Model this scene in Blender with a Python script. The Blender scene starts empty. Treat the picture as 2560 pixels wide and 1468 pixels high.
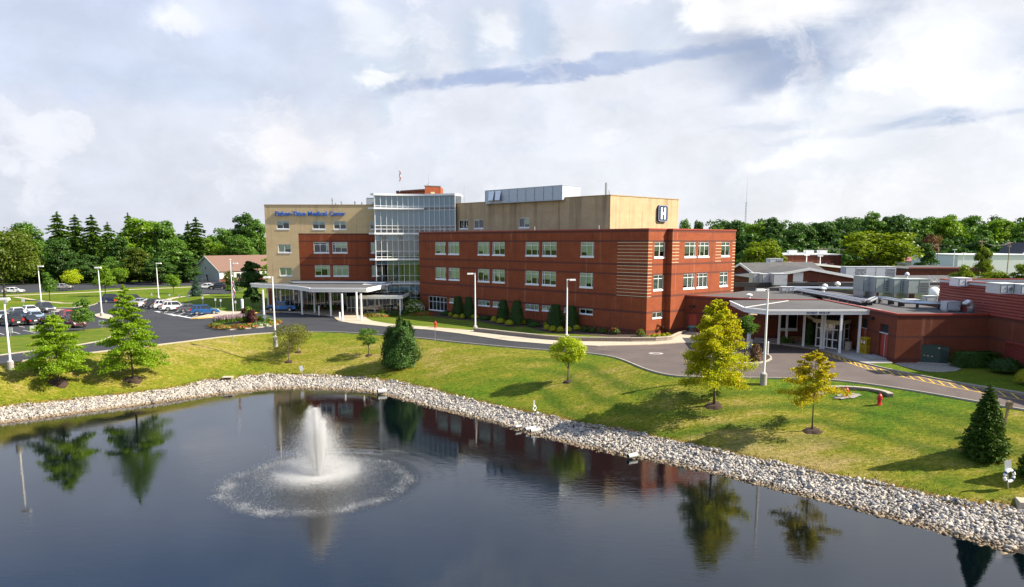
import bpy, math, random
import numpy as np
from mathutils import Vector, Matrix

# ------------------------------------------------------------------ camera, world, sun, exposure
S = bpy.context.scene
COL = S.collection
W_, H_ = 2560.0, 1468.0
FPX, CX, CY, PITCH, CAMZ = 1900.0, 1280.0, 904.0, math.radians(8.93), 12.4
cam = bpy.data.cameras.new('camera'); co = bpy.data.objects.new('camera', cam); COL.objects.link(co)
co.location = (0, 0, CAMZ); co.rotation_euler = (math.pi/2 - PITCH, 0, 0)
cam.sensor_width = 36; cam.lens = 36*FPX/W_; cam.shift_y = (CY - H_/2)/W_
cam.clip_start = .5; cam.clip_end = 9000
S.camera = co
S.view_settings.view_transform = 'Standard'; S.view_settings.look = 'None'
S.view_settings.exposure = 1.2; S.view_settings.gamma = 1
S.cycles.max_bounces = 5; S.cycles.diffuse_bounces = 2; S.cycles.glossy_bounces = 3
S.cycles.transmission_bounces = 3; S.cycles.transparent_max_bounces = 8
S.cycles.caustics_reflective = False; S.cycles.caustics_refractive = False
S.cycles.sample_clamp_indirect = 4.0

SUN_DIR = Vector((1.0, -0.11, 0)).normalized()*math.cos(math.radians(40)) + Vector((0, 0, math.sin(math.radians(40))))
sl = bpy.data.lights.new('sun', 'SUN'); so = bpy.data.objects.new('sun', sl); COL.objects.link(so)
sl.energy = 5.0; sl.angle = math.radians(.5); sl.color = (1, .90, .74)
so.location = (60, -20, 80); so.rotation_euler = SUN_DIR.to_track_quat('Z', 'Y').to_euler()

random.seed(7); RNG = np.random.default_rng(11)
PI = math.pi

def pray(px, py):
    return Vector(((px-CX)/FPX, math.cos(PITCH) - (py-CY)/FPX*math.sin(PITCH), -math.sin(PITCH) - (py-CY)/FPX*math.cos(PITCH)))
def G(px, py, z=0.0):
    """photo pixel -> point on the level z"""
    d = pray(px, py); t = (z-CAMZ)/d.z
    return Vector((d.x*t, d.y*t, z))
def GD(px, dist, z=0.0):
    """photo column at a distance along the view"""
    return Vector(((px-CX)/FPX*dist*1.0, dist, z))
def ztop(py, dist):
    d = pray(CX, py); return CAMZ + d.z/d.y*dist
def WP(px, py, A, d):
    """photo pixel -> (run, height) on the upright plane through A along d"""
    r = pray(px, py); n = (d[1], -d[0])
    t = (A[0]*n[0] + A[1]*n[1])/(r.x*n[0] + r.y*n[1])
    return ((r.x*t-A[0])*d[0] + (r.y*t-A[1])*d[1], CAMZ + r.z*t)

# ------------------------------------------------------------------ sky
def build_world():
    w = bpy.data.worlds.new('World'); S.world = w; w.use_nodes = True
    nt = w.node_tree; N = nt.nodes; L = nt.links; N.clear()
    out = N.new('ShaderNodeOutputWorld'); bg = N.new('ShaderNodeBackground'); bg.inputs[1].default_value = .1
    L.new(bg.outputs[0], out.inputs[0])
    sky = N.new('ShaderNodeTexSky'); sky.sky_type = 'NISHITA'; sky.sun_disc = False
    sky.sun_elevation = math.radians(40); sky.sun_rotation = math.atan2(SUN_DIR.x, SUN_DIR.y)
    tc = N.new('ShaderNodeTexCoord'); D = tc.outputs['Generated']
    def math_(op, a, b=None, c=None, clamp=False):
        n = N.new('ShaderNodeMath'); n.operation = op; n.use_clamp = clamp
        for i, q in enumerate((a, b, c)):
            if q is None: continue
            if isinstance(q, (int, float)): n.inputs[i].default_value = q
            else: L.new(q, n.inputs[i])
        return n.outputs[0]
    def vm(op, a, b):
        n = N.new('ShaderNodeVectorMath'); n.operation = op
        for i, q in enumerate((a, b)):
            if isinstance(q, (tuple, list, Vector)): n.inputs[i].default_value = tuple(q)
            else: L.new(q, n.inputs[i])
        return n
    def noise(vec, sc, det, rough=.5, dist=0):
        n = N.new('ShaderNodeTexNoise'); n.inputs['Scale'].default_value = sc; n.inputs['Detail'].default_value = det
        n.inputs['Roughness'].default_value = rough; n.inputs['Distortion'].default_value = dist
        L.new(vec, n.inputs['Vector']); return n
    def mix(f, a, b):
        n = N.new('ShaderNodeMix'); n.data_type = 'RGBA'
        if isinstance(f, (int, float)): n.inputs[0].default_value = f
        else: L.new(f, n.inputs[0])
        for i, q in ((6, a), (7, b)):
            if isinstance(q, tuple): n.inputs[i].default_value = (*q, 1)
            else: L.new(q, n.inputs[i])
        return n.outputs[2]
    def ramp(f, a, b):
        n = N.new('ShaderNodeMapRange'); n.interpolation_type = 'SMOOTHSTEP'
        n.inputs[1].default_value = a; n.inputs[2].default_value = b; L.new(f, n.inputs[0]); return n.outputs[0]
    sep = N.new('ShaderNodeSeparateXYZ'); L.new(D, sep.inputs[0])
    st = vm('MULTIPLY', D, (1, 1, 3.2)).outputs[0]          # clouds lie in flat layers
    fine = noise(st, 7, 6, .6, .3)
    cum = noise(vm('MULTIPLY', D, (1, 1, 1.5)).outputs[0], 9, 6, .62, .2)
    big = noise(st, 1.7, 4, .5)
    wob = vm('SCALE', vm('SUBTRACT', fine.outputs['Color'], (.5, .5, .5)).outputs[0], (0, 0, 0)); wob.inputs[3].default_value = .055
    wob2 = vm('SCALE', vm('SUBTRACT', cum.outputs['Color'], (.5, .5, .5)).outputs[0], (0, 0, 0)); wob2.inputs[3].default_value = .12
    Dw = vm('ADD', D, wob.outputs[0]).outputs[0]; Dc = vm('ADD', D, wob2.outputs[0]).outputs[0]
    # pale veil over the blue: whiter to the sun side, greyer above the wood on the other side
    right = ramp(sep.outputs[0], -.6, .55)
    veil = mix(right, (6.2, 6.55, 7.5), (8.1, 8.2, 8.5))
    veil = mix(math_('MULTIPLY', ramp(big.outputs[0], .38, .68), .55), veil, (7.2, 7.45, 8.2))
    high = ramp(sep.outputs[2], .02, .9)
    thin = math_('MULTIPLY', ramp(sep.outputs[2], .21, .44), .8)
    base = mix(math_('MULTIPLY', thin, math_('SUBTRACT', 1.0, math_('MULTIPLY', right, .75))), mix(.06, veil, sky.outputs[0]), (1.35, 3.5, 7.9))
    def blob(src, px, py, rx, ry, tilt=0, soft=.5):
        d0 = pray(px, py).normalized(); h = Vector((d0.y, -d0.x, 0)).normalized(); v = h.cross(d0)
        ct, sn = math.cos(math.radians(tilt)), math.sin(math.radians(tilt))
        h2 = h*ct + v*sn; v2 = v*ct - h*sn
        rel = vm('SUBTRACT', src, d0).outputs[0]
        a = vm('DOT_PRODUCT', rel, h2*(FPX/rx)).outputs['Value']; b = vm('DOT_PRODUCT', rel, v2*(FPX/ry)).outputs['Value']
        c = vm('DOT_PRODUCT', rel, d0*3.0).outputs['Value']
        q = math_('ADD', math_('ADD', math_('MULTIPLY', a, a), math_('MULTIPLY', b, b)), math_('MULTIPLY', c, c))
        r = math_('SQRT', q)
        n = N.new('ShaderNodeMapRange'); n.interpolation_type = 'SMOOTHERSTEP'
        n.inputs[1].default_value = 1+soft; n.inputs[2].default_value = 1-soft; L.new(r, n.inputs[0]); return n.outputs[0]
    c = base
    for px, py, rx, ry, tl, amt, col, ragged, soft in (
        (230, 40, 620, 150, 0, .55, (5.2, 6.1, 8.1), 0, .7),
        (420, 205, 330, 45, 0, .6, (5.2, 6.0, 7.4), 0, .8),
        (215, 222, 26, 22, 0, .5, (5.3, 6.1, 7.9), 1, .7),
        (940, 130, 110, 90, 0, .7, (5.6, 6.4, 7.5), 1, .8),
        (950, 235, 34, 46, 0, .7, (5.9, 6.7, 7.7), 1, .7),
        (1200, 105, 62, 58, 0, .8, (5.0, 5.9, 7.2), 1, .7),
        (1330, 60, 46, 90, 8, .85, (4.7, 5.6, 7.1), 1, .7),
        (1180, 200, 190, 16, 5, .9, (3.7, 4.5, 6.4), 0, .7),
        (1500, 160, 330, 15, 5, .9, (3.6, 4.4, 6.3), 0, .6),
        (1650, 95, 100, 60, 10, .5, (5.0, 5.8, 7.2), 1, .7),
        (2040, 85, 230, 85, 6, .9, (2.9, 3.7, 5.4), 0, .7),
        (2120, 60, 120, 60, -10, .8, (3.7, 4.5, 6.0), 0, .75),
        (2060, 160, 170, 26, 14, .85, (3.3, 4.0, 5.6), 0, .7),
        (2110, 230, 60, 60, 30, .75, (4.6, 5.5, 7.0), 1, .7),
        (2480, 150, 110, 70, -15, .8, (4.6, 5.3, 6.8), 0, .7),
        (2520, 215, 90, 34, -10, .85, (3.9, 4.7, 6.3), 0, .7),
        (2430, 278, 320, 16, 6, .9, (3.6, 4.5, 6.2), 0, .7),
        (2090, 300, 220, 9, 2, .7, (5.8, 6.4, 7.5), 0, .7),
        (2050, 380, 60, 70, 25, .35, (6.7, 7.3, 8.1), 1, .8),
        (2230, 350, 80, 50, 35, .35, (6.8, 7.4, 8.2), 1, .8),
        (1960, 30, 150, 40, 0, .85, (9.6, 9.5, 9.4), 0, .7),
        (1735, 45, 46, 36, 0, .85, (9.4, 9.5, 9.6), 1, .6),
        (2330, 125, 150, 95, -10, .8, (9.9, 9.9, 10), 1, .8),
        (2185, 215, 62, 42, 20, .9, (9.9, 9.9, 10), 1, .6),
        (2480, 165, 60, 24, 0, .7, (9.4, 9.5, 9.8), 1, .7),
        (2480, 235, 130, 30, -6, .7, (9.5, 9.6, 9.8), 0, .7),
        (460, 52, 48, 28, 0, .7, (8.7, 8.8, 9.3), 1, .7),
        (520, 20, 90, 50, 0, .45, (7.7, 8.0, 8.9), 1, .8),
        (690, 385, 56, 60, 0, .8, (8.8, 8.7, 8.9), 1, .7),
        (800, 405, 80, 40, 0, .7, (8.6, 8.5, 8.8), 1, .7),
        (910, 60, 60, 50, 0, .6, (8.6, 8.8, 9.3), 1, .7),
        (1230, 75, 60, 35, 0, .7, (8.9, 9.0, 9.3), 1, .7),
        (935, 190, 34, 20, 0, .8, (9.0, 9.1, 9.4), 1, .7),
        (1930, 395, 120, 24, 5, .5, (9.3, 9.4, 9.6), 1, .8),
        (2080, 330, 90, 60, 30, .5, (9.4, 9.5, 9.7), 1, .8)):
        c = mix(math_('MULTIPLY', blob(Dc if ragged else Dw, px, py, rx, ry, tl, soft), amt), c, col)
    # puffs and hollows of the cloud sheet
    puff = noise(vm('MULTIPLY', Dc, (1, 1, 1.8)).outputs[0], 5.5, 6, .58, .5)
    c = mix(math_('MULTIPLY', ramp(puff.outputs[0], .53, .66), .38), c, (9.2, 9.2, 9.4))
    c = mix(math_('MULTIPLY', ramp(puff.outputs[0], .45, .33), .28), c, (5.7, 6.4, 7.7))
    # gentle mottling so that no part of the veil is flat
    mott = N.new('ShaderNodeMapRange'); L.new(cum.outputs[0], mott.inputs[0])
    mott.inputs[1].default_value = .34; mott.inputs[2].default_value = .66; mott.inputs[3].default_value = .475; mott.inputs[4].default_value = .55
    hs = vm('SCALE', c, (0, 0, 0)); L.new(mott.outputs[0], hs.inputs[3])
    L.new(hs.outputs[0], bg.inputs[0])
build_world()

# ------------------------------------------------------------------ helpers: naming, meshes, materials
def tag(o, label=None, cat=None, group=None, kind=None):
    if label: o['label'] = label
    if cat: o['category'] = cat
    if group: o['group'] = group
    if kind: o['kind'] = kind
    return o
def thing(name, label, cat, loc=(0, 0, 0), rz=0.0, group=None):
    o = bpy.data.objects.new(name, None); COL.objects.link(o); o.location = loc; o.rotation_euler = (0, 0, rz)
    o.empty_display_size = .3
    return tag(o, label, cat, group)
def copy_tree(o, parent=None):
    c = o.copy(); COL.objects.link(c)
    if parent: c.parent = parent
    for ch in list(o.children): copy_tree(ch, c)
    return c

class MB:
    """collects faces, links them as ONE mesh object"""
    def __init__(s): s.v = []; s.f = []; s.m = []
    def face(s, pts, m=0):
        i = len(s.v); s.v += [tuple(p) for p in pts]; s.f.append(tuple(range(i, i+len(pts)))); s.m.append(m)
    def obox(s, o, a, b, c, m=0):
        o, a, b, c = Vector(o), Vector(a), Vector(b), Vector(c); i = len(s.v)
        if a.cross(b).dot(c) < 0: a, b = b, a
        for k in (o, o+a, o+a+b, o+b): s.v.append(tuple(k))
        for k in (o, o+a, o+a+b, o+b): s.v.append(tuple(k+c))
        for q in ((3, 2, 1, 0), (4, 5, 6, 7), (0, 1, 5, 4), (1, 2, 6, 5), (2, 3, 7, 6), (3, 0, 4, 7)):
            s.f.append(tuple(i+j for j in q)); s.m.append(m)
    def box(s, c, sz, rz=0, m=0):
        cs, sn = math.cos(rz), math.sin(rz); a = Vector((cs, sn, 0))*sz[0]; b = Vector((-sn, cs, 0))*sz[1]; h = Vector((0, 0, sz[2]))
        s.obox(Vector(c) - a/2 - b/2 - h/2, a, b, h, m)
    def frustum(s, c, s0, s1, h, m=0, dx=0, dy=0):
        """box whose top has its own size; c = centre of the base"""
        x, y, z = c; i = len(s.v)
        for (w, d), zz, ox, oy in ((s0, z, 0, 0), (s1, z+h, dx, dy)):
            for sx, sy in ((-1, -1), (1, -1), (1, 1), (-1, 1)): s.v.append((x+ox+sx*w/2, y+oy+sy*d/2, zz))
        for q in ((3, 2, 1, 0), (4, 5, 6, 7), (0, 1, 5, 4), (1, 2, 6, 5), (2, 3, 7, 6), (3, 0, 4, 7)):
            s.f.append(tuple(i+j for j in q)); s.m.append(m)
    def prism(s, poly, z0, z1, m=0, mt=None, bottom=False):
        n = len(poly); i = len(s.v)
        ar = sum(poly[k][0]*poly[(k+1) % n][1]-poly[(k+1) % n][0]*poly[k][1] for k in range(n))
        if ar < 0: poly = poly[::-1]
        for z in (z0, z1):
            for p in poly: s.v.append((p[0], p[1], z))
        for k in range(n):
            j = (k+1) % n; s.f.append((i+k, i+j, i+n+j, i+n+k)); s.m.append(m)
        s.f.append(tuple(i+n+k for k in range(n))); s.m.append(m if mt is None else mt)
        if bottom: s.f.append(tuple(i+k for k in range(n))[::-1]); s.m.append(m)
    def tube(s, pts, r, n=8, m=0, caps=True):
        pts = [Vector(p) for p in pts]; k = len(pts); rs = r if isinstance(r, (list, tuple)) else [r]*k; i = len(s.v)
        for j, p in enumerate(pts):
            t = (pts[min(j+1, k-1)] - pts[max(j-1, 0)])
            t = t.normalized() if t.length > 1e-9 else Vector((0, 0, 1))
            a = t.cross(Vector((0, 0, 1)) if abs(t.z) < .95 else Vector((1, 0, 0))).normalized(); b = t.cross(a)
            for q in range(n):
                th = 2*PI*q/n; s.v.append(tuple(p + (a*math.cos(th) + b*math.sin(th))*rs[j]))
        for j in range(k-1):
            for q in range(n):
                q2 = (q+1) % n; s.f.append((i+j*n+q, i+(j+1)*n+q, i+(j+1)*n+q2, i+j*n+q2)); s.m.append(m)
        if caps:
            s.f.append(tuple(i+q for q in range(n))); s.m.append(m)
            s.f.append(tuple(i+(k-1)*n+q for q in range(n))[::-1]); s.m.append(m)
    def lathe(s, prof, n=12, c=(0, 0, 0), m=0, ax=(1, 1)):
        i = len(s.v); k = len(prof)
        for r, z in prof:
            for q in range(n):
                th = 2*PI*q/n; s.v.append((c[0]+r*math.cos(th)*ax[0], c[1]+r*math.sin(th)*ax[1], c[2]+z))
        for j in range(k-1):
            for q in range(n):
                q2 = (q+1) % n; s.f.append((i+j*n+q, i+j*n+q2, i+(j+1)*n+q2, i+(j+1)*n+q)); s.m.append(m)
        s.f.append(tuple(i+q for q in range(n))[::-1]); s.m.append(m)
        s.f.append(tuple(i+(k-1)*n+q for q in range(n))); s.m.append(m)
    def build(s, name, mats, parent=None, smooth=False, off=None, loc=None):
        if off is not None: s.v = [(x-off[0], y-off[1], z-off[2]) for x, y, z in s.v]
        me = bpy.data.meshes.new(name); me.from_pydata(s.v, [], s.f)
        for mt in (mats if isinstance(mats, (list, tuple)) else [mats]): me.materials.append(mt)
        if any(s.m): me.polygons.foreach_set('material_index', s.m)
        if smooth: me.polygons.foreach_set('use_smooth', [True]*len(s.f))
        me.update(); o = bpy.data.objects.new(name, me); COL.objects.link(o)
        if parent: o.parent = parent
        if loc is not None: o.location = loc
        return o

def np_mesh(name, V, F, mats, parent=None, mi=None, smooth=False, attr=None):
    """V (n,3) float, F (m,k) int"""
    me = bpy.data.meshes.new(name); V = np.asarray(V, np.float32); F = np.asarray(F, np.int32); n, k = F.shape
    me.vertices.add(len(V)); me.vertices.foreach_set('co', V.ravel())
    me.loops.add(n*k); me.loops.foreach_set('vertex_index', F.ravel())
    me.polygons.add(n); me.polygons.foreach_set('loop_start', np.arange(n, dtype=np.int32)*k)
    for mt in (mats if isinstance(mats, (list, tuple)) else [mats]): me.materials.append(mt)
    if mi is not None: me.polygons.foreach_set('material_index', np.asarray(mi, np.int32))
    if smooth: me.polygons.foreach_set('use_smooth', np.ones(n, bool))
    if attr:
        for an, arr in attr.items():
            a = me.attributes.new(an, 'FLOAT', 'POINT'); a.data.foreach_set('value', np.asarray(arr, np.float32))
    me.update(calc_edges=True); me.validate()
    o = bpy.data.objects.new(name, me); COL.objects.link(o)
    if parent: o.parent = parent
    return o

class NT:
    """small wrapper for node materials"""
    def __init__(s, name):
        s.mat = bpy.data.materials.new(name); s.mat.use_nodes = True; s.t = s.mat.node_tree; s.N = s.t.nodes; s.L = s.t.links
        s.p = s.N['Principled BSDF']; s.out = s.N['Material Output']
    def set(s, inp, val):
        if isinstance(val, (int, float)): inp.default_value = val
        elif isinstance(val, (tuple, list)): inp.default_value = (*val, 1) if len(val) == 3 and inp.type == 'RGBA' else val
        else: s.L.new(val, inp)
    def noise(s, vec, sc, det=4, rough=.5, dist=0, col=False):
        n = s.N.new('ShaderNodeTexNoise'); n.inputs['Scale'].default_value = sc; n.inputs['Detail'].default_value = det
        n.inputs['Roughness'].default_value = rough; n.inputs['Distortion'].default_value = dist
        if vec is not None: s.L.new(vec, n.inputs['Vector'])
        return n.outputs[1 if col else 0]
    def mapr(s, f, a, b, c=0., d=1., smooth=False):
        n = s.N.new('ShaderNodeMapRange')
        if smooth: n.interpolation_type = 'SMOOTHSTEP'
        s.L.new(f, n.inputs[0])
        for i, q in enumerate((a, b, c, d)): n.inputs[i+1].default_value = q
        return n.outputs[0]
    def mix(s, f, a, b, mode='MIX'):
        n = s.N.new('ShaderNodeMix'); n.data_type = 'RGBA'; n.blend_type = mode
        s.set(n.inputs[0], f); s.set(n.inputs[6], a); s.set(n.inputs[7], b); return n.outputs[2]
    def math(s, op, a, b=0., c=None, clamp=False):
        n = s.N.new('ShaderNodeMath'); n.operation = op; n.use_clamp = clamp
        s.set(n.inputs[0], a); s.set(n.inputs[1], b)
        if c is not None: s.set(n.inputs[2], c)
        return n.outputs[0]
    def scale(s, vec, v):
        n = s.N.new('ShaderNodeVectorMath'); n.operation = 'MULTIPLY'; s.L.new(vec, n.inputs[0]); n.inputs[1].default_value = v; return n.outputs[0]
    def pos(s): return s.N.new('ShaderNodeNewGeometry').outputs['Position']
    def obj(s): return s.N.new('ShaderNodeTexCoord').outputs['Object']
    def rnd(s): return s.N.new('ShaderNodeNewGeometry').outputs['Random Per Island']
    def orand(s): return s.N.new('ShaderNodeObjectInfo').outputs['Random']
    def attr(s, nm):
        n = s.N.new('ShaderNodeAttribute'); n.attribute_name = nm; return n.outputs['Fac']
    def sep(s, v):
        n = s.N.new('ShaderNodeSeparateXYZ'); s.L.new(v, n.inputs[0]); return n.outputs
    def bump(s, h, dist, st=1.):
        n = s.N.new('ShaderNodeBump'); n.inputs['Distance'].default_value = dist; s.set(n.inputs['Strength'], st); s.L.new(h, n.inputs['Height'])
        s.L.new(n.outputs[0], s.p.inputs['Normal']); return n
    def fin(s, col=None, rough=None, metal=None, spec=None):
        if col is not None: s.set(s.p.inputs['Base Color'], col)
        if rough is not None: s.set(s.p.inputs['Roughness'], rough)
        if metal is not None: s.set(s.p.inputs['Metallic'], metal)
        if spec is not None: s.set(s.p.inputs['Specular IOR Level'], spec)
        return s.mat

def M(name, col, rough=.6, metal=0., var=.12, sc=3., spec=.5, bump=0.):
    """plain material with a little mottling"""
    m = NT(name); o = m.pos(); n = m.noise(o, sc, 5, .6); n2 = m.noise(o, sc*7, 3, .6)
    k = m.mapr(m.math('ADD', m.math('MULTIPLY', n, .7), m.math('MULTIPLY', n2, .3)), .3, .7, 1-var, 1+var)
    c = m.mix(1., col, k, 'MULTIPLY')
    if bump: m.bump(n2, bump)
    return m.fin(c, rough, metal, spec)
# ------------------------------------------------------------------ materials
BANDS = ((12.42, 12.66), (9.3, 9.56), (7.97, 8.22), (5.05, 5.33), (2.9, 3.2), (.22, .66), (13.72, 14.02))
def brick(name, c1, c2, bands=(), band=(.1, .035, .028), stains=0., course=True):
    m = NT(name); P = m.pos(); z = m.sep(P)[2]
    n = m.noise(m.scale(P, (.5, .5, .9)), 1.0, 5, .6)
    fine = m.noise(m.scale(P, (2.2, 2.2, 9.)), 1.2, 3, .7)
    c = m.mix(m.mapr(m.math('ADD', m.math('MULTIPLY', n, .55), m.math('MULTIPLY', fine, .45)), .34, .66), c1, c2)
    sv = m.noise(m.scale(P, (1.3, 1.3, .06)), 1.0, 3, .6); pale = m.math('MULTIPLY', m.mapr(sv, .60, .74), .28)
    c = m.mix(pale, c, (.5, .28, .2)); dk = m.math('MULTIPLY', m.mapr(sv, .42, .30), .35); c = m.mix(dk, c, (.06, .03, .022))
    if stains:
        s = m.noise(m.scale(P, (.55, .55, .035)), 1.0, 3, .6)
        up = m.mapr(z, 13.5, 19.4, .35, 1.)
        c = m.mix(m.math('MULTIPLY', m.math('MULTIPLY', m.mapr(s, .54, .66), up), stains), c, (.11, .075, .045))
    f = None
    for a, b in bands:
        q = m.math('COMPARE', z, (a+b)/2, (b-a)/2); f = q if f is None else m.math('MAXIMUM', f, q)
    if f is not None: c = m.mix(m.math('MULTIPLY', f, m.mapr(fine, .3, .7, .7, 1.)), c, band)
    if course: m.bump(fine, .012, .6)
    return m.fin(c, .82, 0, .25)
MAT = {}
MAT['brick'] = brick('red_brick', (.195, .046, .018), (.29, .074, .027), BANDS)
MAT['brick_low'] = brick('red_brick_low_wing', (.135, .036, .018), (.19, .052, .026), ((4.62, 4.92), (2.6, 2.86), (.2, .5)), (.09, .034, .028))  # wall's shadow put into the colour: browner and darker than the main brick
MAT['brick_far'] = brick('brown_brick', (.13, .04, .024), (.18, .056, .032))
MAT['brick_pent'] = brick('orange_brick', (.25, .062, .026), (.32, .085, .036))
MAT['tan'] = brick('tan_brick', (.40, .29, .165), (.50, .385, .235), (), stains=.45)
MAT['tan_left'] = brick('tan_brick_lifted', (.53, .395, .215), (.64, .49, .285), (), stains=.3)  # brightness put into the tan because this wing stands in shade; fewer stains
MAT['cream'] = M('cream_stone', (.54, .43, .27), .8)
MAT['coping'] = M('red_coping', (.30, .045, .026), .45)
MAT['coping_tan'] = M('tan_coping', (.36, .25, .12), .5)
MAT['coping_dark'] = M('dark_coping', (.12, .11, .11), .5)
MAT['white'] = M('white_paint', (.80, .80, .79), .45, var=.04)
MAT['white_metal'] = M('white_metal', (.74, .76, .79), .4, .1, var=.05)
MAT['frame'] = M('white_window_frame', (.78, .79, .80), .4, var=.03)
MAT['roof'] = M('grey_gravel_roof', (.07, .069, .071), .95, var=.22, sc=.6)
MAT['roof_dark'] = M('dark_roof_membrane', (.045, .046, .05), .8, var=.25, sc=.6)
MAT['galv'] = M('galvanised_steel', (.50, .52, .54), .35, .75, var=.1)
MAT['hvac'] = M('pale_grey_metal', (.55, .58, .60), .5, .15, var=.07)
MAT['hvac_green'] = M('greenish_grey_metal', (.38, .43, .42), .5, .2, var=.1)
MAT['dark'] = M('dark_interior', (.018, .02, .022), .9)
MAT['black'] = M('black_plastic', (.015, .015, .016), .5)
MAT['conc'] = M('concrete', (.33, .31, .285), .9, var=.13, sc=1.2)
MAT['conc_warm'] = M('warm_concrete', (.40, .335, .255), .9, var=.12, sc=1.2)
MAT['kerb'] = M('kerb_concrete', (.34, .31, .26), .9, var=.15, sc=1.5)
MAT['yellow'] = M('yellow_paint', (.62, .40, .04), .6, var=.2, sc=3)
MAT['markwhite'] = M('white_road_paint', (.66, .67, .68), .7, var=.2, sc=3)
MAT['mulch'] = M('dark_mulch', (.045, .026, .016), .95, var=.5, sc=4, bump=.05)
MAT['gravel'] = M('grey_gravel', (.27, .25, .215), .95, var=.45, sc=4, bump=.04)
MAT['bark'] = M('bark', (.085, .062, .042), .9, var=.4, sc=6, bump=.02)
MAT['bark_pale'] = M('pale_bark', (.20, .155, .11), .9, var=.35, sc=6)
MAT['wood'] = M('brown_wood', (.24, .12, .05), .7, var=.3)
MAT['post_wood'] = M('weathered_wood', (.25, .18, .10), .8, var=.3)
MAT['red_paint'] = M('red_paint', (.50, .02, .025), .4, var=.1)
MAT['red_door'] = M('red_door_paint', (.36, .055, .035), .5, var=.08)
MAT['blue_sign'] = M('navy_sign', (.008, .026, .105), .4, var=.04)
MAT['blue_letter'] = M('blue_letter', (.02, .12, .48), .4, var=.04)
MAT['navy_letter'] = M('navy_letter', (.02, .04, .16), .5, var=.04)
MAT['green_box'] = M('dark_green_enamel', (.022, .05, .042), .45, .1, var=.12)
MAT['yellow_cage'] = M('yellow_enamel', (.58, .40, .012), .5, var=.1)
MAT['stonewall'] = M('stacked_stone', (.26, .22, .185), .95, var=.45, sc=5, bump=.06)
MAT['stonecap'] = M('stone_cap', (.36, .31, .25), .9, var=.2, sc=3)
MAT['sign_back'] = M('bare_sign_metal', (.55, .60, .68), .35, .6, var=.06)
MAT['brickpave'] = M('brick_pavers', (.42, .17, .10), .85, var=.25, sc=3)
MAT['pipe_grey'] = M('grey_plastic_pipe', (.46, .47, .46), .6)
MAT['teal'] = M('teal_lid', (.10, .26, .24), .5)
MAT['skin'] = M('skin', (.50, .30, .21), .5); MAT['cloth_white'] = M('white_cloth', (.75, .75, .76), .8); MAT['cloth_dark'] = M('dark_cloth', (.03, .03, .04), .8)
MAT['siding'] = M('grey_white_siding', (.56, .57, .55), .7, var=.05)
MAT['siding_cream'] = M('cream_siding', (.62, .56, .45), .7, var=.05)
MAT['shingle'] = M('brown_shingle', (.155, .09, .068), .9, var=.18, sc=2)
MAT['roof_white'] = M('white_roof', (.78, .78, .77), .6, var=.05)
MAT['pink_roof'] = M('pink_roof', (.60, .22, .22), .7, var=.06)
MAT['pinkwall'] = M('pale_wall', (.66, .60, .56), .8, var=.05)
MAT['flag_red'] = M('flag_red', (.35, .03, .04), .8); MAT['flag_white'] = M('flag_white', (.6, .6, .6), .8); MAT['flag_blue'] = M('flag_blue', (.03, .05, .18), .8)

def glass(name, tint, base=.10, rough=.02):
    m = NT(name); N = m.N
    tr = N.new('ShaderNodeBsdfTransparent'); tr.inputs[0].default_value = (*tint, 1)
    gl = N.new('ShaderNodeBsdfGlossy'); gl.inputs['Roughness'].default_value = rough; gl.inputs[0].default_value = (.92, .96, 1, 1)
    fr = N.new('ShaderNodeFresnel'); fr.inputs[0].default_value = 1.5
    wav = m.noise(m.pos(), 1.3, 2, .5)
    b = N.new('ShaderNodeBump'); b.inputs['Distance'].default_value = .01; b.inputs['Strength'].default_value = .25; m.L.new(wav, b.inputs['Height']); m.L.new(b.outputs[0], gl.inputs['Normal'])
    f = m.math('ADD', m.math('MULTIPLY', fr.outputs[0], 1.2), base, clamp=True)
    mx = N.new('ShaderNodeMixShader'); m.L.new(f, mx.inputs[0]); m.L.new(tr.outputs[0], mx.inputs[1]); m.L.new(gl.outputs[0], mx.inputs[2])
    m.L.new(mx.outputs[0], m.out.inputs[0]); return m.mat
MAT['glass'] = glass('window_glass', (.84, .92, .86), .03)
MAT['glass_tower'] = glass('curtain_wall_glass', (.50, .72, .84), .07)
MAT['glass_lobby'] = glass('lobby_glass', (.4, .52, .5), .10)
MAT['glass_green'] = glass('green_glass', (.6, .85, .72), .15)
MAT['blind'] = M('pale_green_blind', (.80, .90, .64), .8, var=.05)
MAT['blind_grey'] = M('grey_blind', (.66, .74, .76), .8, var=.06)
MAT['room'] = M('dim_room', (.014, .016, .017), .9, var=.4, sc=1.5)
MAT['unit_blue'] = M('blue_grey_panel', (.44, .50, .58), .45, .1, var=.05)
MAT['room_blue'] = M('dim_blue_room', (.05, .08, .11), .9, var=.5, sc=1.2)

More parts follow.
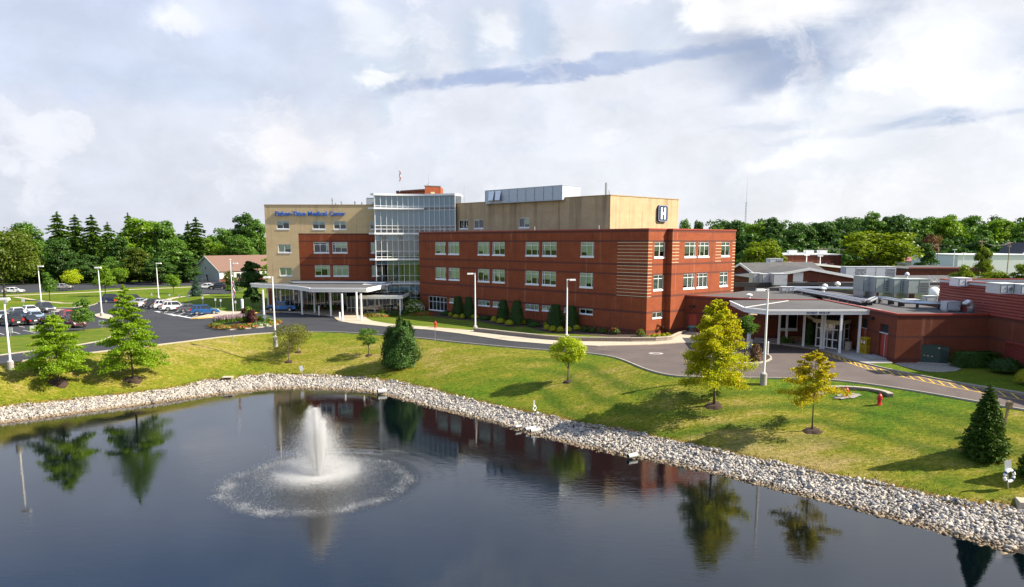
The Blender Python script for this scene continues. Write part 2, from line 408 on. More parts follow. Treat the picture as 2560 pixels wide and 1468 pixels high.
def asphalt():
    m = NT('asphalt'); P = m.pos(); x = m.sep(P)[0]
    n = m.noise(P, .25, 5, .6); n2 = m.noise(P, 6, 3, .7)
    # the drive was resurfaced: newer dark blacktop, older brown-grey aggregate by the pick-up door
    old = m.mapr(m.math('ADD', x, m.math('MULTIPLY', m.math('SUBTRACT', n, .5), 5.)), 6.5, 10.5)
    c = m.mix(old, (0.0323, 0.0340, 0.0399), (0.0978, 0.0782, 0.0723))
    k = m.mapr(m.math('ADD', m.math('MULTIPLY', n, .6), m.math('MULTIPLY', n2, .4)), .3, .7, .68, 1.3)
    c = m.mix(1., c, k, 'MULTIPLY')
    v = m.N.new('ShaderNodeTexVoronoi'); v.feature = 'DISTANCE_TO_EDGE'; v.inputs['Scale'].default_value = .09
    w = m.N.new('ShaderNodeVectorMath'); w.operation = 'ADD'; m.L.new(P, w.inputs[0]); m.L.new(m.scale(m.noise(P, .5, 4, .6, 0, True), (4, 4, 0)), w.inputs[1])
    m.L.new(w.outputs[0], v.inputs['Vector'])
    c = m.mix(m.math('MULTIPLY', m.mapr(v.outputs[0], 0, .006, 1, 0), .65), c, (.022, .022, .025))
    m.bump(n2, .01); return m.fin(c, .9, 0, .3)
MAT['asphalt'] = asphalt()

def grass():
    m = NT('lawn'); P = m.pos()
    big = m.noise(m.scale(P, (.6, 1, 1)), .11, 4, .55, .6); mid = m.noise(m.scale(P, (.55, 1.25, 1)), .55, 5, .65, .3); fin = m.noise(P, 9, 4, .75)
    fin2 = m.noise(m.scale(P, (1, 1.5, 1)), 2.6, 5, .75)
    dry = m.attr('dry'); edge = m.attr('edge'); stripe = m.attr('stripe')
    t = m.math('ADD', m.math('MULTIPLY', big, .6), m.math('ADD', m.math('MULTIPLY', mid, .7), m.math('MULTIPLY', fin2, .65)))
    t = m.math('ADD', t, m.math('MULTIPLY', dry, .27))
    c = m.mix(m.mapr(t, .84, 1.16), (0.0655, 0.1260, 0.0042), (0.1764, 0.1680, 0.0151))
    c = m.mix(m.mapr(t, 1.12, 1.36), c, (0.2856, 0.2184, 0.0840))
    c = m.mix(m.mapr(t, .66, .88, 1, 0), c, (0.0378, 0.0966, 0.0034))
    c = m.mix(m.math('MULTIPLY', stripe, .85), c, (0.0378, 0.0840, 0.0042))
    e = m.mapr(m.math('ADD', edge, m.math('MULTIPLY', m.math('SUBTRACT', fin2, .5), 1.1)), .45, .95)
    c = m.mix(m.math('MULTIPLY', e, .85), c, (.22, .11, .045))
    c = m.mix(m.mapr(edge, 1.07, 1.1), c, (.055, .045, .036))
    c = m.mix(1., c, m.mapr(m.math('ADD', m.math('MULTIPLY', fin, .5), m.math('MULTIPLY', fin2, .5)), .36, .64, .5, 1.5), 'MULTIPLY')
    m.bump(m.math('ADD', fin, m.math('MULTIPLY', fin2, 1.5)), .10, .9); return m.fin(c, .95, 0, .12)
MAT['grass'] = grass()
def grass_short():
    m = NT('short_lawn'); P = m.pos(); mid = m.noise(m.scale(P, (.6, 1.2, 1)), .5, 5, .65); fin = m.noise(P, 7, 4, .75)
    c = m.mix(m.mapr(mid, .38, .66), (0.0504, 0.1050, 0.0050), (0.1428, 0.1470, 0.0168))
    c = m.mix(1., c, m.mapr(fin, .3, .7, .75, 1.25), 'MULTIPLY'); m.bump(fin, .06); return m.fin(c, .95, 0, .12)
MAT['grass_short'] = grass_short()

FNT = G(795, 1207, -4.2)     # where the fountain stands
def water():
    m = NT('pond_water'); P = m.pos(); s = m.sep(P)
    dx = m.math('SUBTRACT', s[0], FNT.x); dy = m.math('SUBTRACT', s[1], FNT.y)
    r = m.math('SQRT', m.math('ADD', m.math('MULTIPLY', dx, dx), m.math('MULTIPLY', dy, dy)))
    rip = m.noise(m.scale(P, (.55, 1.6, 1)), 2.3, 4, .6, .6); rip2 = m.noise(m.scale(P, (.8, 1.5, 1)), 9, 3, .6, .4)
    slow = m.noise(P, .16, 3, .5)
    ring = m.math('SINE', m.math('ADD', m.math('MULTIPLY', r, 6.2), m.math('MULTIPLY', rip, 5.)))
    near = m.mapr(r, 7.2, 17., 1., 0., True); inside = m.mapr(r, 6.4, 7.6, 1., 0., True)
    chop = m.noise(P, 7., 4, .65, .5)
    h = m.math('ADD', m.math('MULTIPLY', rip, m.mapr(slow, .4, .62, .25, 1.0)), m.math('MULTIPLY', rip2, m.mapr(slow, .4, .62, .03, .16)))
    h = m.math('ADD', h, m.math('MULTIPLY', ring, m.math('MULTIPLY', near, .045)))
    h = m.math('ADD', h, m.math('MULTIPLY', chop, m.math('MULTIPLY', inside, 3.2)))
    m.bump(h, .015, .42)
    m.p.inputs['IOR'].default_value = 1.6
    return m.fin((.0008, .0022, .0042), m.mapr(r, 6.2, 8.5, .14, .01), 0, .5)
MAT['water'] = water()
def rock(name):
    m = NT(name); r = m.orand() if name.endswith('single') else m.rnd(); P = m.pos(); n = m.noise(P, 7, 4, .65); z = m.sep(P)[2]
    c = m.mix(m.mapr(r, 0, 1), (0.2550, 0.2338, 0.2082), (0.5610, 0.5100, 0.4462)); c = m.mix(m.mapr(r, .80, .84), c, (.17, .17, .18))
    c = m.mix(1., c, m.mapr(n, .3, .7, .72, 1.2), 'MULTIPLY')
    wet = m.mapr(m.math('ADD', z, m.math('MULTIPLY', n, .12)), -4.10, -3.90, 1., 0.)   # ochre stain left at the waterline
    c = m.mix(m.math('MULTIPLY', wet, .8), c, (.17, .11, .045)); return m.fin(c, .85, 0, .3)
MAT['rock'] = rock('riprap'); MAT['rock_single'] = rock('riprap_single')

def leaf(name, c1, c2, c3=None, trans=.35, big=.35):
    """c1..c2 leaf colours of the species, c3 a few turned leaves"""
    sc_ = .74 if 'petal' not in name and 'plume' not in name else 1.; c1, c2, c3 = (tuple(q*sc_ for q in k) if k else None for k in (c1, c2, c3))
    m = NT(name); N = m.N; P = m.obj(); r = m.rnd(); n = m.noise(P, big, 3, .5); ob = m.orand()
    f = m.math('ADD', m.math('MULTIPLY', r, .45), m.math('ADD', m.math('MULTIPLY', m.mapr(n, .35, .65), .4), m.math('MULTIPLY', ob, .15)))
    c = m.mix(f, c1, c2)
    if c3: c = m.mix(m.mapr(m.math('ADD', m.math('MULTIPLY', r, .6), m.math('MULTIPLY', n, .8)), .78, .95), c, c3)
    d = N.new('ShaderNodeBsdfDiffuse'); t = N.new('ShaderNodeBsdfTranslucent'); m.L.new(c, d.inputs[0])
    ct = m.mix(1., c, (1.15, 1.2, .5), 'MULTIPLY'); m.L.new(ct, t.inputs[0])
    mx = N.new('ShaderNodeMixShader'); mx.inputs[0].default_value = trans; m.L.new(d.outputs[0], mx.inputs[1]); m.L.new(t.outputs[0], mx.inputs[2])
    g = N.new('ShaderNodeBsdfGlossy'); g.inputs['Roughness'].default_value = .45; g.inputs[0].default_value = (.9, .95, .8, 1)
    m2 = N.new('ShaderNodeMixShader'); m2.inputs[0].default_value = .018; m.L.new(mx.outputs[0], m2.inputs[1]); m.L.new(g.outputs[0], m2.inputs[2])
    m.L.new(m2.outputs[0], m.out.inputs[0]); return m.mat
MAT['lf_pin'] = leaf('pin_oak_leaves', (.19, .36, .012), (.44, .62, .03), trans=.48)
MAT['lf_gold'] = leaf('yellowing_oak_leaves', (.36, .44, .012), (.78, .74, .02), (.74, .56, .02), trans=.5)
MAT['lf_sparse'] = leaf('thin_yellow_leaves', (.46, .44, .014), (.84, .68, .02), (.60, .36, .02), trans=.5)
MAT['lf_lime'] = leaf('lime_leaves', (.36, .48, .01), (.66, .72, .02), trans=.48)
MAT['lf_olive'] = leaf('olive_leaves', (0.130, 0.156, 0.023), (0.260, 0.247, 0.039))
MAT['lf_shrub'] = leaf('shrub_leaves', (0.070, 0.168, 0.017), (0.154, 0.280, 0.028))
MAT['lf_mid'] = leaf('mid_green_leaves', (0.072, 0.176, 0.019), (0.160, 0.304, 0.035))
MAT['lf_deep'] = leaf('deep_green_leaves', (0.035, 0.096, 0.019), (0.096, 0.200, 0.032))
MAT['lf_bright'] = leaf('bright_green_leaves', (.13, .27, .01), (.28, .43, .025), trans=.42)
MAT['lf_locust'] = leaf('locust_leaves', (.12, .20, .004), (.27, .34, .010), trans=.4)
MAT['lf_oakfar'] = leaf('old_oak_leaves', (.06, .105, .008), (.14, .19, .012))
MAT['nd_spruce'] = leaf('spruce_needles', (.05, .11, .014), (.11, .20, .024), trans=.15)
MAT['nd_blue'] = leaf('blue_spruce_needles', (0.070, 0.147, 0.105), (0.140, 0.231, 0.168), trans=.1)
MAT['nd_yew'] = leaf('yew_needles', (0.019, 0.060, 0.012), (0.054, 0.120, 0.019), trans=.12)
MAT['nd_bush'] = leaf('juniper_sprays', (.024, .075, .010), (.07, .15, .018), trans=.15)
MAT['lf_gold_ball'] = leaf('golden_juniper', (0.312, 0.338, 0.016), (0.520, 0.494, 0.026), trans=.15)
MAT['lf_maroon'] = leaf('maroon_leaves', (.07, .02, .022), (.13, .035, .03))
MAT['lf_dead'] = leaf('dead_leaves', (.16, .085, .04), (.24, .13, .07))
MAT['fl_red'] = leaf('red_petals', (.60, .03, .03), (.75, .10, .09)); MAT['fl_orange'] = leaf('orange_petals', (.65, .16, .05), (.75, .30, .12))
MAT['fl_white'] = leaf('white_petals', (.70, .72, .60), (.82, .82, .76)); MAT['fl_purple'] = leaf('purple_plumes', (.34, .24, .33), (.48, .38, .44))
MAT['weed'] = leaf('dry_weeds', (.20, .11, .03), (.22, .20, .04))
def spray():
    m = NT('water_spray'); N = m.N
    d = N.new('ShaderNodeBsdfDiffuse'); d.inputs[0].default_value = (.97, .98, .99, 1); t = N.new('ShaderNodeBsdfTranslucent'); t.inputs[0].default_value = (.97, .98, .99, 1)
    mx = N.new('ShaderNodeMixShader'); mx.inputs[0].default_value = .5; m.L.new(d.outputs[0], mx.inputs[1]); m.L.new(t.outputs[0], mx.inputs[2]); m.L.new(mx.outputs[0], m.out.inputs[0]); return m.mat
MAT['spray'] = spray()
# ------------------------------------------------------------------ land: pond, lawn, roads, pavements
ZW, ZB = -4.2, -3.42      # water level, top of the rock bank
def gpoly(px, z): return [(q.x, q.y) for q in (G(a, b, z) for a, b in px)]
T_px = [(0,1021),(110,1010),(220,996.5),(331,985.5),(441,971.7),(500,958),(524,950),(551,953),(593,952),(607,940),(700,938.6),(808,939.7),(919,947),(993.5,956.4),(1068,973),(1142,993.5),(1200,1006.5),(1239,1017),(1298,1029),(1357,1038.8),(1417,1053.5),(1476,1067),(1564,1076),(1633,1098),(1700,1106.7),(1805,1132),(1950,1161),(2095,1194),(2204,1212),(2313,1237),(2421,1262),(2500,1264),(2560,1277)]
W_px = [(0,1060),(100,1047.5),(165,1038),(331,1016),(400,1008),(496,993.7),(548,988),(660,975.8),(734,972),(845,975),(938,982),(1031,1008),(1105,1027),(1200,1049),(1250,1062),(1311,1085),(1412,1109),(1512,1134),(1613,1152),(1660,1159),(1714,1172),(1805,1190),(1950,1230),(2095,1263),(2240,1306),(2385,1342),(2476,1371),(2560,1400)]
K_px = [(0,910),(71,901),(250,880),(446,857),(500,850),(575,841),(651,834.5),(727,830.7),(820,830),(898,834),(1040,844.5),(1146,857),(1273,868.8),(1368,876),(1472,884),(1530,892),(1563,902),(1613,924),(1664,938),(1713,943.5),(1837,945),(1979,947),(2068,950),(2156,959),(2298,980),(2440,1005),(2560,1026)]
def extend(p, n0, n1):
    a = np.array(p); d0 = a[0]-a[3]; d0 /= np.linalg.norm(d0); d1 = a[-1]-a[-4]; d1 /= np.linalg.norm(d1)
    return np.vstack([a[0]+d0*n0, a, a[-1]+d1*n1])
T = extend(gpoly(T_px, ZB), 45, 60); Wl = extend(gpoly(W_px, ZW), 45, 60); K = extend(gpoly(K_px, 0), 60, 60)
def smooth_line(p, n=2):
    for _ in range(n):
        q = [p[0]]
        for a, b in zip(p[:-1], p[1:]): q += [a*.75+b*.25, a*.25+b*.75]
        p = np.array(q+[p[-1]])
    return p
T, Wl, K = smooth_line(T, 1), smooth_line(Wl, 1), smooth_line(K, 2)
def dist_line(X, Y, L):
    d = np.full(X.shape, 1e9)
    for a, b in zip(L[:-1], L[1:]):
        ab = b-a; l2 = (ab**2).sum()+1e-9; t = np.clip(((X-a[0])*ab[0]+(Y-a[1])*ab[1])/l2, 0, 1)
        d = np.minimum(d, np.hypot(X-a[0]-t*ab[0], Y-a[1]-t*ab[1]))
    return d
def inside(X, Y, poly):
    r = np.zeros(X.shape, bool); n = len(poly)
    for i in range(n):
        x0, y0 = poly[i]; x1, y1 = poly[(i+1) % n]
        c = ((y0 > Y) != (y1 > Y)); r ^= c & (X < (x1-x0)*(Y-y0)/((y1-y0) if y1 != y0 else 1e-9)+x0)
    return r
def shut(L): return np.vstack([L, [[75, -75], [-115, -75]]])
POND, BANK, LAWN = shut(Wl), shut(T), shut(K)
def zland(X, Y):
    X = np.asarray(X, float); Y = np.asarray(Y, float); Z = np.zeros(X.shape)
    iw, it, il = inside(X, Y, POND), inside(X, Y, BANK), inside(X, Y, LAWN)
    dT, dK, dW = dist_line(X, Y, T), dist_line(X, Y, K), dist_line(X, Y, Wl)
    t = dK/(dK+dT+1e-6); m = il & ~it; Z[m] = (ZB*t**1.25)[m]
    s = dT/(dT+dW+1e-6); m = it & ~iw; Z[m] = (ZB+(ZW-.1-ZB)*s)[m]
    Z[iw] = (ZW-.1-np.minimum(dW*.5, 2.2))[iw]
    return Z
def GL(px, py):
    """photo pixel -> point on the land"""
    z = 0.
    for _ in range(25):
        p = G(px, py, z); z = .5*z+.5*float(zland([p.x], [p.y])[0])
    return G(px, py, z)
def axis(lo, hi, a, b, step):
    m = list(np.arange(a, b+.01, step)); q = step*2; x = m[-1]+q
    while x < hi: m.append(x); q *= 1.5; x += q
    m.append(hi); q = step*2; x = m[0]-q
    while x > lo: m.insert(0, x); q *= 1.5; x -= q
    m.insert(0, lo); return np.array(m)
gx = axis(-5000, 5000, -72, 66, .55); gy = axis(-400, 7000, 26, 126, .55)
GX, GY = np.meshgrid(gx, gy); gz = zland(GX.ravel(), GY.ravel())
nb = np.sin(GX.ravel()*.9+1.3*np.sin(GY.ravel()*.7))*np.sin(GY.ravel()*1.1+GX.ravel()*.3)
gdT = dist_line(GX.ravel(), GY.ravel(), T); gdK = dist_line(GX.ravel(), GY.ravel(), K)
inl = inside(GX.ravel(), GY.ravel(), LAWN); inb = inside(GX.ravel(), GY.ravel(), BANK)
gz = gz + np.where(inl & ~inb, nb*.05*np.clip(gdK/4, 0, 1), 0)
edge = np.where(inb, 1.1, np.clip(1.05-gdT/.9, 0, 1.1)); edge = np.where(gdT > 30, 0, edge)
dry = np.where(inl & ~inb, np.clip(1.2-np.abs(gdT-7)/9, 0, 1)*.62 - .02, -.25)
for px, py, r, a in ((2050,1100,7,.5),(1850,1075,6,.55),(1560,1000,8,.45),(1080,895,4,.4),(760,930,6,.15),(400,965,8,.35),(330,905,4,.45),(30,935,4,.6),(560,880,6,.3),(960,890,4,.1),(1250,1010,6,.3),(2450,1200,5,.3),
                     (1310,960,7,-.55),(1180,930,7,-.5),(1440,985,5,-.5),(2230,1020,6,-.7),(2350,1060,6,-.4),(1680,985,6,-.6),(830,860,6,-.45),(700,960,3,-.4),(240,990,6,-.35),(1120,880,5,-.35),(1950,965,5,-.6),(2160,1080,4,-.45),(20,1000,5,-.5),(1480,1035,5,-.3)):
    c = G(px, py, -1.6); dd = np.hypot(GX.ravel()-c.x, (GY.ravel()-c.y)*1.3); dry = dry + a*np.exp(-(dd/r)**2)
sw = np.clip((gdK-1)/2, 0, 1)*np.clip((16-gdK)/6, 0, 1)*np.clip((GX.ravel()+4)/8, 0, 1)
stripe = np.where(inl & ~inb, (np.sin(gdK*2*PI/3.0+nb*.5)*.5+.5)**2*sw*.9+.12*(np.sin(gdK*2*PI/4.2)*.5+.5), 0)
nx, ny = len(gx), len(gy); ii = np.arange(nx*ny).reshape(ny, nx)
GF = np.stack([ii[:-1, :-1], ii[:-1, 1:], ii[1:, 1:], ii[1:, :-1]], -1).reshape(-1, 4)
ground = np_mesh('ground', np.stack([GX.ravel(), GY.ravel(), gz], 1), GF, MAT['grass'], smooth=True, attr={'dry': dry, 'edge': edge, 'stripe': stripe}); tag(ground, kind='structure')

# pond surface: a sheet that ends under the bank
wb = MB(); pb = [tuple(p) for p in (Wl+0)]
off = []
for i, p in enumerate(Wl):
    a = Wl[max(i-1, 0)]; b = Wl[min(i+1, len(Wl)-1)]; d = (b-a)/np.linalg.norm(b-a); off.append((p[0]-d[1]*.9, p[1]+d[0]*.9))
import bmesh
def fill_poly(name, poly, z, mat_, holes=None):
    bm = bmesh.new(); vs = [bm.verts.new((p[0], p[1], z)) for p in poly]; f = bm.faces.new(vs)
    if f.normal.z < 0: f.normal_flip()
    f.normal_update()
    if f.normal.z < 0: f.normal_flip()
    bmesh.ops.triangulate(bm, faces=bm.faces[:]); me = bpy.data.meshes.new(name); bm.to_mesh(me); bm.free(); me.materials.append(mat_)
    o = bpy.data.objects.new(name, me); COL.objects.link(o); return o
pond = fill_poly('pond_water', off+[(80, -80), (-120, -80)], ZW, MAT['water']); tag(pond, kind='structure')

# asphalt: drive, car park
A_px = K_px + [(2800, 1078), (2800, 1030), (2560,985.5),(2462,969.6),(2371,955),(2295,940),(2220,925),(2160,910),(2123,899),(2081,885.6),(2047,875),(2002,868.4),(1967,864),(1940,861),(1882,856),(1800,857),(1737,857.8),(1690,859),(1620,863.4),(1494,866.6),(1368,862),(1273,854),(1146,835),(1080,827),(1020,822),(969,818.5),(922,813.7),(882,810),(847,804),(838,798),(835,793),(811,789),(780,786.5),(745,783),(700,781),(667,781.6),(636,783),(584.6,790.6),(500,796.7),(477,797),(549,780.5),(480,765),(420,756),(330,747),(262,750),(235,763),(184,770),(91,773),(0,777),(-260,785),(-260,942)]
road = fill_poly('road', gpoly(A_px, 0), .012, MAT['asphalt']); tag(road, kind='structure')
road2 = fill_poly('far_road', gpoly([(-300,741),(53,733),(148,729),(234,724),(329,718.5),(474,714.5),(640,711),(700,709),(700,694),(560,700),(474,700.5),(318,705.7),(220,708.7),(-300,714)], 0), .012, MAT['asphalt']); tag(road2, kind='structure')
side_lot = fill_poly('side_lot', gpoly([(466,736),(575,735),(610,722),(480,719)], 0), .02, MAT['asphalt']); tag(side_lot, kind='structure')

def strip(name, line, w, z0, z1, mat_, side=1, kind='structure'):
    """a band of constant width along a line (kerb, path)"""
    line = [Vector((p[0], p[1])) for p in line]; m = MB(); n = len(line); L_, R_ = [], []
    for i, p in enumerate(line):
        d = (line[min(i+1, n-1)]-line[max(i-1, 0)]).normalized(); nn = Vector((-d.y, d.x))*side
        L_.append(p); R_.append(p+nn*w)
    for i in range(n-1):
        a, b, c, d = L_[i], L_[i+1], R_[i+1], R_[i]
        top = [(a.x, a.y, z1), (b.x, b.y, z1), (c.x, c.y, z1), (d.x, d.y, z1)]
        m.face(top if side > 0 else top[::-1])
        for q0, q1 in ((a, b), (c, d)): m.face([(q0.x, q0.y, z0), (q1.x, q1.y, z0), (q1.x, q1.y, z1), (q0.x, q0.y, z1)])
    o = m.build(name, mat_); tag(o, kind=kind); return o
strip('kerb', K, .16, -.3, .12, MAT['kerb'], -1)
far_kerb = smooth_line(np.array(gpoly(A_px[len(K_px)+1:len(K_px)+11], 0)), 1)
strip('kerb', far_kerb, .16, -.02, .13, MAT['kerb'], -1)
strip('kerb', smooth_line(np.array(gpoly([(477,797.5),(500,797),(584.6,791),(636,783.4),(667,782),(700,781.4)], 0)), 1), .2, 0, .13, MAT['yellow'], 1)
strip('kerb', np.array(gpoly([(-260,785),(0,777),(91,773),(184,770),(235,763),(262,750),(330,747),(420,756),(549,780.5)], 0)), .16, 0, .12, MAT['kerb'], 1)
# pavements
def slab(name, px, mat_, z0=-.05, z1=.11):
    m = MB(); poly = gpoly(px, 0); f = fill_poly(name, poly, z1, mat_); bm = bmesh.new(); bm.from_mesh(f.data)
    n = len(poly)
    for i in range(n):
        a, b = poly[i], poly[(i+1) % n]; q = [bm.verts.new(v) for v in ((a[0], a[1], z0), (b[0], b[1], z0), (b[0], b[1], z1), (a[0], a[1], z1))]; bm.faces.new(q)
    bm.to_mesh(f.data); bm.free(); tag(f, kind='structure'); return f
slab('pavement', [(838,798),(847,804),(882,810),(922,813.7),(969,818.5),(1020,822),(1080,827),(1146,835),(1273,854),(1368,862),(1494,866.6),(1620,863.4),(1690,859),(1737,857.8),(1800,857),(1882,856),(1882,851),(1800,838),(1735,829),(1712,829),(1680,847.8),(1640,851.5),(1529,851.2),(1470,850),(1368,846.4),(1273,836.5),(1184,827.4),(1146,824.6),(1080,819.5),(1024,815.3),(969,810.5),(930,803.5),(915,796),(922,788),(1004,787),(1004,776),(830,776),(811,789),(835,793)], MAT['conc_warm'])
slab('brick_pavement', [(650,778),(667,781.8),(700,781.2),(745,783.2),(780,786.7),(811,789.2),(828,776.5),(700,775)], MAT['conc_warm'], z1=.105)
slab('pickup_pavement', [(1882,856),(1940,861.2),(1967,864.2),(2002,868.6),(2047,875.2),(2081,885.8),(2123,899.2),(2160,910.2),(2232,909),(2135,866),(2135,840),(1890,840)], MAT['conc'], z1=.108)
slab('stall_pavement', [(480,796.5),(584.6,790.8),(636,783.2),(636,780),(549,780.7)], MAT['conc_warm'], z1=.115)
strip('path', smooth_line(np.array(gpoly([(549,781),(470,765),(402,752),(430,744),(475,739),(520,737)], 0)), 2), 1.3, 0, .05, MAT['conc_warm'], -1)
strip('path', np.array(gpoly([(-300,747),(15,740),(239,731),(330,724.5),(474,718.5),(560,716)], 0)), 1.8, 0, .05, MAT['conc_warm'], 1)
strip('path', np.array(gpoly([(30,743.5),(100,754),(150,759),(190,759)], 0)), 1.2, 0, .045, MAT['conc_warm'], 1)
# lawn strip between the car park and the drive
strip_px = [(-260,851),(0,844),(53,840),(75,838),(150,832),(216,825),(264,819.8),(284,824),(290,834),(257,852.5),(196,863.5),(0,889),(-260,915)]
lawn_strip = slab('lawn_strip', strip_px, MAT['grass_short'], z1=.10)
strip('kerb', np.array(gpoly(strip_px[7:], 0)), .16, 0, .13, MAT['kerb'], 1)
mb_ = slab('mulch_ground', [(1020+a/3.1647, 440+b/3.1647) for a, b in ((118,1080),(180,1112),(300,1128),(440,1146),(560,1156),(660,1178),(800,1204),(930,1196),(1050,1232),(1180,1254),(1300,1256),(1500,1272),(1700,1288),(1860,1284),(1905,1262),(1880,1240),(1500,1190),(700,1080))], MAT['mulch'], z1=.13)
front_lawn = slab('front_lawn', [(915,796),(930,803.5),(969,810.5),(1024,815.3),(1080,819.5),(1146,824.6),(1184,827.4),(1273,836.5),(1368,846.4),(1470,850),(1529,851.2),(1640,851.5),(1680,847.8),(1700,836),(1640,842),(1612,846),(1330,816),(1058,786),(1004,787),(960,790)], MAT['grass_short'], z1=.10)

# painted lines, manholes
def line_px(m, a, b, w=.12, z=.02):
    a, b = G(*a), G(*b); d = (b-a).normalized(); n = Vector((-d.y, d.x, 0))*w/2
    m.face([(p.x, p.y, z) for p in (a-n, b-n, b+n, a+n)])
m = MB()
outer = [(2047,877),(2081,887.5),(2123,901.5),(2160,912.5),(2220,927.5),(2295,942.5),(2371,957.5),(2462,972),(2560,988.5)]
inner = [(2054,884),(2080,892.5),(2120,907),(2160,920.5),(2220,935.5),(2295,951),(2371,967),(2462,983.5),(2560,1001)]
for p in (outer, inner):
    for a, b in zip(p[:-1], p[1:]): line_px(m, a, b, .11, .018)
for i in range(8):
    for k in (0., .33, .66):
        o0 = np.array(outer[i])*(1-k)+np.array(outer[i+1])*k; k2 = min(k+.22, 1); o1 = np.array(inner[i])*(1-k2)+np.array(inner[i+1])*k2
        line_px(m, tuple(o0), tuple(o1), .11, .023)
for a, b in (((1962,865.5),(1985,868.5)),((1985,868.5),(2010,872)),((2010,872),(2047,877.5))): line_px(m, a, b, .11, .018)
tag(m.build('yellow_markings', MAT['yellow']), kind='structure')
m = MB()
for i in range(12):
    f = i/11.; a = (1-f)*np.array((478, 795.5))+f*np.array((292, 757)); b = a+np.array((44-10*f, -19+8*f)); line_px(m, tuple(a), tuple(b), .1)
for a, b in (((478,795.5),(400,781)),((440,790),(388,778))): line_px(m, a, b, .5, .017)
for x in (10, 50, 90): line_px(m, (x, 838-.06*x), (x-32, 826), .1)
for x in (60, 105, 150): line_px(m, (x+2, 822-.05*x), (x-30, 812), .1)
for x in (0, 30): line_px(m, (x, 783), (x-40, 778), .1)
tag(m.build('white_markings', MAT['markwhite']), kind='structure')
for px, py, rr in ((2065, 915.6, .52), (1640, 884, .55)):
    c = G(px, py); m = MB(); n = 28
    for q in range(n):
        t0, t1 = 2*PI*q/n, 2*PI*(q+1)/n
        m.face([(c.x+r*math.cos(t), c.y+r*math.sin(t), .02) for r, t in ((rr*1.5, t0), (rr*1.5, t1), (rr*.8, t1), (rr*.8, t0))])
        m.face([(c.x+r*math.cos(t), c.y+r*math.sin(t), .019) for r, t in ((rr*.8, t0), (rr*.8, t1))]+[(c.x, c.y, .019)], 1)
    tag(m.build('manhole', [MAT['conc'], MAT['coping_dark']]), 'manhole in a pale ring on the drive ' + ('by the hatched kerb' if px > 2000 else 'near the brick wing corner'), 'manhole', 'manholes in the drive')
# ------------------------------------------------------------------ buildings
def V2(a): return Vector((a[0], a[1], 0))
def obx(mb, A, d, s0, s1, z0, z1, d0, d1, m=0):
    """box on a wall: runs s0..s1 along d from A, stands d0..d1 proud of it"""
    n = Vector((d[1], -d[0], 0)); dd = Vector((d[0], d[1], 0)); o = V2(A)+dd*s0+n*d0+Vector((0, 0, z0))
    mb.obox(o, dd*(s1-s0), n*(d1-d0), Vector((0, 0, z1-z0)), m)
def wall_face(mb, A, d, s0, s1, z0, z1, ops=(), depth=.16, m=0):
    n = Vector((d[1], -d[0], 0)); dd = Vector((d[0], d[1], 0)); a = V2(A)
    P = lambda s, z, q=0.: tuple(a+dd*s+n*q+Vector((0, 0, z)))
    ops = [o for o in ops if o[1] > s0 and o[0] < s1 and o[3] > z0 and o[2] < z1]
    ss = sorted({s0, s1, *[min(max(o[0], s0), s1) for o in ops], *[min(max(o[1], s0), s1) for o in ops]}); zz = sorted({z0, z1, *[max(o[2], z0) for o in ops], *[min(o[3], z1) for o in ops]})
    for i in range(len(ss)-1):
        for j in range(len(zz)-1):
            cs, cz = (ss[i]+ss[i+1])/2, (zz[j]+zz[j+1])/2
            if any(o[0] < cs < o[1] and o[2] < cz < o[3] for o in ops): continue
            mb.face([P(ss[i], zz[j]), P(ss[i+1], zz[j]), P(ss[i+1], zz[j+1]), P(ss[i], zz[j+1])], m)
    for x0, x1, y0, y1 in [o[:4] for o in ops]:
        for q in ((x0, y0, x1, y0), (x1, y0, x1, y1), (x1, y1, x0, y1), (x0, y1, x0, y0)):
            mb.face([P(q[0], q[1]), P(q[0], q[1], -depth), P(q[2], q[3], -depth), P(q[2], q[3])], m)
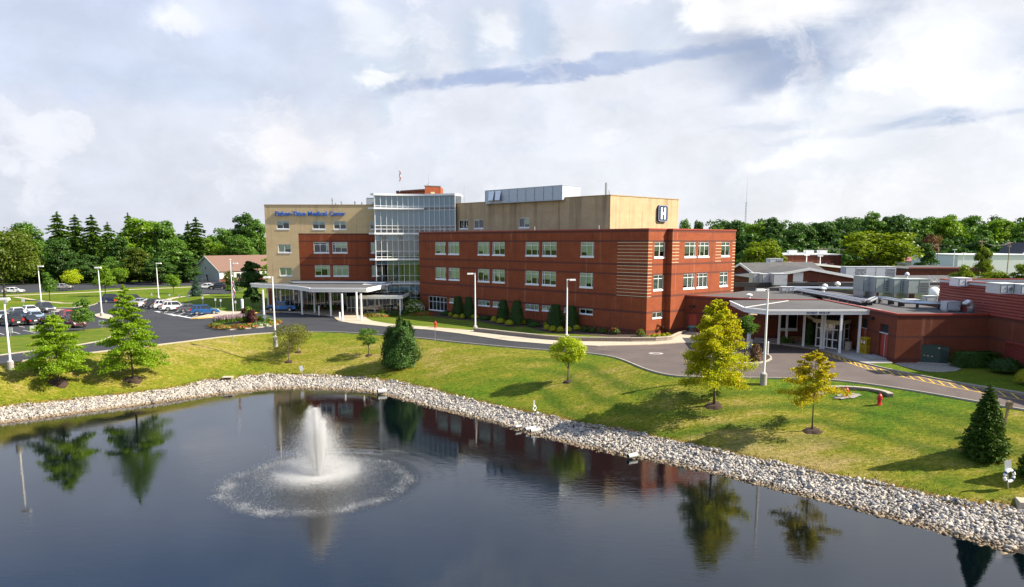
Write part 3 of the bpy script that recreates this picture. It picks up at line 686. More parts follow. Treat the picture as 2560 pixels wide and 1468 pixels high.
def window(root, A, d, s0, s1, z0, z1, vert=(.5,), trans=None, blinds=None, sill=.22, base=(0, 0, 0), glassm='glass', room='room', blindm='blind', rec=.10):
    """a window part: panes, with frame, sill and blind under it"""
    off = root.location; g = MB(); n = Vector((d[1], -d[0], 0)); dd = Vector((d[0], d[1], 0)); a = V2(A)
    P = lambda s, z, q=0.: tuple(a+dd*s+n*q+Vector((0, 0, z)))
    zs = z0+sill
    g.face([P(s0, zs, -rec), P(s1, zs, -rec), P(s1, z1, -rec), P(s0, z1, -rec)])
    for q in (((s0, z0), (s1, z0), (s1, z1), (s0, z1)),): g.face([P(s, z, -.75) for s, z in q], 1)
    for q in ((s0, z0, s1, z0), (s1, z0, s1, z1), (s1, z1, s0, z1), (s0, z1, s0, z0)):
        g.face([P(q[0], q[1], -.16), P(q[0], q[1], -.75), P(q[2], q[3], -.75), P(q[2], q[3], -.16)], 1)
    w = g.build('window', [MAT[glassm], MAT[room]], root, off=off)
    f = MB(); t = .075
    obx(f, A, d, s0, s1, z1-t, z1, -rec-.03, -rec+.05); obx(f, A, d, s0, s1, zs, zs+t, -rec-.03, -rec+.05)
    obx(f, A, d, s0, s0+t, zs+t, z1-t, -rec-.03, -rec+.05); obx(f, A, d, s1-t, s1, zs+t, z1-t, -rec-.03, -rec+.05)
    for v in vert:
        s = s0+(s1-s0)*v; obx(f, A, d, s-t/2, s+t/2, zs+t, z1-t, -rec-.025, -rec+.045)
    if trans:
        for tr in (trans if isinstance(trans, (tuple, list)) else (trans,)):
            z = zs+(z1-zs)*tr; obx(f, A, d, s0+t, s1-t, z-t/2, z+t/2, -rec-.02, -rec+.04)
    f.build('frame', MAT['frame'], w, off=off)
    if sill > 0:
        q = MB(); obx(q, A, d, s0-.04, s1+.04, z0, zs, -rec-.02, .05); q.build('sill', MAT['frame'], w, off=off)
    if blinds:
        b = MB(); ed = [0., *vert, 1.]
        for i, fr in enumerate(blinds[:len(ed)-1]):
            if fr <= 0: continue
            x0, x1 = s0+(s1-s0)*ed[i]+.03, s0+(s1-s0)*ed[i+1]-.03; zb = z1-(z1-zs)*fr
            b.face([P(x0, zb, -rec-.09), P(x1, zb, -rec-.09), P(x1, z1, -rec-.09), P(x0, z1, -rec-.09)])
        if b.f: b.build('blind', MAT[blindm], w, off=off)
    return w
def coping(mb, A, d, s0, s1, z0, z1, m=0, out=.06, back=.34): obx(mb, A, d, s0, s1, z0, z1, -back, out, m)
def letters(name, text, A, d, s0, s1, z0, z1, q0, q1, mat_, root, serif=False):
    """raised letters cut from the built-in face, stretched to the run they fill"""
    cu = bpy.data.curves.new(name, 'FONT'); cu.body = text; cu.size = 1; cu.extrude = .5; cu.resolution_u = 3; cu.offset = .03
    o = bpy.data.objects.new(name, cu); COL.objects.link(o); dg = bpy.context.evaluated_depsgraph_get(); dg.update()
    me = bpy.data.meshes.new_from_object(o.evaluated_get(dg)); bpy.data.objects.remove(o)
    n = Vector((d[1], -d[0], 0)); dd = Vector((d[0], d[1], 0)); a = V2(A)
    co_ = np.array([v.co for v in me.vertices]); lo, hi = co_.min(0), co_.max(0)
    for v, c in zip(me.vertices, co_):
        f = (c-lo)/(hi-lo); p = a+dd*(s0+(s1-s0)*f[0])+n*(q0+(q1-q0)*f[2])+Vector((0, 0, z0+(z1-z0)*f[1])); v.co = p-root.location
    me.materials.clear(); me.materials.append(mat_); ob = bpy.data.objects.new(name, me); COL.objects.link(ob); ob.parent = root; return ob

C0 = G(1614.7, 839.5); AZ = math.radians(-43.45)
U = Vector((math.sin(AZ), math.cos(AZ), 0)); Vv = Vector((U.y, -U.x, 0))      # along the front (to the far end), along the right side
def uv(u, v): return C0+U*u+Vv*v
HT = 14.2
hosp = thing('hospital', 'hospital of red and tan brick wings joined by a curved glass tower', 'hospital', (C0.x, C0.y, 0))
HO = hosp.location
# --- red wing, front
FL = 50.3; FA = uv(FL, 0); FD = tuple((-U)[:2])        # front: from the far end to the corner
def fs(cx, cy): return WP(1020+cx/3.1647, 440+cy/3.1647, FA, FD)
rowA = [(217,300),(320,405),(552,645),(668,765),(930,1036),(1063,1174),(1365,1470)]
rowB = [(220,303),(323,408),(553,645),(668,765),(930,1034),(1060,1170),(1358,1462)]
fops, fwin = [], []
for row, yy, za, zb, bl in ((rowA, 640, 10.2, 12.4, ((.8,1,.25),(1,1,1),(.75,1,1),(1,.62,.55),(.6,.6,.6),(.62,.62,.62),(.72,1,1))), (rowB, 850, 5.85, 8.05, ((.9,1,.5),(.25,.9,.9),(.3,.5,.8),(1,.55,.6),(.75,.55,.6),(.62,.6,.7),(1,.75,.7)))):
    for i, (a, b) in enumerate(row):
        s0, s1 = fs(a, yy)[0], fs(b, yy)[0]; fops.append((s0, s1, za, zb)); left = i % 2 == 0
        fwin.append((s0, s1, za, zb, ((.45, .86) if left else (.16, .58)) if i < 6 else (.47, .88), .76, bl[i], .22))
for a, b, y0, y1, v, tr, bl in ((163,307,955,1070,(.22,.42,.62,.82),(.62,),None),(328,362,967,1008,(),None,(1,)),(555,648,985,1033,(.33,.67),None,(1,1,.5)),(671,760,995,1043,(.3,.65),None,(1,1,1)),(930,1034,1015,1068,(.33,.68),None,(1,.8,1)),(1060,1140,1026,1075,(.45,),None,(1,1)),(1235,1262,1040,1085,(),None,(1,)),(1357,1462,1050,1100,(.45,),None,(.3,.3))):
    (s0, _), (s1, _) = fs(a, y0), fs(b, y0); zt = fs((a+b)/2, y0)[1]; zb = fs((a+b)/2, y1)[1]
    fops.append((s0, s1, zb, zt)); fwin.append((s0, s1, zb, zt, v, tr, bl, .14))
m = MB(); wall_face(m, FA, FD, 0, FL, -.5, HT-.02, fops)
zst = [5.2+i*.4475 for i in range(17)]; sst = fs(1655, 700)[0]
for z in zst: obx(m, FA, FD, sst, FL, z-.042, z+.042, .0, .02, 1)
m.build('wall', [MAT['brick'], MAT['cream']], hosp, off=HO)
for s0, s1, za, zb, v, tr, bl, si in fwin: window(hosp, FA, FD, s0, s1, za, zb, v, tr, bl, si)
# --- red wing, right side: a first bay, then a bay that stands proud
RA = uv(0, 0); RD = tuple(Vv[:2]); PR = .9
def rs(cx, cy, q=0.):
    o = RA - U*q; return WP(1600+cx/3.31, 460+cy/3.31, o, RD)
sN = rs(262, 700, PR)[0]; SR = rs(783, 640, PR)[0]
R2A = RA - U*PR
rops1, rops2, rw = [], [], []
for q, o_, lst in ((0., rops1, ((121,208,480,615,(.5,),.74,(.6,.65)),(113,196,753,890,(.5,),.74,(1,1)),(103,185,1060,1116,(.42,),None,(1,1)))),
                   (PR, rops2, ((372,467,480,610,(.45,.85),.74,(.8,.75,.7)),(485,575,478,607,(.18,.58),.74,(.55,.7,.55)),(676,745,478,602,(.5,),.74,(.6,.62)),(361,453,738,872,(.4,.8),.74,(.82,.95,.9)),(472,560,733,862,(.2,.6),.74,(.85,.9,.9)),(663,730,720,845,(.5,),.74,(.85,1))))):
    for a, b, y0, y1, v, tr, bl in lst:
        s0, s1 = rs(a, y0, q)[0], rs(b, y0, q)[0]; mid = (a+b)/2; zt, zb = rs(mid, y0, q)[1], rs(mid, y1, q)[1]
        if tr: zb, zt = (10.2, 12.4) if zt > 10 else (5.85, 8.05)
        o_.append((s0, s1, zb, zt)); rw.append((RA if q == 0 else R2A, s0, s1, zb, zt, v, tr, bl))
m = MB(); wall_face(m, RA, RD, 0, sN, -.5, HT-.02, rops1); wall_face(m, R2A, RD, sN, SR, -.5, HT-.02, rops2)
wall_face(m, RA+Vv*sN, tuple((-U)[:2]), 0, PR, -.5, HT-.02); 
wall_face(m, R2A+Vv*SR, tuple(U[:2]), 0, FL+PR, -.5, HT-.02); wall_face(m, uv(FL, SR), tuple((-Vv)[:2]), 0, SR, -.5, HT-.02)
for z in zst: obx(m, RA, RD, .0, rs(97, 700)[0], z-.042, z+.042, 0, .02, 1)
for z in zst[-7:]:
    obx(m, R2A, RD, sN, rs(323, 560, PR)[0], z-.042, z+.042, 0, .02, 1); obx(m, R2A, RD, rs(624, 560, PR)[0], rs(672, 560, PR)[0], z-.042, z+.042, 0, .02, 1)
for z in zst: obx(m, R2A, RD, rs(762, 600, PR)[0], SR, z-.042, z+.042, 0, .02, 1)
m.build('wall', [MAT['brick'], MAT['cream']], hosp, off=HO)
for A_, s0, s1, za, zb, v, tr, bl in rw: window(hosp, A_, RD, s0, s1, za, zb, v, tr, bl, .22 if tr else .14)
m = MB(); coping(m, FA, FD, 0, FL+.06, HT-.17, HT); coping(m, RA, RD, .34, sN, HT-.17, HT-.002); coping(m, R2A, RD, sN-.06, SR+.06, HT-.17, HT, 0, .06, .34+PR)
coping(m, uv(0, SR), tuple(U[:2]), .4, FL, HT-.17, HT-.003); coping(m, uv(FL, SR), tuple((-Vv)[:2]), 0, SR-.34, HT-.17, HT-.004)
for A_, d_, s0, s1 in ((FA, FD, .3, FL-.3), (RA, RD, .3, SR-.3)): obx(m, A_, d_, s0, s1, HT-.7, HT-.172, -.34, -.3)
m.build('coping', MAT['coping'], hosp, off=HO)
m = MB(); m.prism([tuple(uv(a, b)[:2]) for a, b in ((.02, .02), (.02, SR-.05), (FL-.05, SR-.05), (FL-.05, .02))], HT-.9, HT-.6); m.build('roof', MAT['roof'], hosp, off=HO)
for s in (9.5, 22.3, 34.8, 44.6):
    m = MB(); p = uv(s, 1.2); m.tube([(p.x, p.y, HT-.6), (p.x, p.y, HT+.55)], .05, 6)
    m.build('vent_pipe', MAT['hvac'], hosp, off=HO)
# --- tan upper storey of the red wing
TH = 19.35; tu0, tu1, tv0, tv1 = 12.2, 50.9, 6.9, 24.4
TA = uv(tu1, tv0); TD = FD; TL = tu1-tu0
tops, tw = [], []
for a, b, y0, y1, bl in ((404,476,347,425,(.15,.15)),(523,596,342,424,(.2,.12)),(876,960,330,418,(.12,.7))):
    s0, s1 = (WP(1020+q/3.1647, 440+y0/3.1647, TA, TD)[0] for q in (a, b)); tops.append((s0, s1, 14.62, 16.42)); tw.append((s0, s1, bl))
m = MB(); wall_face(m, TA, TD, 0, TL, HT-.6, TH-.02, tops)
TR = uv(tu0, tv0); TRL = tv1-tv0; wall_face(m, TR, RD, 0, TRL, HT-.6, TH-.02)
wall_face(m, uv(tu0, tv1), tuple(U[:2]), 0, TL, HT-.6, TH-.02); wall_face(m, uv(tu1, tv1), tuple((-Vv)[:2]), 0, TRL, HT-.6, TH-.02)
m.build('wall', MAT['tan'], hosp, off=HO)
for s0, s1, bl in tw: window(hosp, TA, TD, s0, s1, 14.62, 16.42, (.5,), None, bl, .2)
m = MB(); coping(m, TA, TD, 0, TL+.06, TH-.13, TH); coping(m, TR, RD, .34, TRL, TH-.13, TH-.002); coping(m, uv(tu0, tv1), tuple(U[:2]), 0, TL, TH-.13, TH-.003); coping(m, uv(tu1, tv1), tuple((-Vv)[:2]), .34, TRL-.34, TH-.13, TH-.004)
m.build('coping', MAT['coping_tan'], hosp, off=HO)
m = MB(); m.prism([tuple(uv(a, b)[:2]) for a, b in ((tu0+.05, tv0+.05), (tu0+.05, tv1-.05), (tu1-.05, tv1-.05), (tu1-.05, tv0+.05))], TH-.7, TH-.45); m.build('roof', MAT['roof'], hosp, off=HO)
# H sign on the tan end wall
(hs0, hz1), (hs1, _), (_, hz0) = WP(1600+140/3.31, 460+175/3.31, TR, RD), WP(1600+219/3.31, 460+178/3.31, TR, RD), WP(1600+175/3.31, 460+312/3.31, TR, RD)
sg = MB(); hr = .45
def rrect(s0, s1, z0, z1, r, k=5):
    pts = []
    for cx, cz, a0 in ((s1-r, z0+r, -90), (s1-r, z1-r, 0), (s0+r, z1-r, 90), (s0+r, z0+r, 180)):
        for i in range(k+1): th = math.radians(a0+90*i/k); pts.append((cx+r*math.cos(th), cz+r*math.sin(th)))
    return pts
def plate(mb, A, d, pts, q0, q1, m=0):
    n = Vector((d[1], -d[0], 0)); dd = Vector((d[0], d[1], 0)); a = V2(A); P = lambda s, z, q: tuple(a+dd*s+n*q+Vector((0, 0, z)))
    mb.face([P(s, z, q1) for s, z in pts], m)
    for i in range(len(pts)):
        (s, z), (s2, z2) = pts[i], pts[(i+1) % len(pts)]; mb.face([P(s, z, q0), P(s2, z2, q0), P(s2, z2, q1), P(s, z, q1)], m)
hsn = thing('hospital_sign', 'navy sign with a white H and white border on the tan end wall', 'sign', tuple(TR+Vv*((hs0+hs1)/2)+Vector((0, 0, hz0))))
plate(sg, TR, RD, rrect(hs0, hs1, hz0, hz1, hr), .02, .36); sg.build('case', MAT['blue_sign'], hsn, off=hsn.location)
sg = MB(); o_, i_ = rrect(hs0+.06, hs1-.06, hz0+.06, hz1-.06, hr-.06), rrect(hs0+.095, hs1-.095, hz0+.095, hz1-.095, hr-.09)
n_ = Vector((RD[1], -RD[0], 0)); a_ = V2(TR); dd_ = Vector((RD[0], RD[1], 0))
for k in range(len(o_)):
    j = (k+1) % len(o_); sg.face([tuple(a_+dd_*s+n_*.365+Vector((0, 0, z))) for s, z in (o_[k], o_[j], i_[j], i_[k])])
sg.build('border', MAT['white'], hsn, off=hsn.location)
sg = MB(); hw, hh = hs1-hs0, hz1-hz0
obx(sg, TR, RD, hs0+hw*.24, hs0+hw*.42, hz0+hh*.14, hz0+hh*.86, .36, .39); obx(sg, TR, RD, hs0+hw*.58, hs0+hw*.76, hz0+hh*.14, hz0+hh*.86, .36, .39); obx(sg, TR, RD, hs0+hw*.42, hs0+hw*.58, hz0+hh*.43, hz0+hh*.57, .36, .39)
sg.build('letter', MAT['white'], hsn, off=hsn.location)
# --- left wing, faces the camera
YL = 144.0; LX0, LX1 = (672.5-CX)/FPX*YL*1.0, -25.0; LA = (LX0, YL); LD = (1., 0.); LH = 19.3
def ls(cx, cy): return WP(620+cx/3.466, 400+cy/3.466, LA, LD)
LL = LX1-LX0; lops, lw = [], []
for a, b, y0, y1, v, tr, bl in ((247,356,527,607,(.5,),None,(.55,.3)),(558,668,530,609,(.5,),None,(.45,.45)),(741,850,530,609,(.5,),None,(.5,.5)),(1058,1170,532,609,(.5,),None,(.5,.5)),
        (260,370,731,811,(.5,),None,(1,.62)),(273,381,933,1011,(.5,),None,(1,1)),
        (568,698,712,812,(.42,.84),.76,(.1,.1,.8)),(730,859,712,812,(.18,.58),.76,(.1,.55,.6)),(1064,1180,714,813,(.35,.8),.76,(1,1,1)),(579,709,913,1014,(.42,.84),.76,(.6,.4,.9)),(738,869,915,1014,(.18,.58),.76,(1,1,1)),(1072,1180,915,1014,(.35,.8),.76,(1,1,1))):
    s0, s1 = ls(a, y0)[0], min(ls(b, y0)[0], LL-.05); zt, zb = ls(a, y0)[1], ls(a, y1)[1]; lops.append((s0, s1, zb, zt)); lw.append((s0, s1, zb, zt, v, tr, bl))
sB, zB = ls(436, 637); sB2 = ls(452, 1030)[0]
m = MB(); wall_face(m, LA, LD, 0, LL, zB, LH-.02, lops); wall_face(m, LA, LD, 0, sB, 4.0, zB, lops)
wall_face(m, (LX0, YL+24), (0, -1), 0, 24, 0, LH-.02); wall_face(m, (LX1+12, YL+24), (-1, 0), 0, LL+12, 0, LH-.02); wall_face(m, (LX1, YL), (1, 0), 0, 12, 0, LH-.02); wall_face(m, (LX1+12, YL), (0, 1), 0, 24, 0, LH-.02)
m.build('wall', MAT['tan_left'], hosp, off=HO)
m = MB(); wall_face(m, LA, LD, sB, LL, 3.0, zB, lops); wall_face(m, LA, LD, 0, sB, 0, 4.0); m.build('wall', MAT['brick'], hosp, off=HO)
for s0, s1, zb, zt, v, tr, bl in lw: window(hosp, LA, LD, s0, s1, zb, zt, v, tr, bl, .22, blindm='blind' if zt < 14 else 'blind_grey')
m = MB(); coping(m, LA, LD, -.06, LL, LH-.16, LH); coping(m, (LX0, YL+24), (0, -1), .34, 23.66, LH-.16, LH-.002); m.build('coping', MAT['coping_tan'], hosp, off=HO)
m = MB(); m.prism([(LX0+.05, YL+.05), (LX1+11.9, YL+.05), (LX1+11.9, YL+23.9), (LX0+.05, YL+23.9)], LH-.7, LH-.45); m.build('roof', MAT['roof'], hosp, off=HO)
(t0, tz0), (t1, tz1) = ls(236, 484), ls(845, 446)
tl = t1-t0
for wd, a, b in (('Fisher-Titus', 0, .43), ('Medical', .465, .735), ('Center', .77, 1.)): letters('lettering', wd, LA, LD, t0+tl*a, t0+tl*b, tz0, tz1, .05, .22, MAT['blue_letter'], hosp)
# --- glass tower: a shallow concave curve of fifteen bays
TX0, TX1, TY, SAG = (943-CX)/FPX*140.2, (1140.5-CX)/FPX*140.2, 140.2, 2.1; NB = 15
def tarc(f): return Vector((TX0+(TX1-TX0)*f, TY+SAG*4*f*(1-f), 0))
tp = [tarc(i/NB) for i in range(NB+1)]
TZ = (0, 2.2, 3.35, 4.55, 5.2, 6.25, 8.35, 9.05, 9.75, 10.75, 12.75, 13.65, 14.75, 15.35, 18.2, 18.9, 20.75)
gl = MB()
for i in range(NB):
    a, b = tp[i], tp[i+1]; gl.face([(a.x, a.y, 0), (b.x, b.y, 0), (b.x, b.y, 20.75), (a.x, a.y, 20.75)])
e0, e1 = tp[-1], tp[-1]+Vector((.9, 2.4, 0)); gl.face([(e0.x, e0.y, 14), (e1.x, e1.y, 14), (e1.x, e1.y, 20.75), (e0.x, e0.y, 20.75)], 1)
s_ = tp[0]; gl.face([(s_.x, YL, 0), (s_.x, s_.y, 0), (s_.x, s_.y, 20.75), (s_.x, YL, 20.75)])
cw = gl.build('curtain_wall', [MAT['glass_tower'], MAT['glass_green']], hosp, off=HO)
fm = MB()
for i, p in enumerate(tp):
    w = .075 if 0 < i < NB else .16; fm.obox((p.x-w/2, p.y-.1, 0), (w, 0, 0), (0, .16, 0), (0, 0, 20.75))
for z in TZ[1:-1]:
    for i in range(NB):
        a, b = tp[i], tp[i+1]; d = (b-a); n = Vector((d.y, -d.x, 0)).normalized(); fm.obox(a+Vector((0, 0, z-.035))-n*.04, d, n*.1, Vector((0, 0, .07)))
fm.obox(e1+Vector((-.1, -.1, 14)), (.2, 0, 0), (0, .2, 0), (0, 0, 6.75)); fm.obox(e0+Vector((0, 0, 14)), e1-e0, (0, .06, 0), (0, 0, .25))
fm.build('mullion', MAT['frame'], cw, off=HO)
for z, t, x0, out, i1 in ((20.75, .34, -.7, .45, NB), (18.3, .28, -1.1, .85, 9), (13.78, .3, -1.1, .85, NB), (9.1, .3, -1.1, .85, NB), (4.68, .3, -.9, .75, NB)):
    lg = MB(); pts = [tp[0]+Vector((x0, .35, 0))]+tp[:i1+1]
    for i in range(len(pts)-1):
        a, b = pts[i], pts[i+1]
        lg.obox(a+Vector((0, -out, z)), b-a, (0, out+.12, 0), (0, 0, t))
    lg.build('ledge', MAT['white_metal'], cw, off=HO)
m = MB(); m.prism([(p.x, p.y+.1) for p in tp]+[(TX1+.9, TY+2.4), (TX1+.9, TY+8), (TX0, TY+8)], 20.7, 21.08); m.build('roof', MAT['white_metal'], hosp, off=HO)
m = MB()        # what shows through the glass: slabs, back walls, drawn shades in the top rows, columns
for z in (4.3, 8.95, 13.6, 18.2):
    m.prism([(p.x, p.y+.22) for p in tp]+[(TX1, TY+6), (TX0, TY+6)], z, z+.4, 1, None, True)
m.face([(TX0, TY+5.5, 0), (TX1+.6, TY+5.5, 0), (TX1+.6, TY+5.5, 20.6), (TX0, TY+5.5, 20.6)], 0)
for i in range(NB):
    a, b = tp[i], tp[i+1]; o = Vector((0, .35, 0))
    for z0, z1 in ((18.62, 20.7), (15.4, 18.2), (9.8+1.05+2.0, 13.6), (8.4, 8.95), (3.4, 4.3)):
        if z0 > 12 and z0 < 13 and i % 3 == 1: continue
        q = [a+o, b+o]; m.face([(q[0].x, q[0].y, z0), (q[1].x, q[1].y, z0), (q[1].x, q[1].y, z1), (q[0].x, q[0].y, z1)], 2)
    if i % 3 == 1:
        c = (a+b)/2+Vector((0, 1.8, 0)); m.box((c.x, c.y, 10), (.45, .45, 20), 0, 1)
    if i % 2 == 0:
        for z in (4.7, 9.35, 14.0): c = (a+b)/2+Vector((.2, 1.2+.5*(i % 4), 0)); m.box((c.x, c.y, z+.4), (.7, .7, .8), .3*i, 0)
m.build('tower_interior', [MAT['room_blue'], MAT['room'], MAT['blind_grey']], hosp, off=HO)
# brick penthouse behind the tower
ph = MB(); yP = 152.; x0, x1, x2 = ((q-CX)/FPX*yP for q in (985.5, 1067, 1104)); zt1, zt2 = ztop(474.5, yP), ztop(466, yP)
PA = Vector((x0, yP+6, 0)); PB = Vector((x1, yP, 0)); pd = (PB-PA).normalized(); wall_face(ph, PA, tuple(pd[:2]), 0, (PB-PA).length, 18, zt1)
PC = Vector((x2, yP+1.2, 0)); pe = (PC-PB).normalized(); wall_face(ph, PB, tuple(pe[:2]), 0, (PC-PB).length, 18, zt2, (), .1)
ph.prism([tuple(PA[:2]), tuple(PB[:2]), (x1+3, yP+9), (x0+3, yP+13)], zt1-.4, zt1-.2); ph.prism([(x1, yP+.02), (x2, yP+1.22), (x2, yP+7), (x1, yP+6)], 18, zt2-.02)
obx(ph, PB, tuple(pe[:2]), 1.15, 2.0, zt2-2.4, zt2-1.05, .02, .06, 1)
ph.build('penthouse', [MAT['brick_pent'], MAT['cream']], hosp, off=HO)
m = MB(); coping(m, PA, tuple(pd[:2]), 0, (PB-PA).length, zt1, zt1+.16); coping(m, PB, tuple(pe[:2]), -.05, (PC-PB).length+.05, zt2, zt2+.16); m.build('coping', MAT['coping_dark'], hosp, off=HO)

# --- entrance canopy with its lobby
def GZ(px, py, z): return G(px, py, z)
CZ0, CZ1 = 4.25, 4.95
edge_px = [(629,717.5),(650,719.5),(680,721),(710,722),(740,724.5),(762,727.5),(778,730.5)]
ce = [GZ(x, y, CZ0) for x, y in edge_px]; yF = ce[-1].y; xr = (918-CX)/FPX*yF
ce += [Vector((xr, yF-.2, CZ0))]
back = [Vector((xr+1.6, YL-3., CZ0)), Vector((LX0+1.5, YL-3., CZ0)), Vector((ce[0].x-.4, ce[0].y+3.5, CZ0))]
poly = [tuple(p[:2]) for p in ce+back]
cn = thing('entrance_canopy', 'long white entrance canopy with a curved edge on white columns by the lobby', 'canopy', (ce[3].x, ce[3].y, 0)); CO = cn.location
m = MB(); m.prism(poly, CZ0+.08, CZ1-.05, 0, 1, True)
m.build('roof', [MAT['white'], MAT['roof']], cn, off=CO)
m = MB(); pts = [Vector(p) for p in ce]
for a, b in zip(pts[:-1], pts[1:]):
    d = b-a; d.z = 0; n = Vector((d.y, -d.x, 0)).normalized(); d *= 1.004
    m.obox((a.x, a.y, CZ0), d, n*.12, (0, 0, .46), 1); m.obox((a.x, a.y, CZ0+.46), d, n*.3, (0, 0, .24))
a, b = pts[-1], back[0]; d = Vector((b.x-a.x, b.y-a.y, 0)); n = Vector((d.y, -d.x, 0)).normalized(); m.obox((a.x, a.y, CZ0), d, n*.12, (0, 0, .7), 1)
m.build('fascia', [MAT['white_metal'], MAT['white']], cn, off=CO)
for px, py in ((856.6,801.5),(904,801.5),(827.7,790.5),(756,786),(787,782),(892.7,795),(660,786.6),(672,773)):
    p = G(px, py, .11); m = MB(); m.lathe([(.19, 0), (.19, .12), (.16, .14), (.16, CZ0)], 14, (p.x, p.y, .1)); m.build('column', MAT['white'], cn, smooth=False, off=CO)
upx = (ce[2].x+3, xr+1)      # the raised clerestory roof along the building
m = MB(); m.prism([(upx[0], YL-5.2), (upx[1], YL-6.2), (upx[1]+.5, YL-.4), (upx[0]-2, YL-.4)], CZ1+.12, CZ1+.34, 0, 1, True); m.prism([(upx[0]+.6, YL-4.6), (upx[1]-.6, YL-5.6), (upx[1]-.6, YL-.6), (upx[0], YL-.6)], CZ1-.05, CZ1+.12, 0)
m.build('upper_roof', [MAT['white_metal'], MAT['roof_dark']], cn, off=CO)
# lobby glass wall under the canopy
lobx0, lobx1, yLb = (682-CX)/FPX*139., (866-CX)/FPX*139., 139.
m = MB(); m.face([(lobx0, yLb, .8), (lobx1, yLb, .8), (lobx1, yLb, CZ0+.05), (lobx0, yLb, CZ0+.05)]); m.face([(lobx0, yLb+4, .8), (lobx0, yLb, .8), (lobx0, yLb, CZ0), (lobx0, yLb+4, CZ0)])
lb = m.build('lobby_glazing', MAT['glass_lobby'], hosp, off=HO)
m = MB(); nb = 17
for i in range(nb+1): x = lobx0+(lobx1-lobx0)*i/nb; m.obox((x-.04, yLb-.06, .8), (.08, 0, 0), (0, .1, 0), (0, 0, CZ0-.8))
m.obox((lobx0, yLb-.07, .78), (lobx1-lobx0, 0, 0), (0, .14, 0), (0, 0, .09)); m.obox((lobx0, yLb-.07, CZ0-.1), (lobx1-lobx0, 0, 0), (0, .14, 0), (0, 0, .09)); m.build('mullion', MAT['frame'], lb, off=HO)
m = MB(); m.obox((lobx0, yLb-.1, -.1), (lobx1-lobx0, 0, 0), (0, .3, 0), (0, 0, .88)); m.build('plinth', MAT['conc'], lb, off=HO)
m = MB(); m.face([(lobx0-1, yLb+4.4, 0), (lobx1+6, yLb+4.4, 0), (lobx1+6, yLb+4.4, CZ0), (lobx0-1, yLb+4.4, CZ0)])
for i in range(6): m.box((lobx0+1.5+i*2.1, yLb+2.2, 1.2), (.8, .8, .9), .4*i, 1)
m.build('lobby_interior', [MAT['room'], MAT['wood']], lb, off=HO)
# entry doors in a glazed front, under a lower porch
ex0, ex1, yE = (868-CX)/FPX*134.5, (1002-CX)/FPX*134.5, 134.5
en = thing('entrance_porch', 'low white flat porch with the sliding glass doors beside the lawn', 'porch', (ex1, yE-5, 0)); EO = en.location
pz0, pz1 = 2.95, 3.5; pyf = 128.6; px0, px1 = (899-CX)/FPX*pyf, (1006-CX)/FPX*pyf
m = MB(); m.prism([(px0, pyf), (px1, pyf), (px1, yE+2), (px0, yE+2)], pz0, pz1-.12, 0, None, True); m.build('roof', MAT['roof_dark'], en, off=EO)
m = MB(); m.obox((px0-.1, pyf-.12, pz0-.02), (px1-px0+.2, 0, 0), (0, .12, 0), (0, 0, pz1-pz0)); m.obox((px0-.1, pyf-.2, pz1-.16), (px1-px0+.2, 0, 0), (0, .08, 0), (0, 0, .18)); m.obox((px1, pyf, pz0-.02), (.1, 0, 0), (0, yE+2-pyf, 0), (0, 0, pz1-pz0)); m.build('fascia', MAT['white'], en, off=EO)
for px, py in ((1001,788.5),(1006,781),(971,780)):
    p = G(px, py, .11); m = MB(); m.box((p.x, p.y, pz0/2+.05), (.2, .2, pz0-.1)); m.build('column', MAT['white'], en, off=EO)
m = MB(); m.face([(ex0, yE, .1), (ex1, yE, .1), (ex1, yE, pz0), (ex0, yE, pz0)]); gz_ = m.build('glazing', MAT['glass_lobby'], en, off=EO)
m = MB(); dx0, dx1 = (917-CX)/FPX*yE, (957-CX)/FPX*yE
for x in [ex0+(dx0-ex0)*i/5 for i in range(5)]+[dx1+(ex1-dx1)*i/5 for i in range(6)]: m.obox((x-.04, yE-.07, .1), (.08, 0, 0), (0, .1, 0), (0, 0, pz0-.1))
m.obox((ex0, yE-.08, .9), (dx0-ex0, 0, 0), (0, .1, 0), (0, 0, .07)); m.obox((dx1, yE-.08, .9), (ex1-dx1, 0, 0), (0, .1, 0), (0, 0, .07)); m.build('frame', MAT['frame'], gz_, off=EO)
m = MB(); m.face([(ex0-.5, yE+3, 0), (ex1, yE+3, 0), (ex1, yE+3, pz0), (ex0-.5, yE+3, pz0)]); m.build('lobby_back', MAT['room'], gz_, off=EO)
for k in range(2):
    m = MB(); w = (dx1-dx0)/2; x = dx0+k*w
    for z in (.1, 1.02, 2.5): m.obox((x, yE-.14, z), (w, 0, 0), (0, .06, 0), (0, 0, .1))
    for xx in (x, x+w-.1): m.obox((xx, yE-.145, .2), (.1, 0, 0), (0, .07, 0), (0, 0, 2.3))
    m.build('door', MAT['frame'], en, off=EO)
# glazed lantern above the porch
m = MB(); x0, x1 = (915-CX)/FPX*137., (970-CX)/FPX*137.; m.prism([(x0, 136.6), (x1, 136.6), (x1, 139.5), (x0, 139.5)], pz1+.1, 4.75); q = m.build('lantern', MAT['glass_green'], en, off=EO)
m = MB(); m.obox((x0-.4, 136.1, 4.75), (x1-x0+.8, 0, 0), (0, 3.6, 0), (0, 0, .2)); m.obox((x0-.1, 136.5, pz1-.02), (x1-x0+.2, 0, 0), (0, 3, 0), (0, 0, .12))
for x in (x0, x0+(x1-x0)*.72, x1): m.obox((x-.06, 136.5, pz1+.1), (.12, 0, 0), (0, .1, 0), (0, 0, 1.1))
m.build('frame', MAT['white'], q, off=EO)

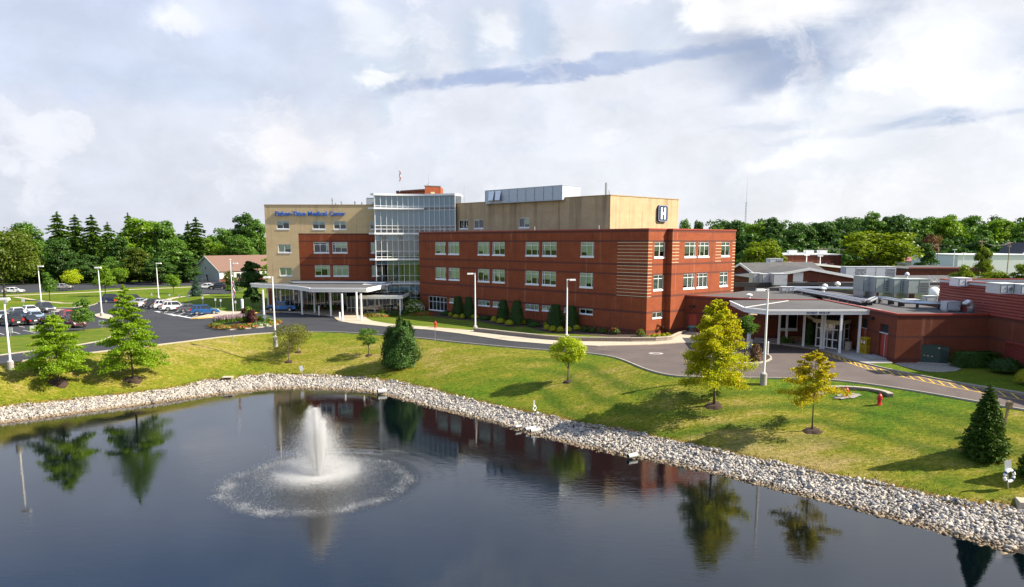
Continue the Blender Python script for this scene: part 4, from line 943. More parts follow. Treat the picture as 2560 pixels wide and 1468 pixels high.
# ------------------------------------------------------------------ low wing on the right with the pick-up door
LZ = 5.15
K0 = G(2235, 908); low = thing('low_wing', 'single storey red brick clinic wing with the pick-up door', 'clinic', (K0.x, K0.y, 0)); LO = low.location
Kc = Vector((K0.x, K0.y, 0)); xT = (2477-CX)/FPX*Kc.y*1.002
p1714 = uv(-PR, rs(375, 905, PR)[0]+.0); A1 = Vector((p1714.x, p1714.y, 0))
yB = 97.6; B1 = Vector(((1914-CX)/FPX*yB, yB, 0)); d1 = (B1-A1).normalized()
lowf = [(A1, B1), (B1, Vector((Kc.x+.3, yB, 0))), (Vector((Kc.x+.3, yB, 0)), Kc), (Kc, Vector((xT, Kc.y, 0)))]
m = MB(); ops = {}
wA = Vector((B1.x, yB, 0))
winS = [WP(1948.5, 800, wA, (1, 0))[0], WP(1994.5, 800, wA, (1, 0))[0]]
ops[1] = [(winS[0], winS[1], 1.05, 4.35)]
dW = (Kc-Vector((Kc.x+.3, yB, 0))).normalized(); wC = Vector((Kc.x+.3, yB, 0))
def lw_(px, py): return WP(px, py, wC, tuple(dW[:2]))
ops[2] = [(lw_(2197,850)[0], lw_(2219,850)[0], .3, 3.75), (lw_(2150,840)[0], lw_(2166,840)[0], .3, 3.9)]
sd0, sd1 = (WP(q, 805, A1, tuple(d1[:2]))[0] for q in (1719.5, 1741)); ops[0] = [(sd0, sd1, 0, 2.6)]
for i, (a, b) in enumerate(lowf):
    d = (b-a).normalized(); wall_face(m, a, tuple(d[:2]), 0, (b-a).length, -.4, LZ-.02, ops.get(i, ()), .3)
for k in range(4):
    obx(m, A1, tuple(d1[:2]), WP(1858, 760, A1, tuple(d1[:2]))[0], (B1-A1).length, 3.55+.38*k, 3.63+.38*k, 0, .025, 1); obx(m, wA, (1, 0), 0, 5.4-.4*k, 3.55+.38*k, 3.63+.38*k, 0, .025, 1)
m.build('wall', [MAT['brick_low'], MAT['cream']], low, off=LO)
m = MB()
for i, (a, b) in enumerate(lowf):
    d = (b-a).normalized(); coping(m, a, tuple(d[:2]), -.02 if i else 0, (b-a).length+(.06 if i != 1 else -.3), LZ-.18-.001*i, LZ-.001*i)
m.build('coping', MAT['coping'], low, off=LO)
roofp = [tuple(A1[:2]), tuple(B1[:2]), (Kc.x+.3, yB), tuple(Kc[:2]), (xT-.05, Kc.y), (xT-.05, 140), (60, 150), tuple(uv(-PR, SR)[:2])]
q = fill_poly('roof', [(x+.02, y+.02) for x, y in roofp], LZ-.22, MAT['roof']); q.parent = low; q.data.transform(Matrix.Translation(-LO)); 
window(low, wA, (1, 0), winS[0], winS[1], 1.05, 4.35, (.47,), .68, None, .3, rec=.12)
for a, b, px in ((lw_(2197,850)[0], lw_(2219,850)[0], 0), (lw_(2150,840)[0], lw_(2166,840)[0], 1)):
    m = MB(); w = b-a
    obx(m, wC, tuple(dW[:2]), a, b, .1, 2.75, -.28, -.2); obx(m, wC, tuple(dW[:2]), a+w/2-.03, a+w/2+.03, .3, 2.7, -.2, -.17, 1); obx(m, wC, tuple(dW[:2]), a-.03, b+.03, 2.75, 2.85, -.28, .0, 1); obx(m, wC, tuple(dW[:2]), a, b, 2.85, 3.9, -.29, -.24, 2)
    m.build('door', [MAT['red_door'], MAT['hvac'], MAT['dark']], low, off=LO)
m = MB(); obx(m, A1, tuple(d1[:2]), sd0, sd1, -.1, 2.55, -.25, -.15); obx(m, A1, tuple(d1[:2]), sd0, sd1, 2.55, 2.6, -.25, -.05); m.build('door', MAT['red_door'], low, off=LO)
for A_, d_, s, z in ((A1, d1, (sd0+sd1)/2, 3.5), (wC, dW, lw_(2183,798)[0], 4.0)):
    m = MB(); obx(m, A_, tuple(d_[:2]), s-.35, s+.35, z, z+.28, 0, .35); m.build('wall_lamp', MAT['black'], low, off=LO)
# pick-up canopy
PZ0, PZ1 = 4.42, 4.98
f0, f1, f2 = GZ(1862.5, 780.5, PZ0), GZ(1917.5, 786.5, PZ0), GZ(2169.5, 781.5, PZ0); f2 = Vector((f2.x, f1.y-.2, PZ0)); f1.y = f2.y
pk = thing('pickup_canopy', 'white roofed patient pick-up canopy on slim white posts by the clinic door', 'canopy', (f1.x, f1.y, 0)); PO = pk.location
ap = GZ(1970, 753, 5.5); b0 = Vector((f0.x+1.2, yB-.2, 0)); b1 = Vector((Kc.x+.2, yB-.2, 0))
m = MB(); m.prism([tuple(p[:2]) for p in (f0, f1, f2, Vector((f2.x+.1, f2.y+6.5, 0)), b1, b0)], PZ0+.06, PZ0+.3, 0, None, True)
zr = PZ1-.04; q0, q1, q2 = (Vector((p.x, p.y, zr)) for p in (f0, f1, f2)); q3 = Vector((b1.x, b1.y, zr+.1)); q4 = Vector((b0.x, b0.y, zr+.1)); 
for tri in ((q0, q1, ap), (q1, q2, ap), (q2, q3, ap), (q4, q0, ap), (q3, q4, ap)): m.face(tri, 1)
m.build('roof', [MAT['white'], MAT['roof']], pk, off=PO)
m = MB()
for a, b in ((f0, f1), (f1, f2), (f2, Vector((f2.x+.1, f2.y+6, 0))), (Vector((b0.x, b0.y, 0)), f0)):
    d = b-a; d.z = 0; n = Vector((d.y, -d.x, 0)).normalized(); d2 = d.normalized()
    m.obox(Vector((a.x, a.y, PZ0)), d, n*.1, (0, 0, .38)); m.obox(Vector((a.x, a.y, PZ0+.38))-d2*.12, d+d2*.24, n*.22, (0, 0, .18))
m.obox(q0+Vector((0, 0, .0)), ap-q0, (.07, .07, 0), (0, 0, .09))
m.build('fascia', MAT['white'], pk, off=PO)
d = (f2-f1).normalized(); sa, sb = WP(2015.5, 780, f1, (1, 0))[0], WP(2074, 780, f1, (1, 0))[0]
letters('lettering', 'PATIENT', f1, (1, 0), sa, sa+(sb-sa)*.47, PZ0+.07, PZ0+.33, .1, .125, MAT['navy_letter'], pk); letters('lettering', 'PICK-UP', f1, (1, 0), sa+(sb-sa)*.55, sb, PZ0+.07, PZ0+.33, .1, .125, MAT['navy_letter'], pk)
for px, py in ((1946,860.5),(2007.3,865.8),(2051.5,872.3),(2057.5,872.3),(2098,883),(2144.7,881.8),(1869.5,868.6),(1873,868),(1965,855)):
    p = G(px, py, .1); m = MB(); m.box((p.x, p.y, (PZ0+.14)/2), (.22, .22, PZ0-.04)); m.build('post', MAT['white'], pk, off=PO)
for px, py in ((1905,792),(2082,789)):
    p = GZ(px, py, PZ0+.04); m = MB(); m.lathe([(.45, .04), (.4, -.06), (.1, -.1)], 12, (p.x, p.y+3, PZ0)); m.build('ceiling_light', MAT['cream'], pk, off=PO)
# vestibule
vz = 3.0; va, vb, vc = G(2039, 866, .1), G(2094, 874, .1), G(2120, 868, .1)
va, vb, vc = (Vector((p.x, p.y, 0)) for p in (va, vb, vc)); vd = Vector((va.x+1.5, yB-.2, 0))
ves = thing('vestibule', 'glazed door vestibule with a flat cream roof under the pick-up canopy', 'vestibule', tuple(vb)); VO = ves.location
m = MB(); poly = [tuple(p[:2]) for p in (va+Vector((-.5, -.3, 0)), vb+Vector((0, -.7, 0)), vc+Vector((.3, -.2, 0)), Vector((vc.x+.3, yB-.4, 0)), vd)]
m.prism(poly, vz, vz+.45, 0, 1, True); m.build('roof', [MAT['cream'], MAT['roof']], ves, off=VO)
m = MB()
for a, b in ((va, vb), (vb, vc)): m.face([(a.x, a.y, .1), (b.x, b.y, .1), (b.x, b.y, vz), (a.x, a.y, vz)])
gv = m.build('glazing', MAT['glass_lobby'], ves, off=VO)
m = MB()
for a, b, n_ in ((va, vb, 4), (vb, vc, 2)):
    for i in range(n_+1): p = a+(b-a)*i/n_; m.box((p.x, p.y, vz/2), (.14, .14, vz-.02))
    d = b-a; nn = Vector((d.y, -d.x, 0)).normalized()
    for z in (.12, 1.1, 2.3): m.obox(Vector((a.x, a.y, z))-nn*.05, d, nn*.1, (0, 0, .12))
m.build('frame', MAT['frame'], gv, off=VO)
m = MB(); mid = (va+vb)/2; m.face([(va.x+.5, va.y+2.5, 0), (vc.x, vc.y+2.5, 0), (vc.x, vc.y+2.5, vz), (va.x+.5, va.y+2.5, vz)]); m.build('inside', MAT['dark'], gv, off=VO)
for p in (Vector((va.x+.3, va.y+1, 0)), Vector(((vb.x+vc.x)/2, vb.y+1.6, 0))):
    m = MB(); m.box((p.x, p.y, (vz+.45+PZ0)/2), (.2, .2, PZ0-vz-.4)); m.build('strut', MAT['cream'], ves, off=VO)

# tall hall with red ribbed cladding at the right edge: its wall runs straight towards the camera
hz0, hz1 = 5.35, 8.05
hall = thing('metal_clad_hall', 'tall red hall, ribbed metal above brick, at the right edge', 'hall', (xT, 75, 0)); HLO = hall.location
yN, yFar = 40., 87.5
m = MB(); hd = (0., -1.); hA = (xT, yFar); lop = [(WP(2513, 870, hA, hd)[0], WP(2513, 870, hA, hd)[0]+12, .55, 2.55)]
wall_face(m, hA, hd, 0, yFar-yN, -.5, 4.9, lop); wall_face(m, (xT, yN), (1, 0), 0, 30, -.5, 4.9); wall_face(m, (xT+30, yN), (0, 1), 0, yFar-yN, -.5, 4.9); wall_face(m, (xT+30, yFar), (-1, 0), 0, 30, -.5, 4.9)
m.build('wall', MAT['brick_low'], hall, off=HLO)
m = MB(); rib = .3; n_ = int((hz1-4.9)/rib)
for A_, d_, L_ in ((hA, hd, yFar-yN), ((xT, yN), (1, 0), 30), ((xT+30, yFar), (-1, 0), 30)):
    for i in range(n_):
        z = 4.9+i*rib; nn = Vector((d_[1], -d_[0], 0)); dd = Vector((*d_, 0)); a = V2(A_)
        for za, zb, qa, qb in ((z, z+.08, .02, .1), (z+.08, z+.22, .1, .1), (z+.22, z+rib, .1, .02)):
            m.face([tuple(a+nn*qa+Vector((0, 0, za))), tuple(a+dd*L_+nn*qa+Vector((0, 0, za))), tuple(a+dd*L_+nn*qb+Vector((0, 0, zb))), tuple(a+nn*qb+Vector((0, 0, zb)))])
MAT['clad'] = M('red_ribbed_cladding', (.26, .045, .032), .5, var=.1, sc=.5)
m.build('cladding', MAT['clad'], hall, off=HLO)
m = MB(); zz = 4.9+n_*rib
for A_, d_, L_ in ((hA, hd, yFar-yN), ((xT, yN), (1, 0), 30), ((xT+30, yFar), (-1, 0), 30)):
    obx(m, A_, d_, 0, L_, zz, zz+.26, -.3, .09, 1); obx(m, A_, d_, -.05, L_+.05, zz+.26, zz+.36, -.34, .13, 0)
m.build('coping', [MAT['coping'], MAT['hvac']], hall, off=HLO)
m = MB(); m.prism([(xT+.25, yN+.2), (xT+29.8, yN+.2), (xT+29.8, yFar-.2), (xT+.25, yFar-.2)], zz-.4, zz-.1); m.build('roof', MAT['roof'], hall, off=HLO)
m = MB(); s0, s1 = lop[0][:2]
for i in range(13): z = .6+i*.15; obx(m, hA, hd, s0, s1, z, z+.10, -.2, -.05)
obx(m, hA, hd, s0, s1, 2.55, 2.75, -.3, .06, 0); obx(m, hA, hd, s0, s1, .55, 2.55, -.3, -.25, 1); m.build('louvre', [MAT['clad'], MAT['dark']], hall, off=HLO)
# ------------------------------------------------------------------ trees and plants
def rnd_unit(n): v = RNG.normal(size=(n, 3)); return v/np.linalg.norm(v, axis=1, keepdims=True)
def quads(C, size, aspect=.6, up=.0, nrm=None, jit=.6, along=None):
    """leaf-sized diamonds at C; nrm: preferred facing; along: preferred long axis"""
    n = len(C); r = rnd_unit(n)
    N_ = r if nrm is None else nrm+r*jit
    N_ = N_+np.array([0, 0, up]); N_ /= np.linalg.norm(N_, axis=1, keepdims=True)+1e-9
    t = rnd_unit(n) if along is None else along+rnd_unit(n)*.35
    a = t-N_*(t*N_).sum(1, keepdims=True); a /= np.linalg.norm(a, axis=1, keepdims=True)+1e-9; b = np.cross(N_, a)
    s = (np.asarray(size)*RNG.uniform(.7, 1.3, n)/2)[:, None]
    V = np.stack([C-a*s, C+b*s*aspect, C+a*s, C-b*s*aspect], 1).reshape(-1, 3); return V, np.arange(n*4).reshape(n, 4)
def join(parts):
    V, F, o = [], [], 0
    for v, f in parts: V.append(v); F.append(f+o); o += len(v)
    return np.vstack(V), np.vstack(F)
def plant(name, label, cat, loc, trunk, crown, mats, group=None, rz=0., crown_name='crown', trunk_name='trunk'):
    r = thing(name, label, cat, loc, rz, group)
    if trunk is not None: trunk.build(trunk_name, mats[0], r, smooth=True)
    np_mesh(crown_name, crown[0], crown[1], mats[1], r); return r

def layered_tree(H, R, base, n_br, leafsize, nleaf, prof, droop=.0, rise=.2, tr=.12, dens=None, spread=.35, flat=.35, seed=1, lean=0., low=.0):
    """single leader with tiers of limbs (oaks); prof(f) crown radius share at height share f"""
    rg = np.random.default_rng(seed); m = MB(); P = []
    wig = [(0, 0, -.15)]+[(.10*R*.2*math.sin(k*1.7+seed)*k/6+lean*k/6, .1*R*.2*math.cos(k*2.1+seed)*k/6, H*k/6*.985) for k in range(1, 7)]
    wig[0] = (0, 0, -.25); m.tube(wig, [tr*1.35]+[tr*(1-k/6.3) for k in range(1, 7)], 8)
    ctr = lambda z: np.array([np.interp(z, [w[2] for w in wig], [w[0] for w in wig]), np.interp(z, [w[2] for w in wig], [w[1] for w in wig]), z])
    az = rg.uniform(0, 6)
    for i in range(n_br):
        f = (i+.5)/n_br; f = f**.92; z = base+(H*.97-base)*f; az += 2.399+rg.normal()*.3; L = R*prof(f)*rg.uniform(.78, 1.12)
        if dens and rg.random() > dens(f, az): continue
        p0 = ctr(z); d = np.array([math.cos(az), math.sin(az), 0]); up = rise*(.4+f) ; 
        pts = [p0]
        for k in range(1, 5):
            q = k/4; pts.append(p0+d*L*q+np.array([0, 0, L*(up*q-droop*q*q*(1.2-f))])+rg.normal(size=3)*L*.025)
        m.tube(pts, [tr*.42*(1-.6*f), tr*.3*(1-.6*f), tr*.2*(1-.6*f), tr*.12, .008], 5, caps=False)
        nt = 9
        for k in range(nt):
            q = .22+.78*(k+rg.random())/nt; a = pts[min(int(q*4), 3)]; b = pts[min(int(q*4)+1, 4)]; c = a+(b-a)*(q*4-min(int(q*4), 3))
            side = d*rg.uniform(.1, .6)+np.array([-d[1], d[0], 0])*rg.choice((-1, 1))*rg.uniform(.3, 1.)+np.array([0, 0, rg.uniform(-.15, .35)])
            l2 = L*spread*(1.15-q*.6)*rg.uniform(.6, 1.1); e = c+side*l2
            if k % 2 == 0: m.tube([c, (c+e)/2+np.array([0, 0, .04*l2]), e], [tr*.09, tr*.06, .006], 4, caps=False)
            nn = max(int(nleaf/n_br/nt*(.55+.9*prof(f))*rg.uniform(.5, 1.5)), 2); u = rg.random((nn, 1))**.8
            sc = np.array([l2*.42, l2*.42, l2*flat*.5])
            P.append(c+(e-c)*u+rg.normal(size=(nn, 3))*sc)
    P = np.vstack(P); P = P[P[:, 2] > base*.55+low]
    V, F = quads(P, leafsize, .62, up=.55); return m, (V, F)

def lump_crown(rx, rz, zc, n_l, nleaf, leafsize, seed=1, lump=.42, shell=.75, fx=1., ry=None, bottom=-.85, skew=None):
    """broad crown from overlapping leafy lumps; gaps stay between them"""
    rg = np.random.default_rng(seed); ry = ry or rx; C, Nn, sizes = [], [], []
    per = nleaf//n_l
    for i in range(n_l):
        v = rg.normal(size=3); v /= np.linalg.norm(v); v[2] = max(v[2], bottom); k = rg.uniform(.35, 1.)**.5*shell
        c = np.array([v[0]*rx*k, v[1]*ry*k, v[2]*rz*k+zc]); r = lump*min(rx, rz*1.2)*rg.uniform(.55, 1.25)
        d = rg.normal(size=(per, 3)); d /= np.linalg.norm(d, axis=1, keepdims=True); d[:, 2] = np.where(d[:, 2] < -.5, -d[:, 2]*.5, d[:, 2])
        rr = r*rg.uniform(.62, 1.08, (per, 1)); q = c+d*rr*np.array([1.1, 1.1, .72]); C.append(q); Nn.append(d)
    C = np.vstack(C); Nn = np.vstack(Nn)
    if skew: C[:, 0] += skew*(C[:, 2]-zc)
    return quads(C, leafsize, .7, up=.25, nrm=Nn, jit=.75)
def limb_trunk(H, tr, base, rx, n, seed=1):
    rg = np.random.default_rng(seed+50); m = MB(); m.tube([(0, 0, -.3), (0, 0, base*.5), (.05*rx*.2, 0, base), (0, .05*rx*.2, H*.6)], [tr*1.5, tr, tr*.85, tr*.4], 8)
    for i in range(n):
        a = 2.4*i+rg.uniform(0, 1); z = base*(.8+.5*rg.random()); L = rx*rg.uniform(.55, .85)
        m.tube([(0, 0, z), (math.cos(a)*L*.45, math.sin(a)*L*.45, z+(H-z)*.3), (math.cos(a)*L, math.sin(a)*L, z+(H-z)*.62)], [tr*.5, tr*.3, tr*.08], 5, caps=False)
    return m
def conifer(H, R, base, tiers, per, nleaf, leafsize, seed=1, droop=.25, pw=.85, ragged=.18, upsweep=0., wid=.26):
    rg = np.random.default_rng(seed); m = MB(); m.tube([(0, 0, -.3), (0, 0, H*.5), (0, 0, H*.985)], [H*.017, H*.011, .01], 7); C, A = [], []
    k_ = max(nleaf//(tiers*per), 6)
    for t in range(tiers):
        f = (t+.3*rg.random())/tiers; z = base+(H-base)*f*.985; L0 = R*((1-f)**pw)*(1-.25*max(0, .14-f)/.14)+.03*R; a0 = rg.uniform(0, 6)
        for j in range(per):
            if rg.random() < ragged*.5: continue
            a = a0+2*PI*j/per+rg.normal()*.16; L = L0*rg.uniform(1-ragged*1.6, 1+ragged*.55); d = np.array([math.cos(a), math.sin(a), 0]); sd = np.array([-d[1], d[0], 0])
            kk = max(int(k_*(.35+1.25*(1-f))), 5); q = rg.uniform(.12, 1., kk); w = rg.normal(size=kk)*L*wid*(1.2-q)
            zz = z+L*(upsweep*q-droop*q**1.4+.12*np.maximum(q-.7, 0))-np.abs(w)*.35+rg.normal(size=kk)*L*.035
            C.append(d*(L*q)[:, None]+sd*w[:, None]+np.stack([0*q, 0*q, zz], 1)); A.append(d+sd*np.sign(w)[:, None]*.7+np.array([0, 0, -.25]))
        if t % 2 == 0 and t < tiers*.8: m.tube([(0, 0, z), (d[0]*L*.8, d[1]*L*.8, z-droop*L*.6)], [H*.004, .01], 4, caps=False)
    C = np.vstack(C); A = np.vstack(A); A /= np.linalg.norm(A, axis=1, keepdims=True)
    V, F = quads(C, leafsize, .38, up=1.1, along=A); V2_, F2 = quads(np.stack([RNG.normal(size=60)*.02*R, RNG.normal(size=60)*.02*R, H*(1-.08*RNG.random(60))], 1), leafsize*.6, .3)
    return m, join([(V, F), (V2_, F2)])
def solid_bush(rx, ry, h, nleaf, leafsize, seed=1, top=.35, ragged=.06, up=.2, sq=1.):
    """clipped or dense shrub: leaves over a rounded or tapering body"""
    rg = np.random.default_rng(seed); n = nleaf; f = rg.random(n)**.8; a = rg.uniform(0, 2*PI, n)
    pr = np.where(f < .18, .86+.14*f/.18, 1-(1-top)*((f-.18)/.82)**1.6)
    cap = rg.random(n) < .22; f = np.where(cap, rg.uniform(.93, 1.02, n), f); pr = np.where(cap, top*1.05*np.sqrt(rg.random(n)), pr*rg.uniform(.86, 1.03, n))
    lump = 1+ragged*np.sin(a*3+f*7+seed)+ragged*np.sin(a*7-f*11)+rg.normal(size=n)*ragged*.5
    ca, sa = np.cos(a), np.sin(a)
    if sq < 1: ca, sa = np.sign(ca)*np.abs(ca)**sq, np.sign(sa)*np.abs(sa)**sq
    C = np.stack([ca*rx*pr*lump, sa*ry*pr*lump, f*h*(1+.4*ragged*np.sin(a*4))], 1); N_ = np.stack([np.cos(a), np.sin(a), np.where(cap, 1.5, .25)], 1)
    V, F = quads(C, leafsize, .6, up=up, nrm=N_, jit=.55)
    k = max(n//4, 50); fi = rg.random(k); ai = rg.uniform(0, 2*PI, k); ri = .72*np.where(fi < .18, .9, 1-(1-top)*((fi-.18)/.82)**1.6)
    Vi, Fi = quads(np.stack([np.cos(ai)*rx*ri, np.sin(ai)*ry*ri, fi*h*.94], 1), leafsize*2.6, .8, nrm=np.stack([np.cos(ai), np.sin(ai), .2+0*ai], 1), jit=.25)
    return join([(V, F), (Vi, Fi)])
def ball_bush(r, h, nleaf, leafsize, seed=1, ragged=.05):
    rg = np.random.default_rng(seed); d = rg.normal(size=(nleaf, 3)); d /= np.linalg.norm(d, axis=1, keepdims=True); d[:, 2] = np.abs(d[:, 2])*1.25-.3
    k = rg.uniform(.82, 1.03, (nleaf, 1))*(1+ragged*np.sin(d[:, :1]*9+seed)*np.sin(d[:, 1:2]*8)); C = d*k*np.array([r, r, h*.62])+np.array([0, 0, h*.42]); C[:, 2] = np.maximum(C[:, 2], .03)
    V, F = quads(C, leafsize, .6, nrm=d, jit=.55, up=.15); n2 = nleaf//4; d2 = d[:n2]; Vi, Fi = quads(d2*.78*np.array([r, r, h*.6])+np.array([0, 0, h*.42]), leafsize*2.5, .8, nrm=d2, jit=.2)
    return join([(V, F), (Vi, Fi)])
def mulch_bed(p, r, label):
    m = MB(); n = 22; rim = [(p.x+r*(1+.12*math.sin(3*t+p.x)+.06*math.sin(7*t))*math.cos(t), p.y+r*(1+.12*math.sin(3*t+p.x)+.06*math.sin(7*t))*math.sin(t)) for t in [2*PI*k/n for k in range(n)]]
    zs = zland([q[0] for q in rim]+[p.x], [q[1] for q in rim]+[p.y])
    for k in range(n):
        j = (k+1) % n; mid = lambda q, w, z: (p.x+(q[0]-p.x)*w, p.y+(q[1]-p.y)*w, z)
        a, b = rim[k], rim[j]; m.face([(a[0], a[1], zs[k]-.06), (b[0], b[1], zs[j]-.06), mid(b, .6, zs[-1]*.6+zs[j]*.4+.12), mid(a, .6, zs[-1]*.6+zs[k]*.4+.12)]); m.face([mid(a, .6, zs[-1]*.6+zs[k]*.4+.12), mid(b, .6, zs[-1]*.6+zs[j]*.4+.12), (p.x, p.y, zs[-1]+.17)])
    o = m.build('mulch_bed', MAT['mulch'], smooth=True); tag(o, label, 'mulch bed', 'mulch beds under the lawn trees')
def hpx(px, ytop, loc):
    """height of a thing standing at loc whose top shows at ytop"""
    d = pray(px, ytop); return CAMZ + d.z/d.y*loc.y - loc.z
def wpx(w, loc): return w/FPX*loc.y

# --- lawn trees in front
oakp = lambda f: (.55+.45*min(f/.18, 1)) * (1-f)**.62 if f > .18 else .72+.28*f/.18
p = GL(148, 961); h = hpx(120, 780, p); mulch_bed(p, 1.15, 'dark mulch ring under the green oak nearest the left edge')
plant('pin_oak', 'bright green young oak nearest the left edge, wide and drooping', 'tree', p, *layered_tree(h, wpx(86, p), h*.2, 46, .18, 24000, oakp, .32, .25, .085, seed=3), (MAT['bark'], MAT['lf_pin']), 'young oaks on the pond lawn')
p = GL(334, 949); h = hpx(313, 704, p); mulch_bed(p, 1.1, 'dark mulch ring under the tall pointed green oak')
plant('pin_oak', 'tall pointed bright green oak in front of the car park', 'tree', p, *layered_tree(h, wpx(94, p), h*.15, 54, .20, 30000, lambda f: (1-f)**.85*(1 if f > .12 else .8+.2*f/.12), .30, .2, .10, seed=9, lean=-.35), (MAT['bark'], MAT['lf_pin']), 'young oaks on the pond lawn')
p = GL(1785, 1014); h = hpx(1790, 742, p); mulch_bed(p, .85, 'dark mulch ring under the tall golden oak')
plant('golden_oak', 'tall full golden yellow oak in front of the brick corner', 'tree', p, *layered_tree(h, wpx(100, p), h*.19, 60, .17, 34000, lambda f: (1-f)**.62*(1 if f > .15 else .85+.15*f/.15), .18, .3, .105, seed=14, flat=.6), (MAT['bark'], MAT['lf_gold']), 'young oaks on the pond lawn')
p = GL(2030, 1077); h = hpx(2036, 872, p); mulch_bed(p, .82, 'dark mulch ring under the thin golden tree')
plant('thin_oak', 'thin half bare golden tree with foliage hanging on one side', 'tree', p, *layered_tree(h, wpx(88, p), h*.36, 44, .16, 15000, lambda f: (1-f)**.7, .2, .45, .07, dens=lambda f, a: (.95 if math.cos(a) < .1 else .55) if f < .55 else .55, seed=21), (MAT['bark'], MAT['lf_sparse']), 'young oaks on the pond lawn')
p = GL(1420, 955); h = hpx(1420, 840, p); mulch_bed(p, .55, 'dark mulch ring under the round lime green tree')
plant('lime_tree', 'small round lime green tree on the lawn, bright as new leaves', 'tree', p, limb_trunk(h, .06, h*.34, wpx(50, p), 5, 4), lump_crown(wpx(50, p), h*.35, h*.66, 46, 9000, .15, 4, .34, .8), (MAT['bark'], MAT['lf_lime']), 'young trees on the pond lawn')
p = GL(722, 905); h = hpx(722, 806, p); mulch_bed(p, .6, 'brown mulch ring under the twiggy olive tree nearer the pond')
plant('crabapple', 'twiggy olive brown tree nearer the pond, of a close pair', 'tree', p, limb_trunk(h, .07, h*.3, wpx(52, p), 9, 6), lump_crown(wpx(50, p), h*.40, h*.58, 40, 4200, .14, 6, .40, .85), (MAT['bark_pale'], MAT['lf_olive']), 'young trees on the pond lawn')
p = GL(746, 881); h = hpx(746, 806, p); mulch_bed(p, .55, 'brown mulch ring behind the twiggy olive tree')
plant('crabapple', 'twiggy olive brown tree nearer the road, of a close pair', 'tree', p, limb_trunk(h, .06, h*.3, wpx(36, p), 8, 8), lump_crown(wpx(34, p), h*.42, h*.56, 30, 2600, .14, 8, .4, .85), (MAT['bark_pale'], MAT['lf_olive']), 'young trees on the pond lawn')
p = GL(922, 889); h = hpx(922, 816, p); mulch_bed(p, .5, 'dark mulch ring beside the dark evergreen bush')
plant('small_tree', 'small open green tree beside the dark evergreen bush', 'tree', p, limb_trunk(h, .055, h*.3, wpx(30, p), 7, 12), lump_crown(wpx(29, p), h*.36, h*.62, 34, 3600, .13, 12, .38, .85), (MAT['bark'], MAT['lf_shrub']), 'young trees on the pond lawn')
p = GL(1002, 914); h = hpx(1000, 800, p)
plant('evergreen_bush', 'large dark broad evergreen bush on the lawn below the brick wing', 'bush', p, None, join([solid_bush(wpx(45, p), wpx(46, p), h*.82, 12000, .17, 5, .60, .17), tuple(q if i else q+np.array([wpx(14, p), 0, 0]) for i, q in enumerate(solid_bush(wpx(30, p), wpx(30, p), h*.92, 6000, .17, 6, .35, .16))), solid_bush(wpx(24, p), wpx(24, p), h, 4500, .16, 8, .3, .12), tuple(q if i else q+np.array([-wpx(26, p), 0, 0]) for i, q in enumerate(solid_bush(wpx(24, p), wpx(26, p), h*.70, 4000, .16, 9, .4, .1)))]), (None, MAT['nd_bush']), crown_name='foliage')
p = GL(2459, 1141); h = hpx(2472, 956, p)
plant('spruce', 'dark young spruce on the lawn beside the wooden post', 'tree', p, *conifer(h, wpx(64, p), .10, 26, 13, 46000, .17, 31, .12, .78, .12), (MAT['bark'], MAT['nd_spruce']), 'young spruces on the pond lawn')
p = GL(2586, 1190); h = hpx(2586, 1075, p)
plant('spruce', 'small dark spruce cut off by the right edge', 'tree', p, *conifer(h, wpx(50, p), .1, 20, 12, 20000, .16, 33, .14, .78, .14), (MAT['bark'], MAT['nd_spruce']), 'young spruces on the pond lawn')

# --- island at the pick-up loop
isl = [(1897,881),(1915,886),(1928,893),(1930,899),(1920,905),(1900,909.5),(1876,911),(1850,911),(1826,907),(1812,900),(1816,891),(1835,884),(1865,880)]
il = gpoly(isl, 0); cI = Vector((sum(a for a, b in il)/len(il), sum(b for a, b in il)/len(il), 0))
m = MB(); m.prism(il, 0, .15); tag(m.build('island_kerb', MAT['kerb']), kind='structure')
m = MB(); m.prism([(cI.x+(a-cI.x)*.92, cI.y+(b-cI.y)*.9) for a, b in il], .1, .19); tag(m.build('mulch_bed', MAT['mulch']), 'dark mulch island in the pick-up loop behind the golden oak', 'mulch bed', 'mulch beds under the lawn trees')
p = G(1862, 894, .15); h = hpx(1860, 782, p)
plant('standard_tree', 'dense round green tree half hidden behind the golden oak', 'tree', p, limb_trunk(h, .07, h*.45, .8, 4, 15), lump_crown(wpx(27, p), h*.27, h*.72, 30, 6000, .13, 15, .42, .75), (MAT['bark'], MAT['lf_shrub']))
p = G(1888, 903, .15); plant('russet_shrub', 'small russet brown shrub in the mulch island of the pick-up loop', 'shrub', p, None, solid_bush(wpx(16, p), wpx(14, p), 1.7, 1500, .13, 41, .5, .12), (None, MAT['lf_dead']), crown_name='foliage')

